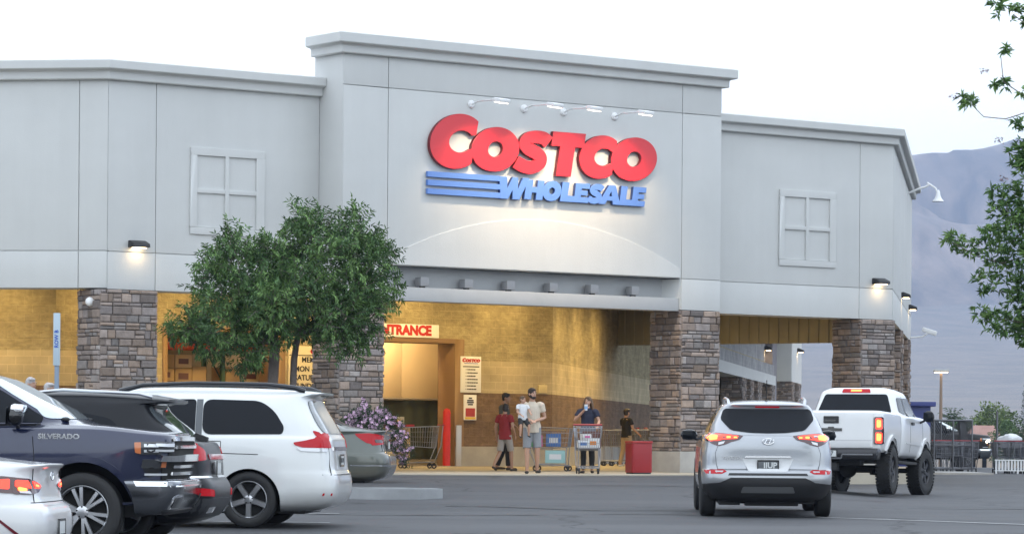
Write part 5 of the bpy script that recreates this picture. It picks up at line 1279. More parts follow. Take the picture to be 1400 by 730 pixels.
# ================================================================== sedans
def sedan(label, pc, lit=False, sage=False):
    root = empty('sedan', label=label, cat='sedan')
    P = paint('sedan_paint', pc, .3 if sage else 0, .3); c = Car(root, [P, well])
    deck = lambda x, y: (1.035 if not sage else 1.045)-.05*sstep(.8, 2.2, x)-.2*sstep(3.0, 4.7, x)-.012*(abs(y)/.8)**3
    K = [ring(.2, .3, 4.4, .75, 5, 4), ring(.27, .09, 4.65, .89, 6, 4), ring(.42, .0, 4.78, .925, 6, 4.5), ring(.58, .0, 4.81, .93, 6, 4.5), ring(.655, .03, 4.8, .928, 6, 4.5), ring(.69, .08, 4.8, .925, 6, 4.5), ring(.82, .11, 4.76, .92, 5.5, 4), ring(lambda x, y: deck(x, y)-.07, .12, 4.7, .90, 5.5, 4), ring(lambda x, y: deck(x, y)-.012, .07, 4.62, .865, 5.5, 3.8), ring(lambda x, y: deck(x, y)+.006, .085, 4.55, .84, 5.5, 3.8), ring(lambda x, y: deck(x, y)+.012+.02*sstep(.2, .7, x), .2, 4.4, .79, 5, 3.6),
         ring(lambda x, y: deck(x, y)+.055, .62, 3.62, .79, 4.5, 4), ring(1.16, .86, 3.3, .745, 4.5, 4), ring(1.29, 1.15, 2.98, .68, 4.5, 4), ring(1.39, 1.42, 2.65, .61, 4.5, 4), ring(1.435, 1.62, 2.45, .53, 4.5, 4), ring(1.455, 1.75, 2.3, .38, 4, 4), ring(1.46, 1.9, 2.15, .12, 3, 3)]
    c.shell(loft_mb(cat(K, 3)), 'body', [(1.05, .32, .37), (3.85, .32, .37)], W=.93)
    for v in 'LR':
        c.panel('side_window', [(1.22, 1.07), (1.5, 1.33), (2.05, 1.38), (2.12, 1.06)], v, glassm, r=.04, off=.006)
        c.panel('front_window', [(2.2, 1.06), (2.14, 1.38), (2.5, 1.34), (3.2, 1.05)], v, glassm, r=.04, off=.006)
        c.lines([[(1.35, .62), (1.40, .9), (1.2, 1.06)], [(2.16, .3), (2.16, 1.04)]], v, .01)
    c.panel('rear_window', [(.80, -.60), (1.55, -.45), (1.55, .45), (.80, .60)], 'top', glassm, off=.007, r=.05)
    c.panel('windshield', [(2.62, -.48), (3.35, -.62), (3.35, .62), (2.62, .48)], 'top', glassm, off=.007, r=.05)
    for sg in (1, -1):
        v = 'L' if sg > 0 else 'R'; f = (lambda p: p) if sg > 0 else mir
        if not sage:
            c.panel('tail_lamp', [(.62, .93), (.66, .87), (.55, .80), (.15, .775), (.14, .91), (.35, .935)], v, lampdk, off=.01, th=.02, grid=.035, r=.03)
            tl = c.panel('tail_lamp', f([(.82, .775), (.81, .912), (.62, .90), (.40, .855), (.38, .83), (.50, .79), (.7, .77)]), 'rear', lampdk, off=.012, th=.02, grid=.035, r=.02)
            c.panel('brake_light', [f([(.80, .84), (.79, .90), (.70, .895), (.66, .825)]), f([(.63, .89), (.46, .86), (.41, .84), (.48, .82), (.61, .825)])], 'rear', lamplit, tl, off=.018, grid=.035, r=.012)
            c.panel('brake_bulb', [f([(.79, .80), (.79, .84), (.72, .825), (.73, .80)]), f([(.58, .86), (.50, .85), (.50, .835), (.58, .84)])], 'rear', lamphot, tl, off=.021, grid=.035, r=.012)
            c.panel('brake_light', [(.30, .91), (.44, .90), (.44, .83), (.30, .82)], v, lamplit, tl, off=.016, grid=.035, r=.015)
            c.panel('reverse_lens', f([(.79, .785), (.68, .775), (.7, .80), (.79, .805)]), 'rear', lampclr, tl, off=.018, grid=.035)
            c.panel('bumper_slit', [(.10, .35), (.16, .36), (.42, .575), (.40, .585)], v, mat('dark_red_lens', (.12, .01, .02), .2) if 'dark_red_lens' not in bpy.data.materials else bpy.data.materials['dark_red_lens'], off=.006, grid=.05)
        else:
            tl = c.panel('tail_lamp', [(.56, .99), (.50, .93), (.36, .84), (.17, .80), (.15, .98), (.3, 1.0)], v, lampred, off=.01, th=.02, grid=.035, r=.03)
            c.panel('tail_lamp', f([(.82, .80), (.80, .975), (.55, .97), (.52, .82)]), 'rear', lampred, off=.012, th=.02, grid=.035, r=.02)
            c.panel('lamp_core', f([(.78, .84), (.78, .90), (.60, .89), (.59, .84)]), 'rear', lampdk, off=.016, grid=.04, r=.02)
    c.lines([[(-.72, .70), (.72, .70)], [(.66, .70), (.62, .86)], [(-.66, .70), (-.62, .86)], [(.62, .86), (.64, 1.0)], [(-.62, .86), (-.64, 1.0)]], 'rear', .01)
    if sage:
        c.panel('chrome_strip', [(-.52, .90), (.52, .90), (.52, .965), (-.52, .965)], 'rear', chrome, off=.025, th=.03)
        c.panel('bumper_trim', [(-.9, .455), (.9, .455), (.9, .475), (-.9, .475)], 'rear', chrome, off=.008)
        for v in 'LR': c.panel('bumper_trim', [(.1, .455), (.62, .455), (.62, .475), (.1, .475)], v, chrome, off=.008)
        plate(c, .085, 0, .8)
    else:
        mb = MB(); M = Matrix(((0, 0, -1, .092), (-1, 0, 0, 0), (0, 1, 0, .93), (0, 0, 0, 1)))
        mb.tube([M @ Vector((.07*math.cos(a), .038*math.sin(a), .012)) for a in [2*PI*k/24 for k in range(25)]], .007, 6, cap=False)
        for pl in ([(-.04, -.026), (-.013, .026)], [(.013, -.026), (.04, .026)], [(-.026, .004), (.026, .0)]): mb.tube([M @ Vector((a, b, .012)) for a, b in pl], .006, 5)
        mb.build('badge', chrome, root); plate(c, -.006, 0, .47)
    for sg in (1, -1):
        wheel(root, 1.05, sg*.80, .33, .22, .22, 5, sg, alloy); wheel(root, 3.85, sg*.80, .33, .22, .22, 5, sg, alloy)
        mirror_part(root, (3.12, sg*1.0, 1.03), (.15, .2, .15), sg, P)
    mb = MB(); mb.box(.4, 4.4, -.66, .66, .17, .28); mb.build('underbody', under, root, bevel=.02)
    return root
car_ = sedan('white sedan with glowing tail lamp at the lower left, beside the blue pickup', (.72, .73, .74), lit=True); place_car(car_, 92, 29.4, PI+R_(-3), 0, -.3)
car_ = sedan('grey green sedan parked beyond the white minivan, red tail lamp and trunk showing', (.085, .10, .088), sage=True); place_car(car_, 541, 54.6, PI+PARK, 0, -.4)
big_pickup('black pickup truck parked far away behind the cart corral at the right', (.008, .008, .01), 1346, 119, R_(-4), 5.6, -.9, text=False, lit=True, dz=0, ct=0.)
# ================================================================== foliage
def leaf_mat(name, base):
    m = mat(name, base, .6, var=.15, vscale=1.3, vcol=True, spec=.3); return m
leafm = leaf_mat('leaf_green', (.05, .1, .035)); barkm = mat('bark', (.16, .135, .12), .9, var=.25, vscale=9, bump=.5, bscale=30)
def add_leaf(mb, p, d, n, l, w, c):
    d = d.normalized(); s_ = d.cross(n)
    s_ = s_.normalized() if s_.length > 1e-5 else d.orthogonal().normalized()
    up = s_.cross(d)*.12*l
    mb.add([p, p+d*l*.45+s_*w/2+up, p+d*l-up*.6, p+d*l*.45-s_*w/2+up], [(0, 1, 2), (0, 2, 3)])
    mb.col += [c]*4
def spray(mb, wood, p0, d, length, rr, leafl, leafw, cols, pairs=7, droop=.35, fan=.9, thick=.006):
    """a twig with leaves on both sides"""
    p = Vector(p0); d = Vector(d).normalized(); side = d.cross(Vector((rr.uniform(-1, 1), rr.uniform(-1, 1), rr.uniform(-.4, 1)))).normalized()
    pts = [p.copy()]; st_ = length/pairs; c0 = cols[int(rr.random()*len(cols))]
    for k in range(pairs):
        d = (d+Vector((rr.uniform(-.12, .12), rr.uniform(-.12, .12), -droop*.1+rr.uniform(-.08, .08)))).normalized()
        p = p+d*st_; pts.append(p.copy())
        for sg in (-1, 1):
            ld = (d*(1-fan*.55)+side*sg*fan+Vector((rr.uniform(-.3, .3), rr.uniform(-.3, .3), rr.uniform(-.35, .2)-droop*.3)))
            b = .75+.5*rr.random(); c = (c0[0]*b, c0[1]*b, c0[2]*b, 1)
            add_leaf(mb, p, ld, Vector((rr.uniform(-.5, .5), rr.uniform(-.5, .5), 1)), leafl*rr.uniform(.7, 1.2), leafw*rr.uniform(.8, 1.2), c)
    add_leaf(mb, p, d, Vector((0, 0, 1)), leafl, leafw, (c0[0], c0[1], c0[2], 1))
    if wood is not None: wood.tube([pts[0], pts[len(pts)//2], pts[-1]], [thick, thick*.7, thick*.3], 4, cap=False)
GREENS = [(.075, .14, .05), (.105, .19, .06), (.145, .245, .08), (.09, .17, .065), (.17, .28, .095), (.055, .105, .042)]
def limb(wood, a, b, r0, r1, rr, bend=.12, n=6):
    a = Vector(a); b = Vector(b); L_ = (b-a).length; q = []
    o = Vector((rr.uniform(-1, 1), rr.uniform(-1, 1), rr.uniform(-.3, .6)))*bend*L_
    for i in range(n+1):
        t = i/n; q.append(a.lerp(b, t)+o*math.sin(PI*t)+Vector((rr.uniform(-1, 1), rr.uniform(-1, 1), 0))*.012*L_*(0 < i < n))
    wood.tube(q, [r0+(r1-r0)*i/n for i in range(n+1)], 7)
    return q

# main tree in the island in front of the store
def main_tree():
    rr = random.Random(21); Y = 52.6
    base = at(372, 640, Y); gzv = gz(base.x, Y)
    root = empty('shade_tree', (base.x, Y, gzv), 0, 'dark green leafy tree standing in front of the left stone column and entrance sign', 'tree')
    O = Vector((base.x, Y, gzv)); lf = MB(); lf.col = []; wd = MB(); tr = MB()
    P = lambda px, py, dy=0: at(px, py, Y+dy)-O
    clumps = [(410, 298, 20, 0), (400, 325, 26, .2), (435, 312, 22, -.3), (480, 303, 18, .3), (478, 330, 26, .0), (455, 345, 30, -.5), (420, 355, 30, .5), (510, 335, 20, .5), (500, 360, 28, -.2), (522, 352, 16, .2), (320, 328, 16, .0), (300, 345, 18, .2), (325, 352, 24, -.3), (350, 358, 22, .3), (290, 368, 20, -.2), (315, 385, 28, .3), (345, 388, 30, -.5), (380, 378, 30, .1), (374, 352, 24, -.2), (366, 336, 14, .1), (385, 400, 30, -.5), (362, 398, 26, .3), (275, 390, 13, .1), (415, 392, 34, -.7), (455, 388, 34, .6), (490, 392, 32, -.4), (522, 390, 22, .4), (300, 412, 26, -.4), (335, 420, 32, .5), (375, 418, 34, -.8), (420, 428, 34, .7), (465, 428, 34, -.6), (505, 425, 30, .5), (522, 418, 12, -.4), (275, 428, 20, .4), (255, 447, 18, -.1), (238, 456, 10, .1), (280, 455, 22, .3), (310, 448, 26, -.6), (345, 455, 28, .4), (385, 452, 24, -.4), (425, 452, 20, .3), (460, 458, 26, -.3), (495, 455, 24, .5), (300, 478, 15, .2), (330, 482, 20, -.4), (350, 492, 14, .2), (285, 470, 14, -.3), (360, 474, 20, -.6), (480, 474, 14, .2), (332, 500, 9, .1), (262, 468, 9, .0)]
    q0 = [Vector((0, 0, -.05)), Vector((.02, 0, .8)), Vector((-.02, .03, 1.5)), P(376, 470)]
    tr.tube(q0, [.13, .1, .09, .085], 10)
    tr.tube([Vector((.12, .06, -.05)), Vector((.3, .1, .9)), P(402, 490), P(408, 455, .1), P(425, 420, .2)], [.07, .06, .055, .05, .04], 8)
    forks = [(P(376, 470), P(352, 432, -.2), .05), (P(376, 470), P(395, 420, .2), .06), (P(395, 420, .2), P(405, 345, .1), .04), (P(376, 470), P(330, 470, .1), .035), (P(395, 420, .2), P(455, 380, -.2), .04), (P(425, 420, .2), P(480, 410, .3), .04), (P(352, 432, -.2), P(318, 380, 0), .035), (P(480, 410, .3), P(500, 370, 0), .028), (P(405, 345, .1), P(470, 325, 0), .02), (P(330, 470, .1), P(270, 450, 0), .022), (P(408, 455, .1), P(500, 445, -.3), .03)]
    nodes = []
    for a, b, r in forks: nodes += limb(wd, a, b, r, r*.55, rr)
    for px, py, rad, dy in clumps:
        c = P(px, py, dy*1.25); R = rad/4400*Y*1.08
        nb = min(nodes, key=lambda n: (n-c).length)
        ln = limb(wd, nb, c, .016, .006, rr, .1, 4); nodes += ln[1:3]
        n = int(6+120*R*R*5.4)
        for k in range(n):
            while True:
                o = Vector((rr.uniform(-1, 1), rr.uniform(-1, 1), rr.uniform(-1, 1)))
                if o.length < 1: break
            s_ = c+Vector((o.x*R, o.y*R*1.3, o.z*R*.85))
            if noise.noise(s_*2.6+Vector((3, 1, 7))) < -.3: continue
            d = Vector((o.x, o.y, o.z+.35))+Vector((rr.uniform(-.6, .6), rr.uniform(-.6, .6), rr.uniform(-.5, .5)))
            spray(lf, wd if k % 2 == 0 else None, s_-d.normalized()*.08, d, rr.uniform(.16, .30), rr, .10, .034, GREENS, 5, .5)
    tr.build('trunk', barkm, root, angle=60); wd.build('branches', barkm, root, angle=60, merge=False)
    lf.build('crown', leafm, root, merge=False)
main_tree()

# tree leaning in from the right edge
def edge_tree():
    rr = random.Random(5); Y = 35.0
    base = at(1520, 640, Y); g0 = gz(base.x, Y); O = Vector((base.x, Y, g0))
    root = empty('shade_tree', O, 0, 'tree with narrow leaves reaching into the picture from the right edge', 'tree')
    lf = MB(); lf.col = []; wd = MB(); tr = MB(); fl = MB(); fl.col = []
    P = lambda px, py, dy=0: at(px, py, Y+dy)-O
    tr.tube([Vector((0, 0, -.05)), Vector((.02, 0, 1.0)), P(1500, 430), P(1480, 300)], [.12, .1, .085, .06], 10)
    br = [((1500, 430), (1440, 440), .03), ((1490, 380), (1420, 345), .035), ((1480, 300), (1430, 200), .03), ((1430, 200), (1420, 90), .018), ((1490, 380), (1560, 300), .04), ((1480, 300), (1500, 120), .035), ((1500, 430), (1570, 420), .03)]
    nodes = []
    for a, b, r in br: nodes += limb(wd, P(*a), P(*b), r, r*.5, rr, .08)
    for pl in ([(1440, 185), (1400, 155), (1375, 163), (1345, 160), (1330, 145)], [(1430, 150), (1395, 128), (1372, 112), (1368, 75)], [(1440, 60), (1410, 40), (1385, 20)], [(1420, 345), (1370, 360), (1335, 350), (1300, 330)], [(1420, 345), (1385, 320), (1375, 280)], [(1440, 440), (1390, 440), (1350, 432)], [(1430, 200), (1400, 205), (1385, 200)]):
        q = [P(*p) for p in pl]; wd.tube(q, [.008-.005*i/len(q) for i in range(len(q))], 5); nodes += q
    G = [(.10, .19, .06), (.13, .23, .075), (.08, .155, .06), (.18, .29, .09)]
    def star(px, py, n, R, big=1., dy=0, down=.0):
        c = P(px, py, dy)
        for k in range(n):
            o = Vector((rr.uniform(-1, 1), rr.uniform(-1, 1), rr.uniform(-1, 1)))*R
            s_ = c+o
            d0 = Vector((rr.uniform(-1, 1), rr.uniform(-1, 1), rr.uniform(-.6, .9)))
            g0_ = G[int(rr.random()*4)]
            for j in range(7):
                d = d0+Vector((rr.uniform(-1, 1), rr.uniform(-1, 1), rr.uniform(-.9, .7)))*.9
                b = .7+.6*rr.random(); add_leaf(lf, s_, d, Vector((rr.uniform(-.5, .5), -.6, .8)), rr.uniform(.06, .115)*big, .021*big, (g0_[0]*b, g0_[1]*b, g0_[2]*b, 1))
    for px, py, n, R in ((1375, 10, 12, .10), (1395, 18, 12, .1), (1362, 8, 5, .05), (1373, 68, 6, .05), (1358, 114, 5, .05), (1376, 116, 4, .04), (1324, 140, 8, .06), (1318, 132, 4, .03), (1392, 172, 7, .05), (1398, 125, 4, .04), (1388, 205, 12, .08), (1398, 220, 14, .08)): star(px, py, n, R, 1.15)
    mass = [(1385, 268, 30, .12), (1375, 285, 30, .14), (1397, 290, 30, .14), (1382, 310, 26, .13), (1360, 262, 8, .05), (1350, 312, 10, .07), (1363, 330, 30, .13), (1340, 335, 20, .1), (1322, 335, 14, .08), (1303, 330, 14, .06), (1296, 325, 6, .04), (1385, 340, 30, .16), (1398, 320, 30, .15), (1366, 352, 16, .1), (1358, 372, 12, .09), (1340, 380, 8, .05), (1352, 394, 14, .07), (1390, 372, 22, .12), (1398, 395, 26, .12), (1382, 410, 20, .1), (1343, 428, 12, .06), (1352, 440, 14, .07), (1370, 438, 16, .08), (1385, 448, 20, .1), (1398, 440, 24, .12), (1365, 455, 8, .05), (1398, 462, 16, .08)]
    for px, py, n, R in mass: star(px, py, int(n*1.15), R*1.2, .9, rr.uniform(-.3, .3))
    for k in range(120): star(rr.uniform(1412, 1570), rr.uniform(120, 470), 26, .2, 1., rr.uniform(-.8, .8))
    for px, py in ((1346, 97), (1305, 132), (1366, 192), (1372, 245)):
        c = P(px, py)
        for k in range(26):
            add_leaf(fl, c+Vector((rr.uniform(-.05, .05), rr.uniform(-.03, .03), rr.uniform(-.03, .03))), Vector((rr.uniform(-1, 1), rr.uniform(-1, 1), rr.uniform(-1, 1))), Vector((0, 0, 1)), .03, .02, (.35, .28, .32, 1))
    tr.build('trunk', barkm, root, angle=60); wd.build('branches', barkm, root, angle=60, merge=False)
    lf.build('crown', leaf_mat('leaf_bright', (.06, .12, .04)), root, merge=False)
    fl.build('dry_blossom', leaf_mat('blossom_dry', (.4, .3, .35)), root, merge=False)
edge_tree()

# island kerb, soil and the flowering bush
isl = [at(472, 668, 50.4), at(600, 676, 50.3), at(607, 676, 50.9), at(604, 672, 52.2), at(560, 668, 54.5)]
ip = [(-9.4, 52.2), (-2.1, 51.7), (-1.55, 51.85), (-1.28, 52.25), (-1.45, 52.8), (-2.0, 53.15), (-9.5, 53.45)]
kb = MB(); cz = gz(-3, 52)
kb.sweep(ip[::-1]+[ip[-1]], [(-.15, cz-.2), (0, cz-.2), (0, cz+.13), (-.03, cz+.16), (-.15, cz+.16)])
tag(kb.build('kerb', mat('kerb_concrete', (.29, .30, .31), .85, var=.18, vscale=2, bump=.1, bscale=40)), 'pale concrete kerb round the planting island', 'kerb', kind='structure')
so_ = MB(); so_.prism([(x*.985-.05, y*.999+.05) for x, y in ip], cz-.1, cz+.12); tag(so_.build('planting_bed', mat('decomposed_granite', (.22, .17, .13), .95, var=.3, vscale=6, bump=.4, bscale=40)), 'brown gravel bed of the planting island', 'ground', kind='structure')
def flower_bush():
    rr = random.Random(31); Y = 59.5; b = at(503, 640, Y); O = Vector((b.x, Y, gz(b.x, Y)-.02))
    root = empty('flowering_bush', O, 0, 'rounded bush covered in lilac flowers at the foot of the left stone column', 'bush')
    lf = MB(); lf.col = []; wd = MB(); fl = MB(); fl.col = []
    for k in range(1500):
        a = rr.uniform(0, 2*PI); e = math.asin(rr.uniform(-.15, 1)); rad = rr.uniform(.55, 1.0)**.5
        bump = 1+.12*math.sin(3*a+1)+.1*math.sin(5*a+e*4)
        o = Vector((math.cos(a)*math.cos(e)*.62*bump, math.sin(a)*math.cos(e)*.62, math.sin(e)*.80*bump+.52))*1.0
        o = Vector((o.x*rad, o.y*rad, .35+(o.z-.35)*rad))
        if o.x > .45: o.z -= (o.x-.45)*.5
        o.z = max(o.z, .02)
        spray(lf, None, o, Vector((o.x, o.y, o.z-.2)), .14, rr, .055, .018, [(.04, .075, .035), (.05, .09, .04), (.03, .055, .03), (.07, .11, .06)], 4, .2)
        if rad > .82 and e > -.1 and rr.random() < .42:
            for j in range(3):
                c = o*1.07+Vector((rr.uniform(-.05, .05), rr.uniform(-.05, .05), rr.uniform(-.03, .05)))
                v = rr.uniform(.8, 1.15); cc = (.76*v, .52*v, .70*v, 1)
                for t in range(5):
                    d = Vector((math.cos(t*1.257), -.45+rr.uniform(-.3, .3), math.sin(t*1.257)))
                    add_leaf(fl, c, d, Vector((0, -1, .3)), .034, .032, cc)
    for k in range(14):
        a = 2*PI*k/14; wd.tube([(0, 0, -.05), (math.cos(a)*.25, math.sin(a)*.2, .3), (math.cos(a)*.55, math.sin(a)*.4, .7)], [.018, .012, .005], 5)
    wd.build('stems', barkm, root, merge=False); lf.build('foliage', leaf_mat('bush_leaf', (.05, .09, .04)), root, merge=False); fl.build('blossom', leaf_mat('lilac_blossom', (.5, .36, .6)), root, merge=False)
flower_bush()

# far trees beyond the lot
def far_tree(label, px, Y, w, h, seed, kind='round', group='trees in the distance', cols=None, zc=.62):
    rr = random.Random(seed); b = at(px, 600, Y); O = Vector((b.x, Y, gz(b.x, Y)))
    root = empty('distant_tree', O, 0, label, 'tree', group); lf = MB(); lf.col = []; tr = MB()
    tr.tube([(0, 0, -.2), (.05*w, 0, h*.3), (0, .02*w, h*.6)], [.05*h*.5, .04*h*.5, .02*h*.5], 7)
    cols = cols or GREENS
    if kind == 'palm':
        tr.tube([(0, 0, 0), (0, 0, h*.86)], [.16, .13], 8)
        for k in range(46):
            a = rr.uniform(0, 2*PI); e = rr.uniform(-.7, 1.2); d = Vector((math.cos(a)*math.cos(e), math.sin(a)*math.cos(e), math.sin(e)))
            p = Vector((0, 0, h*.86)); c = cols[int(rr.random()*len(cols))]
            for j in range(7):
                p2 = p+d*w*.075; d = (d+Vector((0, 0, -.16))).normalized(); sd_ = d.cross(Vector((0, 0, 1))).normalized()
                for sg in (-1, 1): add_leaf(lf, p, d*.5+sd_*sg+Vector((0, 0, -.3)), Vector((0, 0, 1)), w*.13, .06*w*.5, (*[q*rr.uniform(.8, 1.2) for q in c], 1))
                p = p2
    else:
        lobes = [(Vector((rr.uniform(-.33, .33)*w, rr.uniform(-.3, .3)*w, h*rr.uniform(.38, .86))), rr.uniform(.14, .25)*w) for _ in range(11)]
        if kind == 'cypress': lobes = [(Vector((rr.uniform(-.05, .05)*w, rr.uniform(-.1, .1)*w, h*(.1+.85*i/10))), w*.42*(1-.75*(i/10)**1.5)) for i in range(11)]
        for c, R in lobes:
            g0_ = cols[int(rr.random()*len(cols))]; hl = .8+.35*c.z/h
            for k in range(260):
                while True:
                    o = Vector((rr.uniform(-1, 1), rr.uniform(-1, 1), rr.uniform(-1, 1)))
                    if o.length < 1: break
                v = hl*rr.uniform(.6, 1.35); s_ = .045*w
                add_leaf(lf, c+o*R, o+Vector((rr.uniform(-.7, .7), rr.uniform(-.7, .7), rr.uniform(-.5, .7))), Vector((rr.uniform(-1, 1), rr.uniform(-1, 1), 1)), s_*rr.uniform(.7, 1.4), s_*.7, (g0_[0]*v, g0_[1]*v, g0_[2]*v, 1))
    tr.build('trunk', barkm, root, angle=60); lf.build('crown', leafm, root, merge=False)
GY = [(.10, .15, .04), (.13, .18, .05), (.08, .12, .04)]
GB = [(.05, .10, .035), (.07, .12, .04)]
far_tree('bushy olive green tree rising behind the far pink roof', 1338, 330, 7.0, 8.2, 41, cols=GY)
far_tree('paler bushy tree behind the right end of the pink roof', 1362, 335, 6.0, 7.2, 42, cols=GY)
far_tree('fan palm by the lamp post beyond the cart corral', 1301, 300, 3.2, 6.4, 43, 'palm', cols=GB)
far_tree('small fan palm behind the left end of the pink roof', 1316, 310, 2.6, 6.0, 44, 'palm', cols=GB)
far_tree('grey green shrub in front of the right end of the pink roof', 1372, 240, 3.0, 4.1, 45, cols=GB)
far_tree('wide dark green tree at the right end of the far row', 1391, 250, 4.2, 5.2, 46, cols=GB)
far_tree('slim dark cypress at the right edge of the picture', 1403, 160, 1.3, 4.6, 48, 'cypress', cols=[(.02, .04, .025)])
far_tree('small bushy tree at the foot of the mountain seen past the white pickup', 1110, 330, 5, 5, 49, cols=GY)
# ================================================================== carts
wire = mat('cart_wire', (.30, .31, .34), .4, .7); cred = mat('cart_red', (.30, .02, .03), .4); cblue = mat('cart_blue', (.05, .12, .4), .4); col_grey = mat('flap_grey', (.16, .16, .18), .5)
def make_cart(name, label, group=None, handle=None):
    """shopping cart: x across, front of the cart toward -y, handle at +y; origin on the floor"""
    root = empty(name, label=label, cat='shopping cart', group=group)
    b = MB(); r = .0045
    def quad(p, t): return p
    top = [(-.27, -.50, .98), (.27, -.50, .98), (.31, .40, 1.02), (-.31, .40, 1.02)]; bot = [(-.21, -.44, .55), (.21, -.44, .55), (.25, .34, .50), (-.25, .34, .50)]
    T = [Vector(p) for p in top]; B = [Vector(p) for p in bot]
    for i in range(4):
        b.tube([T[i], T[(i+1) % 4]], .009, 5); b.tube([B[i], B[(i+1) % 4]], .007, 5); b.tube([T[i], B[i]], .007, 5)
        n = 9 if i % 2 == 0 else 14
        for k in range(1, n): b.tube([T[i].lerp(T[(i+1) % 4], k/n), B[i].lerp(B[(i+1) % 4], k/n)], r, 3, cap=False)
        for k in (1, 2, 3): b.tube([B[i].lerp(T[i], k/4), B[(i+1) % 4].lerp(T[(i+1) % 4], k/4)], r, 3, cap=False)
    for k in range(1, 12): b.tube([B[0].lerp(B[3], k/12), B[1].lerp(B[2], k/12)], r, 3, cap=False)
    b.build('basket', wire, root, angle=60, merge=False)
    f = MB()
    for sx in (-1, 1):
        f.tube([(sx*.22, -.46, .13), (sx*.25, .30, .16), (sx*.27, .46, .55), (sx*.29, .50, 1.03)], .014, 8)
        f.tube([(sx*.22, -.40, .14), (sx*.21, -.42, .55)], .012, 8)
    f.tube([(-.22, -.46, .13), (.22, -.46, .13)], .014, 8); f.tube([(-.25, .30, .16), (.25, .30, .16)], .012, 8)
    for k in range(1, 8): f.tube([(-.22+.44*k/8, -.46, .135), (-.24+.48*k/8, .3, .16)], .005, 3, cap=False)
    f.build('frame', wire, root, angle=60, merge=False)
    h = MB(); h.tube([(-.31, .52, 1.05), (.31, .52, 1.05)], .021, 10); h.build('handle', handle or cred, root)
    h = MB(); h.box(-.17, .17, .385, .40, .82, .99); h.build('child_seat_flap', col_grey, root, bevel=.005)
    for sx in (-1, 1):
        for yy, s2 in ((-.42, .2), (.30, .235)):
            w = MB(); w.lathe([(.035, -.016), (.062, -.016), (.066, 0), (.062, .016), (.035, .016)], 16, 0, Matrix.Translation((sx*s2, yy, .066)) @ Matrix.Rotation(R_(90), 4, 'Y')); w.obox((sx*s2, yy, .10), (.05, .03, .07)); w.build('caster', plastic, root)
    return root
def put(o, x, y, rz, z=None):
    o.location = (x, y, PAD if z is None else z); o.rotation_euler = (0, 0, rz); return o
cartA = make_cart('shopping_cart', 'loaded shopping cart pushed by the woman in the dark shirt')
q = at(804, 600, 69.0); put(cartA, q.x, 68.9, 0)
cartB = copy_tree(cartA); cartB['label'] = 'shopping cart with a pale carton on its lower rack beside the bearded man'
q = at(752, 600, 74.0); put(cartB, q.x, 74.0, R_(80))
cartC = copy_tree(cartA); cartC['label'] = 'empty red trimmed cart standing just outside the entrance door'
q = at(574, 600, 77.5); put(cartC, q.x, 77.5, R_(-75))
CG = 'carts nested in the row behind the red bin'
for k in range(5):
    c_ = copy_tree(cartA); c_['label'] = 'empty cart in the nested row behind the red bin'; c_['group'] = CG
    q = at(846+11*k, 600, 89.5); put(c_, q.x, 89.5+.0*k, R_(-86))
rr = random.Random(12)
def goods(name, label, cx, cy, z, spec, group=None, cat='groceries'):
    pass
def package(name, label, cat, x, y, z, sx, sy, sz, m, rz=0, m2=None, group=None):
    e = empty(name, (x, y, z), rz, label, cat, group)
    b = MB(); b.box(-sx/2, sx/2, -sy/2, sy/2, 0, sz); b.build('pack', m, e, bevel=min(.012, sz*.1))
    if m2:
        b = MB(); b.box(-sx*.3, sx*.3, -sy/2-.003, -sy/2+.001, sz*.3, sz*.7); b.build('printed_label', m2, e)
    return e
col = lambda n, c, r=.5: bpy.data.materials.get(n) or mat(n, c, r)
white_p, blue_p, teal_p, pink_p, tan_p, brn_p, grn_p, pur_p, org_p = (col('pack_white', (.72, .73, .75)), col('pack_blue', (.08, .2, .5)), col('pack_teal', (.35, .58, .58)), col('pack_pink', (.65, .15, .35)), col('cardboard', (.42, .29, .15), .85), col('pack_brown', (.12, .05, .04)), col('pack_green', (.08, .3, .12)), col('pack_purple', (.32, .2, .68)), col('pack_orange', (.7, .25, .04)))
ca = cartA.location
for i, (dx, dy, dz, sx, sy, sz, m, m2, lb, rz) in enumerate([(-.12, -.30, .56, .24, .2, .16, white_p, blue_p, 'white printed food pack low in the front of the woman\'s cart', .1), (.12, -.28, .56, .22, .24, .2, white_p, org_p, 'white and orange pack at the right front of the woman\'s cart', -.2), (0, -.02, .56, .4, .2, .28, brn_p, None, 'dark brown pack in the middle of the woman\'s cart', .05), (-.06, -.30, .73, .2, .16, .12, white_p, pink_p, 'small white and pink pack on top in the woman\'s cart', .4), (.08, .15, .55, .4, .2, .36, brn_p, org_p, 'tall brown carton near the handle of the woman\'s cart', 0)]):
    package('grocery_pack', lb, 'package', ca.x+dx, ca.y+dy, ca.z+dz, sx, sy, sz, m, rz, m2)
cb = cartB.location
for dx, dy, dz, sx, sy, sz, m, m2, lb, rz, nm in [(-.28, -.0, .56, .2, .3, .26, pink_p, grn_p, 'bright pink pack in the cart beside the bearded man', .1, 'grocery_pack'), (-.33, -.2, .56, .18, .2, .16, grn_p, None, 'green pack at the front of the cart beside the bearded man', -.2, 'grocery_pack'), (.08, -.02, .56, .34, .32, .3, blue_p, white_p, 'pale blue box in the cart beside the bearded man', 0, 'grocery_pack'), (.06, 0, .93, .6, .44, .03, tan_p, None, 'flat cardboard tray lying across the cart beside the bearded man', 0, 'cardboard_tray'), (.12, -.02, .18, .46, .36, .3, teal_p, white_p, 'pale teal carton on the lower rack of the cart', 0, 'carton')]:
    package(nm, lb, 'package', cb.x+dx, cb.y+dy, cb.z+dz, sx, sy, sz, m, rz, m2)

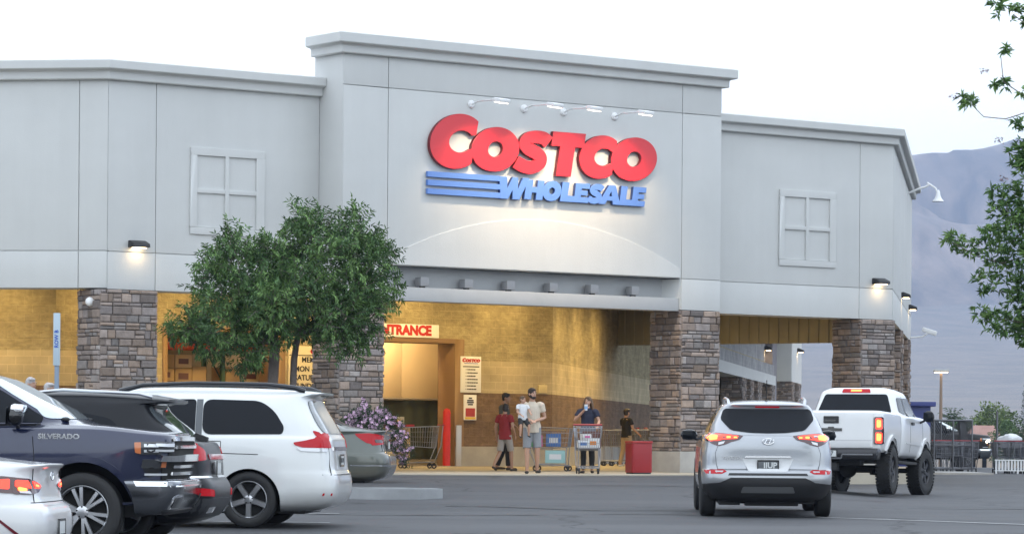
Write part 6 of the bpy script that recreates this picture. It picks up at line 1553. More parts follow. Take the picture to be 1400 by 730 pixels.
# red bin
q = at(873, 640, 69.6)
e = empty('litter_bin', (q.x, 69.6, PAD), R_(20), 'dark red litter bin in front of the right stone column', 'bin')
mb = MB(); mb.prism(rpoly([(-.235, -.235), (.235, -.235), (.235, .235), (-.235, .235)], .07), .03, .66); mb.build('body', mat('bin_red', (.28, .015, .02), .45, var=.1, vscale=3), e, bevel=.008)
mb = MB(); mb.prism(rpoly([(-.25, -.25), (.25, -.25), (.25, .25), (-.25, .25)], .08), .662, .71); mb.build('rim', mat('bin_rim', (.35, .03, .03), .4), e, bevel=.012)
mb = MB(); mb.prism(rpoly([(-.22, -.22), (.22, -.22), (.22, .22), (-.22, .22)], .07), 0, .03); mb.build('foot', blk, e)
# bollard by the door
x, y = st(6.68, TB-.12)
e = empty('bollard', (x, y, PAD), 0, 'red round topped bollard beside the entrance doorway', 'bollard')
mb = MB(); mb.lathe([(.1, 0), (.1, 1.38), (.095, 1.43), (.075, 1.475), (.04, 1.5), (.001, 1.508)], 24); mb.build('post', mat('bollard_red', (.55, .02, .015), .45, var=.1, vscale=4), e)
mb = MB(); mb.lathe([(.16, 0), (.16, .012), (.1, .02)], 24); mb.build('base_plate', fix, e)
# counter with red top inside the entrance
x, y = st(5.35, TB+1.0)
e = empty('counter', (x, y, PAD), PHI, 'tan checking counter with red top inside the entrance', 'counter')
mb = MB(); mb.box(-.7, .75, -.3, .3, 0, 1.02); mb.build('cabinet', col('counter_tan', (.55, .42, .24)), e, bevel=.01)
mb = MB(); mb.box(-.78, .83, -.38, .38, 1.022, 1.08); mb.build('top', cred, e, bevel=.01)
for dx, sx, sz, lb in ((-.25, .42, .24, 'grey box of papers at the left on the red topped counter'), (.42, .42, .2, 'stack of leaflets at the right on the red topped counter')):
    x2, y2 = st(5.35+dx, TB+.95); package('paper_box', lb, 'box', x2, y2, PAD+1.082, sx, .3, sz, col('paper_grey', (.3, .32, .3)), PHI, col('paper_tan', (.5, .42, .25)))
# racking and cartons seen through the left opening
rackm = mat('rack_orange', (.75, .10, .015), .45); rackd = mat('rack_upright', (.05, .10, .06), .5)
x, y = st(.6, TB+1.6)
rk = empty('storage_rack', (x, y, PAD), PHI, 'tall storage rack with orange beams inside the left opening', 'rack')
mb = MB()
for sx in (-2.1, 0.05, 2.2):
    for yy in (-.45, .45): mb.box(sx-.05, sx+.05, yy-.05, yy+.05, 0, 3.4)
    mb.tube([(sx, -.45, .3), (sx, .45, 1.2)], .02, 5); mb.tube([(sx, .45, 1.2), (sx, -.45, 2.1)], .02, 5); mb.tube([(sx, -.45, 2.1), (sx, .45, 3.0)], .02, 5)
mb.build('upright', rackd, rk)
for z in (.14, 1.5, 2.9):
    for yy in (-.5, .5):
        mb = MB(); mb.box(-2.15, 2.25, yy-.025, yy+.025, z, z+.16); mb.build('beam', rackm, rk, bevel=.004)
    mb = MB(); mb.box(-2.0, 2.1, -.44, .44, z+.162, z+.18); mb.build('shelf', col('shelf_board', (.35, .25, .14), .8), rk)
k = 0
CT = 'cartons on the storage rack'
for lv, z in enumerate((.33, 1.69)):
    x_ = -1.95
    while x_ < 1.9:
        w = rr.choice([.42, .5, .62]); 
        if abs(x_+w/2-.05) < w/2+.08: x_ = .14; continue
        zz = z
        for s2 in range(2 if lv == 0 else 3):
            hgt = rr.choice([.34, .4])
            if zz+hgt > z+1.12: break
            ps = st(.6+x_+w/2, TB+1.6-.1)
            e = package('carton', 'brown cardboard carton on the storage rack inside the left opening', 'carton', ps[0], ps[1], PAD+zz, w-.02, .7, hgt-.01, tan_p if rr.random() < .75 else col('carton_pale', (.55, .42, .26), .8), PHI, brn_p if rr.random() < .6 else None, CT)
            zz += hgt
        x_ += w
for dx, m, lb in ((-.7, org_p, 'orange wrapped pack high on the storage rack at the left'), (.9, pink_p, 'pink wrapped pack high on the storage rack'), (1.5, white_p, 'white wrapped pack high on the storage rack at the right')):
    ps = st(.6+dx, TB+1.5); package('wrapped_pack', lb, 'package', ps[0], ps[1], PAD+3.09, .6, .6, .42, m, PHI)
ps = st(1.05, TB-.6); ps = st(.15, TB+.55)
e = package('wrapped_pack', 'purple and white wrapped pack stacked just inside the left opening', 'package', ps[0], ps[1], PAD+1.28, .8, .5, .22, pur_p, PHI)
ps2 = st(.15, TB+.55)
e = package('wrapped_pack', 'white top pack lying on the purple pack', 'package', ps2[0], ps2[1], PAD+1.502, .74, .5, .14, white_p, PHI)
e = package('pallet_stack', 'plain carton stack carrying the purple pack inside the left opening', 'carton', ps2[0], ps2[1], PAD+.012, .95, .6, 1.262, tan_p, PHI)
ps = st(2.3, TB-.35); e = package('carton', 'orange topped carton near the opening edge by the hours board', 'carton', ps[0], ps[1], PAD, .5, .5, .6, org_p, PHI)

# blade sign post on the left
q = at(77, 600, 51.0); g0 = gz(q.x, 51.0)
e = empty('sign_post', (q.x, 51.0, g0), 0, 'slim blue grey post with a narrow vertical sign near the left stone column', 'sign post')
pm_ = mat('post_blue_grey', (.22, .28, .36), .5)
mb = MB(); mb.box(-.035, .035, -.03, .03, 0, 2.45); mb.build('post', pm_, e, bevel=.006)
mb = MB(); mb.box(-.055, .055, -.05, -.032, 2.1, 2.93); mb.build('sign_blade', col('blade_pale', (.45, .55, .62), .4), e, bevel=.01)
mb = MB(); M = Matrix(((0, 1, 0, 0), (0, 0, -1, -.053), (1, 0, 0, 2.52), (0, 0, 0, 1))); M = Matrix(((0, -1, 0, 0.0), (0, 0, -1, -.053), (1, 0, 0, 2.52), (0, 0, 0, 1))); add_mesh(mb, text_mesh('ROW B', .085, .001, .003), M); mb.build('lettering', inkb, e, merge=False)

# ================================================================== right background: kiosk, corral, poles, houses
q = at(1262, 600, 100); g0 = gz(q.x, 100)
e = empty('kiosk', (q.x-.15, 100, g0), R_(-6), 'plain blue kiosk with a flat overhanging top behind the white pickup', 'kiosk')
mb = MB(); mb.box(-.75, .36, -.6, .6, 0, 2.1); mb.build('cabinet', mat('kiosk_blue', (.045, .065, .24), .5, var=.08, vscale=2), e, bevel=.01)
mb = MB(); mb.box(-.88, .52, -.74, .74, 2.102, 2.24); mb.build('cap', mat('kiosk_cap', (.06, .08, .28), .5), e, bevel=.015)
galv = mat('galvanised_pipe', (.16, .165, .18), .5, .5)
def corral(px0, px1, Y, label, dep=3.0):
    a = at(px0, 600, Y); b = at(px1, 600, Y); w = b.x-a.x; g0 = gz(a.x, Y)
    e = empty('cart_corral', (a.x, Y, g0), 0, label, 'cart corral')
    mb = MB()
    for yy in (0, dep):
        for x_ in (0, w*.5, w): mb.tube([(x_, yy, 0), (x_, yy, 1.72)], .03, 7)
        mb.tube([(0, yy, 1.72), (w, yy, 1.72)], .028, 7); mb.tube([(0, yy, .9), (w, yy, .9)], .022, 7); mb.tube([(0, yy, .12), (w, yy, .12)], .022, 7)
    for x_ in (0, w): mb.tube([(x_, 0, 1.72), (x_, dep, 1.72)], .028, 7); mb.tube([(x_, 0, .9), (x_, dep, .9)], .022, 7)
    mb.build('frame', galv, e, merge=False)
    m2 = MB()
    for k in range(int(w/.09)):
        x_ = .09*k; m2.tube([(x_, dep, .12), (min(w, x_+1.6), dep, 1.72)], .006, 3, cap=False); m2.tube([(x_, dep, 1.72), (min(w, x_+1.6), dep, .12)], .006, 3, cap=False)
    for k in range(int(dep/.09)):
        y_ = .09*k; m2.tube([(w, y_, .12), (w, min(dep, y_+1.6), 1.72)], .006, 3, cap=False); m2.tube([(w, y_, 1.72), (w, min(dep, y_+1.6), .12)], .006, 3, cap=False)
    m2.build('wire_mesh', galv, e, merge=False)
    return a.x, w, g0
ax, aw, ag = corral(1277, 1329, 106, 'grey pipe and wire cart corral in front of the black pickup')
CR1 = 'carts parked in the wire corral'
for k in range(3):
    for j in range(2):
        c_ = copy_tree(cartA); c_['label'] = 'grey cart parked in the wire corral at the right'; c_['group'] = CR1; put(c_, ax+.36+.42*k, 106.6+.9*j, R_(0 if k % 2 else 180), ag)
# second cart row at the right edge with a white rail in front
CR2 = 'carts parked behind the white rail'
for k in range(4):
    for j in range(2):
        q = at(1372+16*k, 600, 104); c_ = copy_tree(cartA); c_['label'] = 'cart parked behind the white rail at the right edge'; c_['group'] = CR2; put(c_, q.x, 104+.5*j, R_(180), gz(q.x, 104))
q0 = at(1361, 600, 103); q1 = at(1420, 600, 103); g0 = gz(q0.x, 103)
e = empty('guard_rail', (q0.x, 103, g0), 0, 'low white slatted rail in front of the carts at the right edge', 'rail')
w = q1.x-q0.x; mb = MB()
for k in range(int(w/.1)+1): mb.box(.1*k, .1*k+.055, -.02, .02, .12, .42)
mb.build('slats', white, e, merge=False)
mb = MB(); mb.box(-.02, w, -.03, .03, .42, .46); mb.box(-.02, w, -.03, .03, .09, .12)
for k in (0, w/2, w-.06): mb.box(k, k+.06, -.03, .03, 0, .09)
mb.build('rail', white, e, merge=False)
x_, y_ = at(1380, 600, 104.2).x, 104.2
e = empty('white_bag', (x_, y_, gz(x_, y_)+1.0), 0, 'crumpled white bag lying on the carts behind the white rail', 'bag'); mb = MB(); rb_ = random.Random(3)
mb.ball((0, 0, .1), (.42, .3, .17), 18); mb.v = [(a+.05*noise.noise((a*6, b*6, c*6)), b, c+.09*noise.noise((a*5+3, b*5, c*5))) for a, b, c in mb.v]; mb.build('film', col('bag_white', (.6, .62, .64)), e, angle=20)
# slim poles and the street lamp
q = at(1363, 600, 108); e = empty('slim_post', (q.x, 108, gz(q.x, 108)), 0, 'slim bare metal post beside the white rail', 'post'); mb = MB(); mb.tube([(0, 0, 0), (0, 0, 2.05)], .035, 8); mb.build('post', galv, e); mb = MB(); mb.lathe([(.09, 0), (.09, .015), (.03, .02)], 12); mb.build('base_plate', galv, e)
def street_lamp(px, Y, h, label, lit=True):
    q = at(px, 600, Y); g0 = gz(q.x, Y)
    e = empty('street_lamp', (q.x, Y, g0), 0, label, 'street lamp')
    mb = MB(); mb.tube([(0, 0, 0), (0, 0, h)], [.11, .07], 10); mb.build('pole', mat('pole_tan', (.25, .18, .13), .6), e)
    mb = MB(); mb.box(-.38, .38, -.28, .28, h, h+.13); mb.build('lamp_head', fix, e, bevel=.03)
    mb = MB(); mb.box(-.32, .32, -.22, .22, h-.03, h-.001); mb.build('lens', mat('street_lens', (1, 1, 1), .5, emit=(1, .78, .5), estr=6), e)
street_lamp(1286, 168, 5.35, 'lit street lamp on a thin pole in front of the mountain')
def far_house(px0, px1, Y, h, roofc, label):
    a = at(px0, 600, Y); b = at(px1, 600, Y); w = b.x-a.x; g0 = gz(a.x, Y); d = w*.7
    e = empty('house', (a.x, Y, g0), 0, label, 'house')
    mb = MB(); mb.box(0, w, 0, d, -.5, h*.62); mb.build('wall', col('house_stucco', (.42, .34, .27), .9), e)
    mb = MB(); o = .5; z0 = h*.622
    mb.add([(-o, -o, z0), (w+o, -o, z0), (w+o, d+o, z0), (-o, d+o, z0), (w*.22, d/2, h), (w*.78, d/2, h)], [(0, 1, 5, 4), (1, 2, 5), (2, 3, 4, 5), (3, 0, 4), (3, 2, 1, 0)]); mb.build('roof', mat('roof_pink_tile', roofc, .85, var=.15, vscale=1.5), e)
    for k in range(3):
        x0 = w*(.12+.3*k); mb = MB(); mb.box(x0, x0+w*.12, -.04, .02, h*.22, h*.48); mb.build('window', glassm, e)
far_house(1322, 1372, 290, 4.9, (.36, .21, .18), 'far low house with a dusty pink tiled roof between the trees')
far_house(1385, 1440, 330, 4.6, (.33, .22, .19), 'far house with brown roof behind the cypress at the right edge')
far_house(1085, 1125, 420, 4.2, (.4, .36, .33), 'far pale house low on the valley floor seen past the white pickup')

# painted lines and the pale concrete apron at the corral
linem = mat('line_paint', (.5, .5, .5), .8, var=.35, vscale=6)
def line(p0, p1, w=.1, name='painted_line', m=None, lift=.012):
    p0, p1 = Vector(p0), Vector(p1); d = (p1-p0).normalized(); n_ = Vector((-d.y, d.x))*w/2; k = max(2, int((p1-p0).length/.5)); vs = []
    for i in range(k+1):
        c = p0.lerp(p1, i/k)
        for s_ in (-1, 1): vs.append((c.x+n_.x*s_, c.y+n_.y*s_, gz(c.x, c.y)+.006*noise.noise((c.x*.35, c.y*.35, 0))+lift))
    mb = MB(); mb.add(vs, [(2*i, 2*i+1, 2*i+3, 2*i+2) for i in range(k)]); tag(mb.build(name, m or linem, merge=False), 'worn white line painted on the asphalt', 'line', kind='structure')
hd = Vector((math.cos(PARK), math.sin(PARK)))
line((4.3, 45.3), (8.2, 41.4), .09); line((3.2, 46.4), (4.2, 45.4), .05)
for y0 in (31.4, 35.3, 38.3, 42.0, 45.6):
    e_ = Vector((-2.3-.02*(y0-40), y0-.5)); line(e_-hd*6.2, e_, .1)
ap = MB(); A = at(1272, 648, 101); ap.prism([(A.x-.5, 99.0), (A.x+1.7, 99.0), (A.x+1.5, 104), (A.x-.5, 104)], .3, gz(A.x, 101)+.06)
tag(ap.build('concrete_pad', concrete, merge=False, bevel=.01), 'pale concrete pad in front of the cart corral', 'pavement', kind='structure')

# old tar seams and cracks in the asphalt
tar = mat('crack_tar', (.012, .012, .013), .55)
rq = random.Random(77)
for x0, y0, dx, n_s in ((1.2, 58.5, 1, 9), (3.4, 54.6, 1, 7), (-1.0, 49.0, 1, 10), (6.5, 50.5, 1, 6), (2.2, 63.0, 1, 8), (5.2, 45.6, -1, 9), (-3.0, 45.2, 1, 8)):
    x_, y_ = x0, y0; a = rq.uniform(-.4, .4)
    vs = []; d_ = []
    for i in range(n_s*3):
        a += rq.uniform(-.5, .5); a *= .8
        w = .012+.02*rq.random()
        vs += [(x_, y_-w*3, gz(x_, y_)+.006*noise.noise((x_*.35, y_*.35, 0))+.011), (x_, y_+w*3, gz(x_, y_)+.006*noise.noise((x_*.35, y_*.35, 0))+.011)]
        x_ += dx*.16*math.cos(a); y_ += .16*math.sin(a)+rq.uniform(-.03, .03)
    mb = MB(); mb.add(vs, [(2*i, 2*i+1, 2*i+3, 2*i+2) for i in range(len(vs)//2-1)]); tag(mb.build('tar_seam', tar, merge=False), 'dark tar filled crack in the asphalt', 'crack', kind='structure')
# ================================================================== people
def loft_chain(mb, pts, lat=(1, 0, 0), n=14, c0=1, c1=1):
    """pts: (point, half width across lat, half depth)"""
    P = [Vector(p[0]) for p in pts]; lat = Vector(lat); Q = []
    d0 = (P[1]-P[0]).normalized(); d1 = (P[-1]-P[-2]).normalized()
    a, b = pts[0][1], pts[0][2]; m_ = min(a, b)
    if c0: Q += [(P[0]-d0*m_*.85, a*.35, b*.35, d0), (P[0]-d0*m_*.5, a*.8, b*.8, d0)]
    for i, p in enumerate(P):
        d = (P[min(i+1, len(P)-1)]-P[max(i-1, 0)]).normalized(); Q.append((p, pts[i][1], pts[i][2], d))
    a, b = pts[-1][1], pts[-1][2]; m_ = min(a, b)
    if c1: Q += [(P[-1]+d1*m_*.5, a*.8, b*.8, d1), (P[-1]+d1*m_*.85, a*.35, b*.35, d1)]
    vs = []
    for p, a, b, d in Q:
        u = lat-d*lat.dot(d); u = u.normalized() if u.length > .15 else d.orthogonal().normalized()
        w = d.cross(u)
        for k in range(n):
            t = 2*PI*k/n; vs.append(p+u*math.cos(t)*a+w*math.sin(t)*b)
    fs = [(i*n+k, i*n+(k+1) % n, (i+1)*n+(k+1) % n, (i+1)*n+k) for i in range(len(Q)-1) for k in range(n)]
    fs += [tuple(range(n))[::-1], tuple(range((len(Q)-1)*n, len(Q)*n))]
    mb.add(vs, fs)
def fuse(mb, name, m, parent, voxel=.009, smooth=4, wrinkle=0, cut=None):
    """one continuous skin over everything in mb"""
    o = mb.build('tmp', m, merge=False)
    r = o.modifiers.new('r', 'REMESH'); r.mode = 'VOXEL'; r.voxel_size = voxel
    s_ = o.modifiers.new('s', 'SMOOTH'); s_.iterations = smooth; s_.factor = .5
    me = evaluated(o); drop(o); me.name = name
    if wrinkle:
        for v in me.vertices:
            q = v.co; v.co = q+v.normal*wrinkle*(noise.noise((q.x*14, q.y*14, q.z*7))+.5*noise.noise((q.x*33, q.y*33, q.z*16)))
    me.polygons.foreach_set('use_smooth', [True]*len(me.polygons))
    me.materials.clear(); me.materials.append(m)
    return link(name, me, parent)
def V3(*a): return Vector(a)
def hand(mb, w, d, up, k, curl=.5, sg=1):
    """palm, four fingers and a thumb; d along the forearm, up = back of the hand"""
    d = Vector(d).normalized(); up = Vector(up); up = (up-d*up.dot(d)).normalized(); s_ = d.cross(up)*sg
    loft_chain(mb, [(w, .026*k, .018*k), (w+d*.045*k, .04*k, .016*k), (w+d*.085*k, .041*k, .014*k)], s_, 10)
    for i, (o, l) in enumerate(((-.03, .062), (-.01, .074), (.011, .07), (.031, .055))):
        p = w+d*.09*k+s_*o*k; e = d; q = [(p-d*.02*k, .0095*k, .0095*k)]
        for j in range(3):
            e = (e*math.cos(curl*.6)-up*math.sin(curl*.6)).normalized(); up_ = up
            p = p+e*l*k*(.42, .33, .25)[j]; q.append((p, (.0088-.0008*j)*k, (.0088-.0008*j)*k))
        loft_chain(mb, q, s_, 8)
    p = w+d*.03*k-s_*.03*k; e = (d*.7-s_*.75-up*.25).normalized()
    loft_chain(mb, [(p, .012*k, .012*k), (p+e*.032*k, .0105*k, .0105*k), (p+e*.05*k+d*.018*k, .009*k, .009*k)], s_, 8)
hairm = {}
def person(label, loc, H, rz, skin, hair, top, bottom, shoes, J=None, sleeve=.55, legs='long', hstyle='short', beard=None, fem=0, headturn=0, curl=.5, child=0, hem=.90, hide=()):
    root = empty('person', loc, rz, label, 'person'); k = H/1.78
    j = dict(pel=(0, 0, .96), wai=(0, 0, 1.08), che=(0, .0, 1.30), nek=(0, .015, 1.50), hea=(0, -.015, 1.665),
             shA=(-.185, .01, 1.44), elA=(-.245, .03, 1.15), haA=(-.26, -.05, .90), hipA=(-.088, 0, .92), knA=(-.1, -.03, .50), anA=(-.1, .03, .085),
             shB=(.185, .01, 1.44), elB=(.245, .03, 1.15), haB=(.26, -.05, .90), hipB=(.088, 0, .92), knB=(.1, -.03, .50), anB=(.1, .03, .085), toA=None, toB=None)
    if J: j.update(J)
    j = {a: (Vector(b)*k if b else None) for a, b in j.items()}
    ws = .92 if fem else 1.0
    B = MB(); X = (1, 0, 0)
    pel, wai, che, nek, hea = j['pel'], j['wai'], j['che'], j['nek'], j['hea']
    top_t = che.lerp(nek, .55)
    loft_chain(B, [(pel-V3(0, 0, .03*k), .145*k, .10*k), (pel, .155*k, .105*k), (wai, .13*k*ws, .092*k), (che, .158*k*ws, .108*k), (top_t, .15*k*ws, .088*k), (nek, .062*k, .062*k), (nek.lerp(hea, .5), .052*k*ws, .056*k)], X, 18)
    fwd = Matrix.Rotation(headturn, 3, 'Z') @ V3(0, -1, 0); rt = fwd.cross(V3(0, 0, 1))
    kh = k*(1.22 if child else 1)
    Mh = Matrix(((rt.x, -fwd.x, 0), (rt.y, -fwd.y, 0), (0, 0, 1)))      # local: x right of the face, y back
    def hp(x, y, z): return hea+Mh @ V3(x*kh, y*kh, z*kh)
    def hball(mb, c, r, n=14):
        b0 = len(mb.v); mb.ball((0, 0, 0), (r[0]*kh, r[1]*kh, r[2]*kh), n)
        for i in range(b0, len(mb.v)): mb.v[i] = tuple(hp(*c)+Mh @ Vector(mb.v[i]))
    hball(B, (0, .012, .022), (.074, .095, .092)); hball(B, (0, -.02, -.03), (.062, .072, .075)); hball(B, (0, -.052, -.078), (.034, .03, .026))
    loft_chain(B, [(hp(0, -.088, .02), .009*kh, .008*kh), (hp(0, -.104, -.014), .013*kh, .010*kh)], tuple(rt), 8)
    hball(B, (-.076, .012, -.005), (.011, .02, .03), 8); hball(B, (.076, .012, -.005), (.011, .02, .03), 8)
    for s_, sg in (('A', -1), ('B', 1)):
        sh, el, ha = j['sh'+s_], j['el'+s_], j['ha'+s_]; hip, kn, an = j['hip'+s_], j['kn'+s_], j['an'+s_]
        loft_chain(B, [(sh, .058*k, .058*k), (sh.lerp(el, .45), .048*k*ws, .048*k*ws), (el, .038*k*ws, .038*k*ws), (el.lerp(ha, .3), .039*k*ws, .037*k*ws), (ha, .026*k, .024*k)], X, 12)
        d = (ha-el).normalized(); hand(B, ha+d*.005, d, V3(0, -.3, 1) if abs(d.z) < .75 else V3(sg, -.2, 0), k, curl, sg)
        loft_chain(B, [(hip+V3(0, 0, .04*k), .088*k, .095*k), (hip.lerp(kn, .35), .08*k, .084*k), (kn, .054*k, .058*k), (kn.lerp(an, .28), .053*k, .06*k), (an, .034*k, .038*k)], X, 12)
        to = j['to'+s_] if j['to'+s_] else an+V3(sg*.03*k, -.17*k, -.055*k)
        loft_chain(B, [(an+V3(0, .035*k, -.045*k), .03*k, .03*k), (an.lerp(to, .5)+V3(0, 0, -.012*k), .036*k, .028*k), (to, .036*k, .02*k)], X, 10)
    body = fuse(B, 'body', skin, root, .0095 if k > .6 else .007, 3)
    # clothes
    T = MB(); g = .02*k
    loft_chain(T, [(V3(pel.x, pel.y, hem*k), .192*k, .146*k), (pel+V3(0, 0, .04*k), .186*k, .14*k), (wai, .165*k*ws, .125*k), (che, .172*k*ws, .122*k), (top_t, .165*k*ws, .104*k), (nek-V3(0, 0, .03*k), .085*k, .08*k)], X, 20, 0)
    for s_, sg in (('A', -1), ('B', 1)):
        sh, el, ha = j['sh'+s_], j['el'+s_], j['ha'+s_]
        T.ball(sh+V3(-sg*.03*k, 0, -.01*k), (.085*k, .085*k, .078*k), 14)
        q = [(sh+V3(0, 0, -.01*k), .075*k, .075*k)]
        if sleeve <= 1: q += [(sh.lerp(el, sleeve*.6), .073*k, .073*k), (sh.lerp(el, sleeve), .072*k, .072*k)]
        else: q += [(sh.lerp(el, .6), .062*k, .062*k), (el, .054*k, .054*k), (el.lerp(ha, .88), .042*k, .042*k)]
        loft_chain(T, q, X, 12, 1, 0)
    fuse(T, 'shirt', top, root, .012*max(.7, k), 3, .006*k)
    L_ = MB()
    loft_chain(L_, [(pel-V3(0, 0, .05*k), .165*k, .125*k), (pel, .17*k, .125*k), (pel+V3(0, 0, .07*k), .15*k, .112*k)], X, 18)
    for s_, sg in (('A', -1), ('B', 1)):
        hip, kn, an = j['hip'+s_], j['kn'+s_], j['an'+s_]
        q = [(hip+V3(0, 0, .03*k), .104*k, .112*k), (hip.lerp(kn, .4), .098*k, .1*k)]
        if legs == 'short': q += [(hip.lerp(kn, .92), .088*k, .092*k)]
        else: q += [(kn, .072*k, .078*k), (kn.lerp(an, .5), .066*k, .072*k), (kn.lerp(an, .95), .06*k, .066*k)]
        loft_chain(L_, q, X, 14, 1, 0)
    fuse(L_, 'shorts' if legs == 'short' else 'trousers', bottom, root, .012*max(.7, k), 3, .006*k)
    for s_, sg in (('A', -1), ('B', 1)):
        an = j['an'+s_]; to = j['to'+s_] if j['to'+s_] else an+V3(sg*.03*k, -.17*k, -.055*k); Sx = MB()
        loft_chain(Sx, [(an+V3(0, .04*k, -.052*k), .038*k, .034*k), (an.lerp(to, .5)+V3(0, 0, -.02*k), .044*k, .032*k), (to+V3(0, -.01*k, 0), .044*k, .026*k)], X, 12)
        fuse(Sx, 'shoe', shoes, root, .009, 2)
    Hm = MB()
    hball(Hm, (0, .022, .04), (.083, .1, .09), 18)
    if hstyle == 'short': hball(Hm, (0, .05, .0), (.074, .062, .075)); hball(Hm, (0, -.03, .085), (.06, .055, .03))
    elif hstyle == 'long':
        for a in range(-4, 5):
            t = a*.42; o = V3(math.sin(t)*.088, .03+math.cos(t)*.065, 0)
            loft_chain(Hm, [(hp(o.x*.75, o.y*.8, .05), .03*kh, .03*kh), (hp(o.x*1.08, o.y, -.05), .032*kh, .03*kh), (hp(o.x*1.35, o.y*1.05, -.16-.02*(a % 2)), .028*kh, .026*kh), (hp(o.x*1.5, o.y*.9, -.25-.03*(a % 3)), .014*kh, .014*kh)], tuple(rt), 8)
        hball(Hm, (.0, -.035, .085), (.06, .05, .028))
    elif hstyle == 'mop': hball(Hm, (0, .04, -.01), (.086, .075, .09)); hball(Hm, (.02, -.03, .08), (.072, .065, .04))
    fuse(Hm, 'hair', hair, root, .009, 2, .006)
    if beard:
        Bd = MB(); hball(Bd, (0, -.045, -.075), (.05, .048, .04)); hball(Bd, (-.045, -.015, -.05), (.026, .045, .045), 10); hball(Bd, (.045, -.015, -.05), (.026, .045, .045), 10); fuse(Bd, 'beard', beard, root, .008, 2, .003)
    E_ = MB()
    for sx in (-.03, .03): hball(E_, (sx, -.087, .015), (.012, .006, .007), 8)
    E_.build('eye', eyem, root)
    E_ = MB()
    for sx in (-.031, .031): loft_chain(E_, [(hp(sx-.016, -.084, .035), .005*kh, .005*kh), (hp(sx+.016, -.084, .037), .004*kh, .004*kh)], (0, 0, 1), 6)
    E_.build('eyebrow', hair, root)
    E_ = MB(); hball(E_, (0, -.087, -.052), (.022, .008, .006), 8); E_.build('mouth', lipm, root)
    return root
eyem = mat('eye_dark', (.02, .015, .012), .3); lipm = mat('lip', (.32, .12, .10), .5)
skinA = mat('skin_light', (.46, .27, .19), .55, var=.06, vscale=6); skinB = mat('skin_tan', (.34, .19, .12), .55, var=.06, vscale=6)
hdark = mat('hair_dark', (.018, .012, .010), .6, var=.3, vscale=30); hbrown = mat('hair_brown', (.11, .065, .035), .55, var=.4, vscale=25); hgrey = mat('hair_grey', (.42, .40, .40), .7, var=.25, vscale=30)
cloth = lambda n, c: mat('cloth_'+n, c, .9, var=.1, vscale=5, bump=.1, bscale=90)
c_beige, c_white, c_navy, c_red, c_grey, c_black, c_tan, c_gsh, c_dk = (cloth('beige', (.56, .49, .40)), cloth('white', (.62, .63, .65)), cloth('navy', (.018, .022, .045)), cloth('red', (.22, .018, .02)), cloth('grey_shirt', (.075, .075, .065)), cloth('black', (.012, .012, .013)), cloth('tan', (.36, .27, .17)), cloth('grey_shorts', (.24, .25, .27)), cloth('charcoal', (.03, .03, .033)))
sh_dark = mat('shoe_dark', (.025, .022, .02), .6); sh_white = mat('shoe_white', (.55, .55, .55), .5)
def spot_at(px, Y): return (ray(px, 640)[0]*Y, Y, max(PAD, gz(ray(px, 640)[0]*Y, Y)))
# bearded man carrying a toddler
person('bearded man in a beige shirt and grey shorts carrying a toddler', spot_at(727, 67.9), 1.80, R_(6), skinA, hdark, c_beige, c_gsh, sh_dark,
       dict(elA=(-.27, .04, 1.20), haA=(-.09, -.22, 1.13), elB=(.27, .03, 1.17), haB=(.04, -.22, 1.10), knA=(-.11, -.08, .5), anA=(-.10, -.02, .085), knB=(.11, -.04, .51), anB=(.12, .1, .10)), legs='short', beard=hdark, headturn=R_(28), hem=.86)
person('toddler in a white shirt and dark shorts held on the arm of the bearded man', (spot_at(714, 67.62)[0], 67.64, PAD+.62), 1.0, R_(24), skinA, hbrown, c_white, c_dk, sh_dark,
       dict(elA=(-.25, -.06, 1.2), haA=(-.16, -.22, 1.1), elB=(.24, -.1, 1.22), haB=(.2, -.28, 1.16), knA=(-.17, -.22, .70), anA=(-.16, -.16, .36), knB=(.17, -.22, .70), anB=(.17, -.18, .38), toA=(-.17, -.24, .26), toB=(.19, -.26, .28)), legs='short', child=1, headturn=R_(20))
# boy in red and the man beyond him
person('boy in dark red shirt and grey shorts beside the bearded man, seen from behind', spot_at(690, 72.6), 1.52, R_(150), skinB, hdark, c_red, cloth('pale_shorts', (.30, .27, .24)), sh_dark,
       dict(elA=(-.26, .04, 1.16), haA=(-.24, -.12, .95), elB=(.26, .06, 1.15), haB=(.27, -.02, .9), knA=(-.1, -.16, .52), anA=(-.09, -.22, .09), knB=(.12, .06, .50), anB=(.16, .30, .16), toB=(.17, .18, .04)), legs='short', hstyle='mop', headturn=R_(20), hem=.84)
person('man in a dark grey shirt and black trousers partly hidden behind the boy in red', spot_at(689, 74.6), 1.80, R_(75), skinB, hdark, c_grey, c_black, sh_dark,
       dict(elA=(-.25, -.02, 1.16), haA=(-.2, -.2, .98), elB=(.25, -.02, 1.16), haB=(.22, -.22, 1.0), knA=(-.1, -.12, .5), anA=(-.1, -.14, .09), knB=(.1, .05, .5), anB=(.1, .2, .1), hea=(0, -.05, 1.655)), headturn=R_(0))
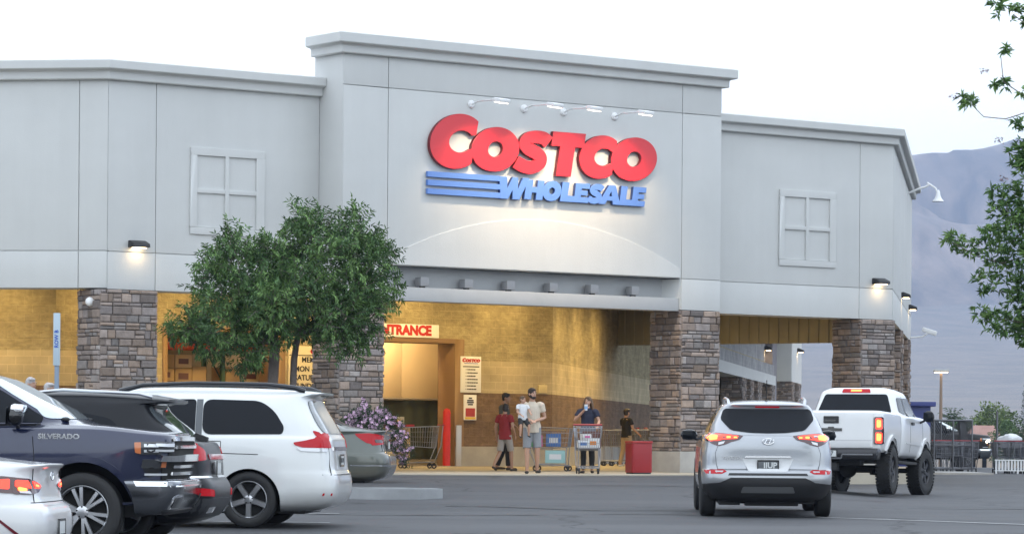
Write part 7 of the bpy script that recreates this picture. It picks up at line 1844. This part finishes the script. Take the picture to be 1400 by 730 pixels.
# woman with the cart
w_ = person('woman with long brown hair and dark shirt pushing a loaded cart while drinking', spot_at(803, 69.75), 1.66, R_(-6), skinA, hbrown, c_navy, c_black, sh_dark,
       dict(elA=(-.30, -.06, 1.22), haA=(-.07, -.19, 1.46), elB=(.27, -.06, 1.2), haB=(.25, -.29, 1.10), knA=(-.09, -.05, .5), knB=(.1, .0, .5), anB=(.1, .06, .09)), hstyle='long', fem=1, headturn=R_(-14), curl=.9)
q = spot_at(803, 69.75); e = empty('drink_cup', (q[0]-.045, q[1]-.235, q[2]+1.36), 0, 'small white and blue drink cup held to the mouth of the woman', 'cup')
mb = MB(); mb.lathe([(.001, 0), (.03, 0), (.04, .13), (.036, .13), (.001, .125)], 18); mb.build('cup_body', white_p, e)
mb = MB(); mb.lathe([(.0345, .03), (.0395, .09)], 18); mb.v = [(x*1.03, y*1.03, z) for x, y, z in mb.v]; mb.build('cup_band', col('cup_blue', (.25, .45, .75)), e)
# child at the carts
person('young person in a black shirt and tan trousers at the row of carts, back turned', spot_at(856, 87.0), 1.56, R_(130), skinA, hdark, c_black, c_tan, sh_white,
       dict(elA=(-.24, -.06, 1.17), haA=(-.22, -.3, 1.02), elB=(.25, -.08, 1.15), haB=(.25, -.32, .98), knA=(-.1, -.05, .5), knB=(.1, .04, .5), anB=(.11, .16, .09)), hstyle='mop')
# two grey haired shoppers behind the parked cars
person('grey haired shopper behind the blue pickup, the left one of two', spot_at(41, 58.6), 1.78, R_(60), skinA, hgrey, cloth('pale_blue', (.35, .42, .5)), c_dk, sh_dark, hstyle='mop')
person('grey haired shopper behind the blue pickup, the right one of two by the sign post', spot_at(66, 58.3), 1.68, R_(80), skinA, hgrey, cloth('pale_pink', (.5, .38, .38)), c_dk, sh_dark, hstyle='mop', fem=1)
# someone inside the entrance
x, y = st(4.98, TB+1.75)
person('worker with brown hair standing in the dim room inside the entrance doorway', (x, y, PAD), 1.66, R_(-20), skinB, mat('hair_auburn', (.10, .035, .02), .6, var=.3, vscale=25), c_dk, c_black, sh_dark, hstyle='long', fem=1)
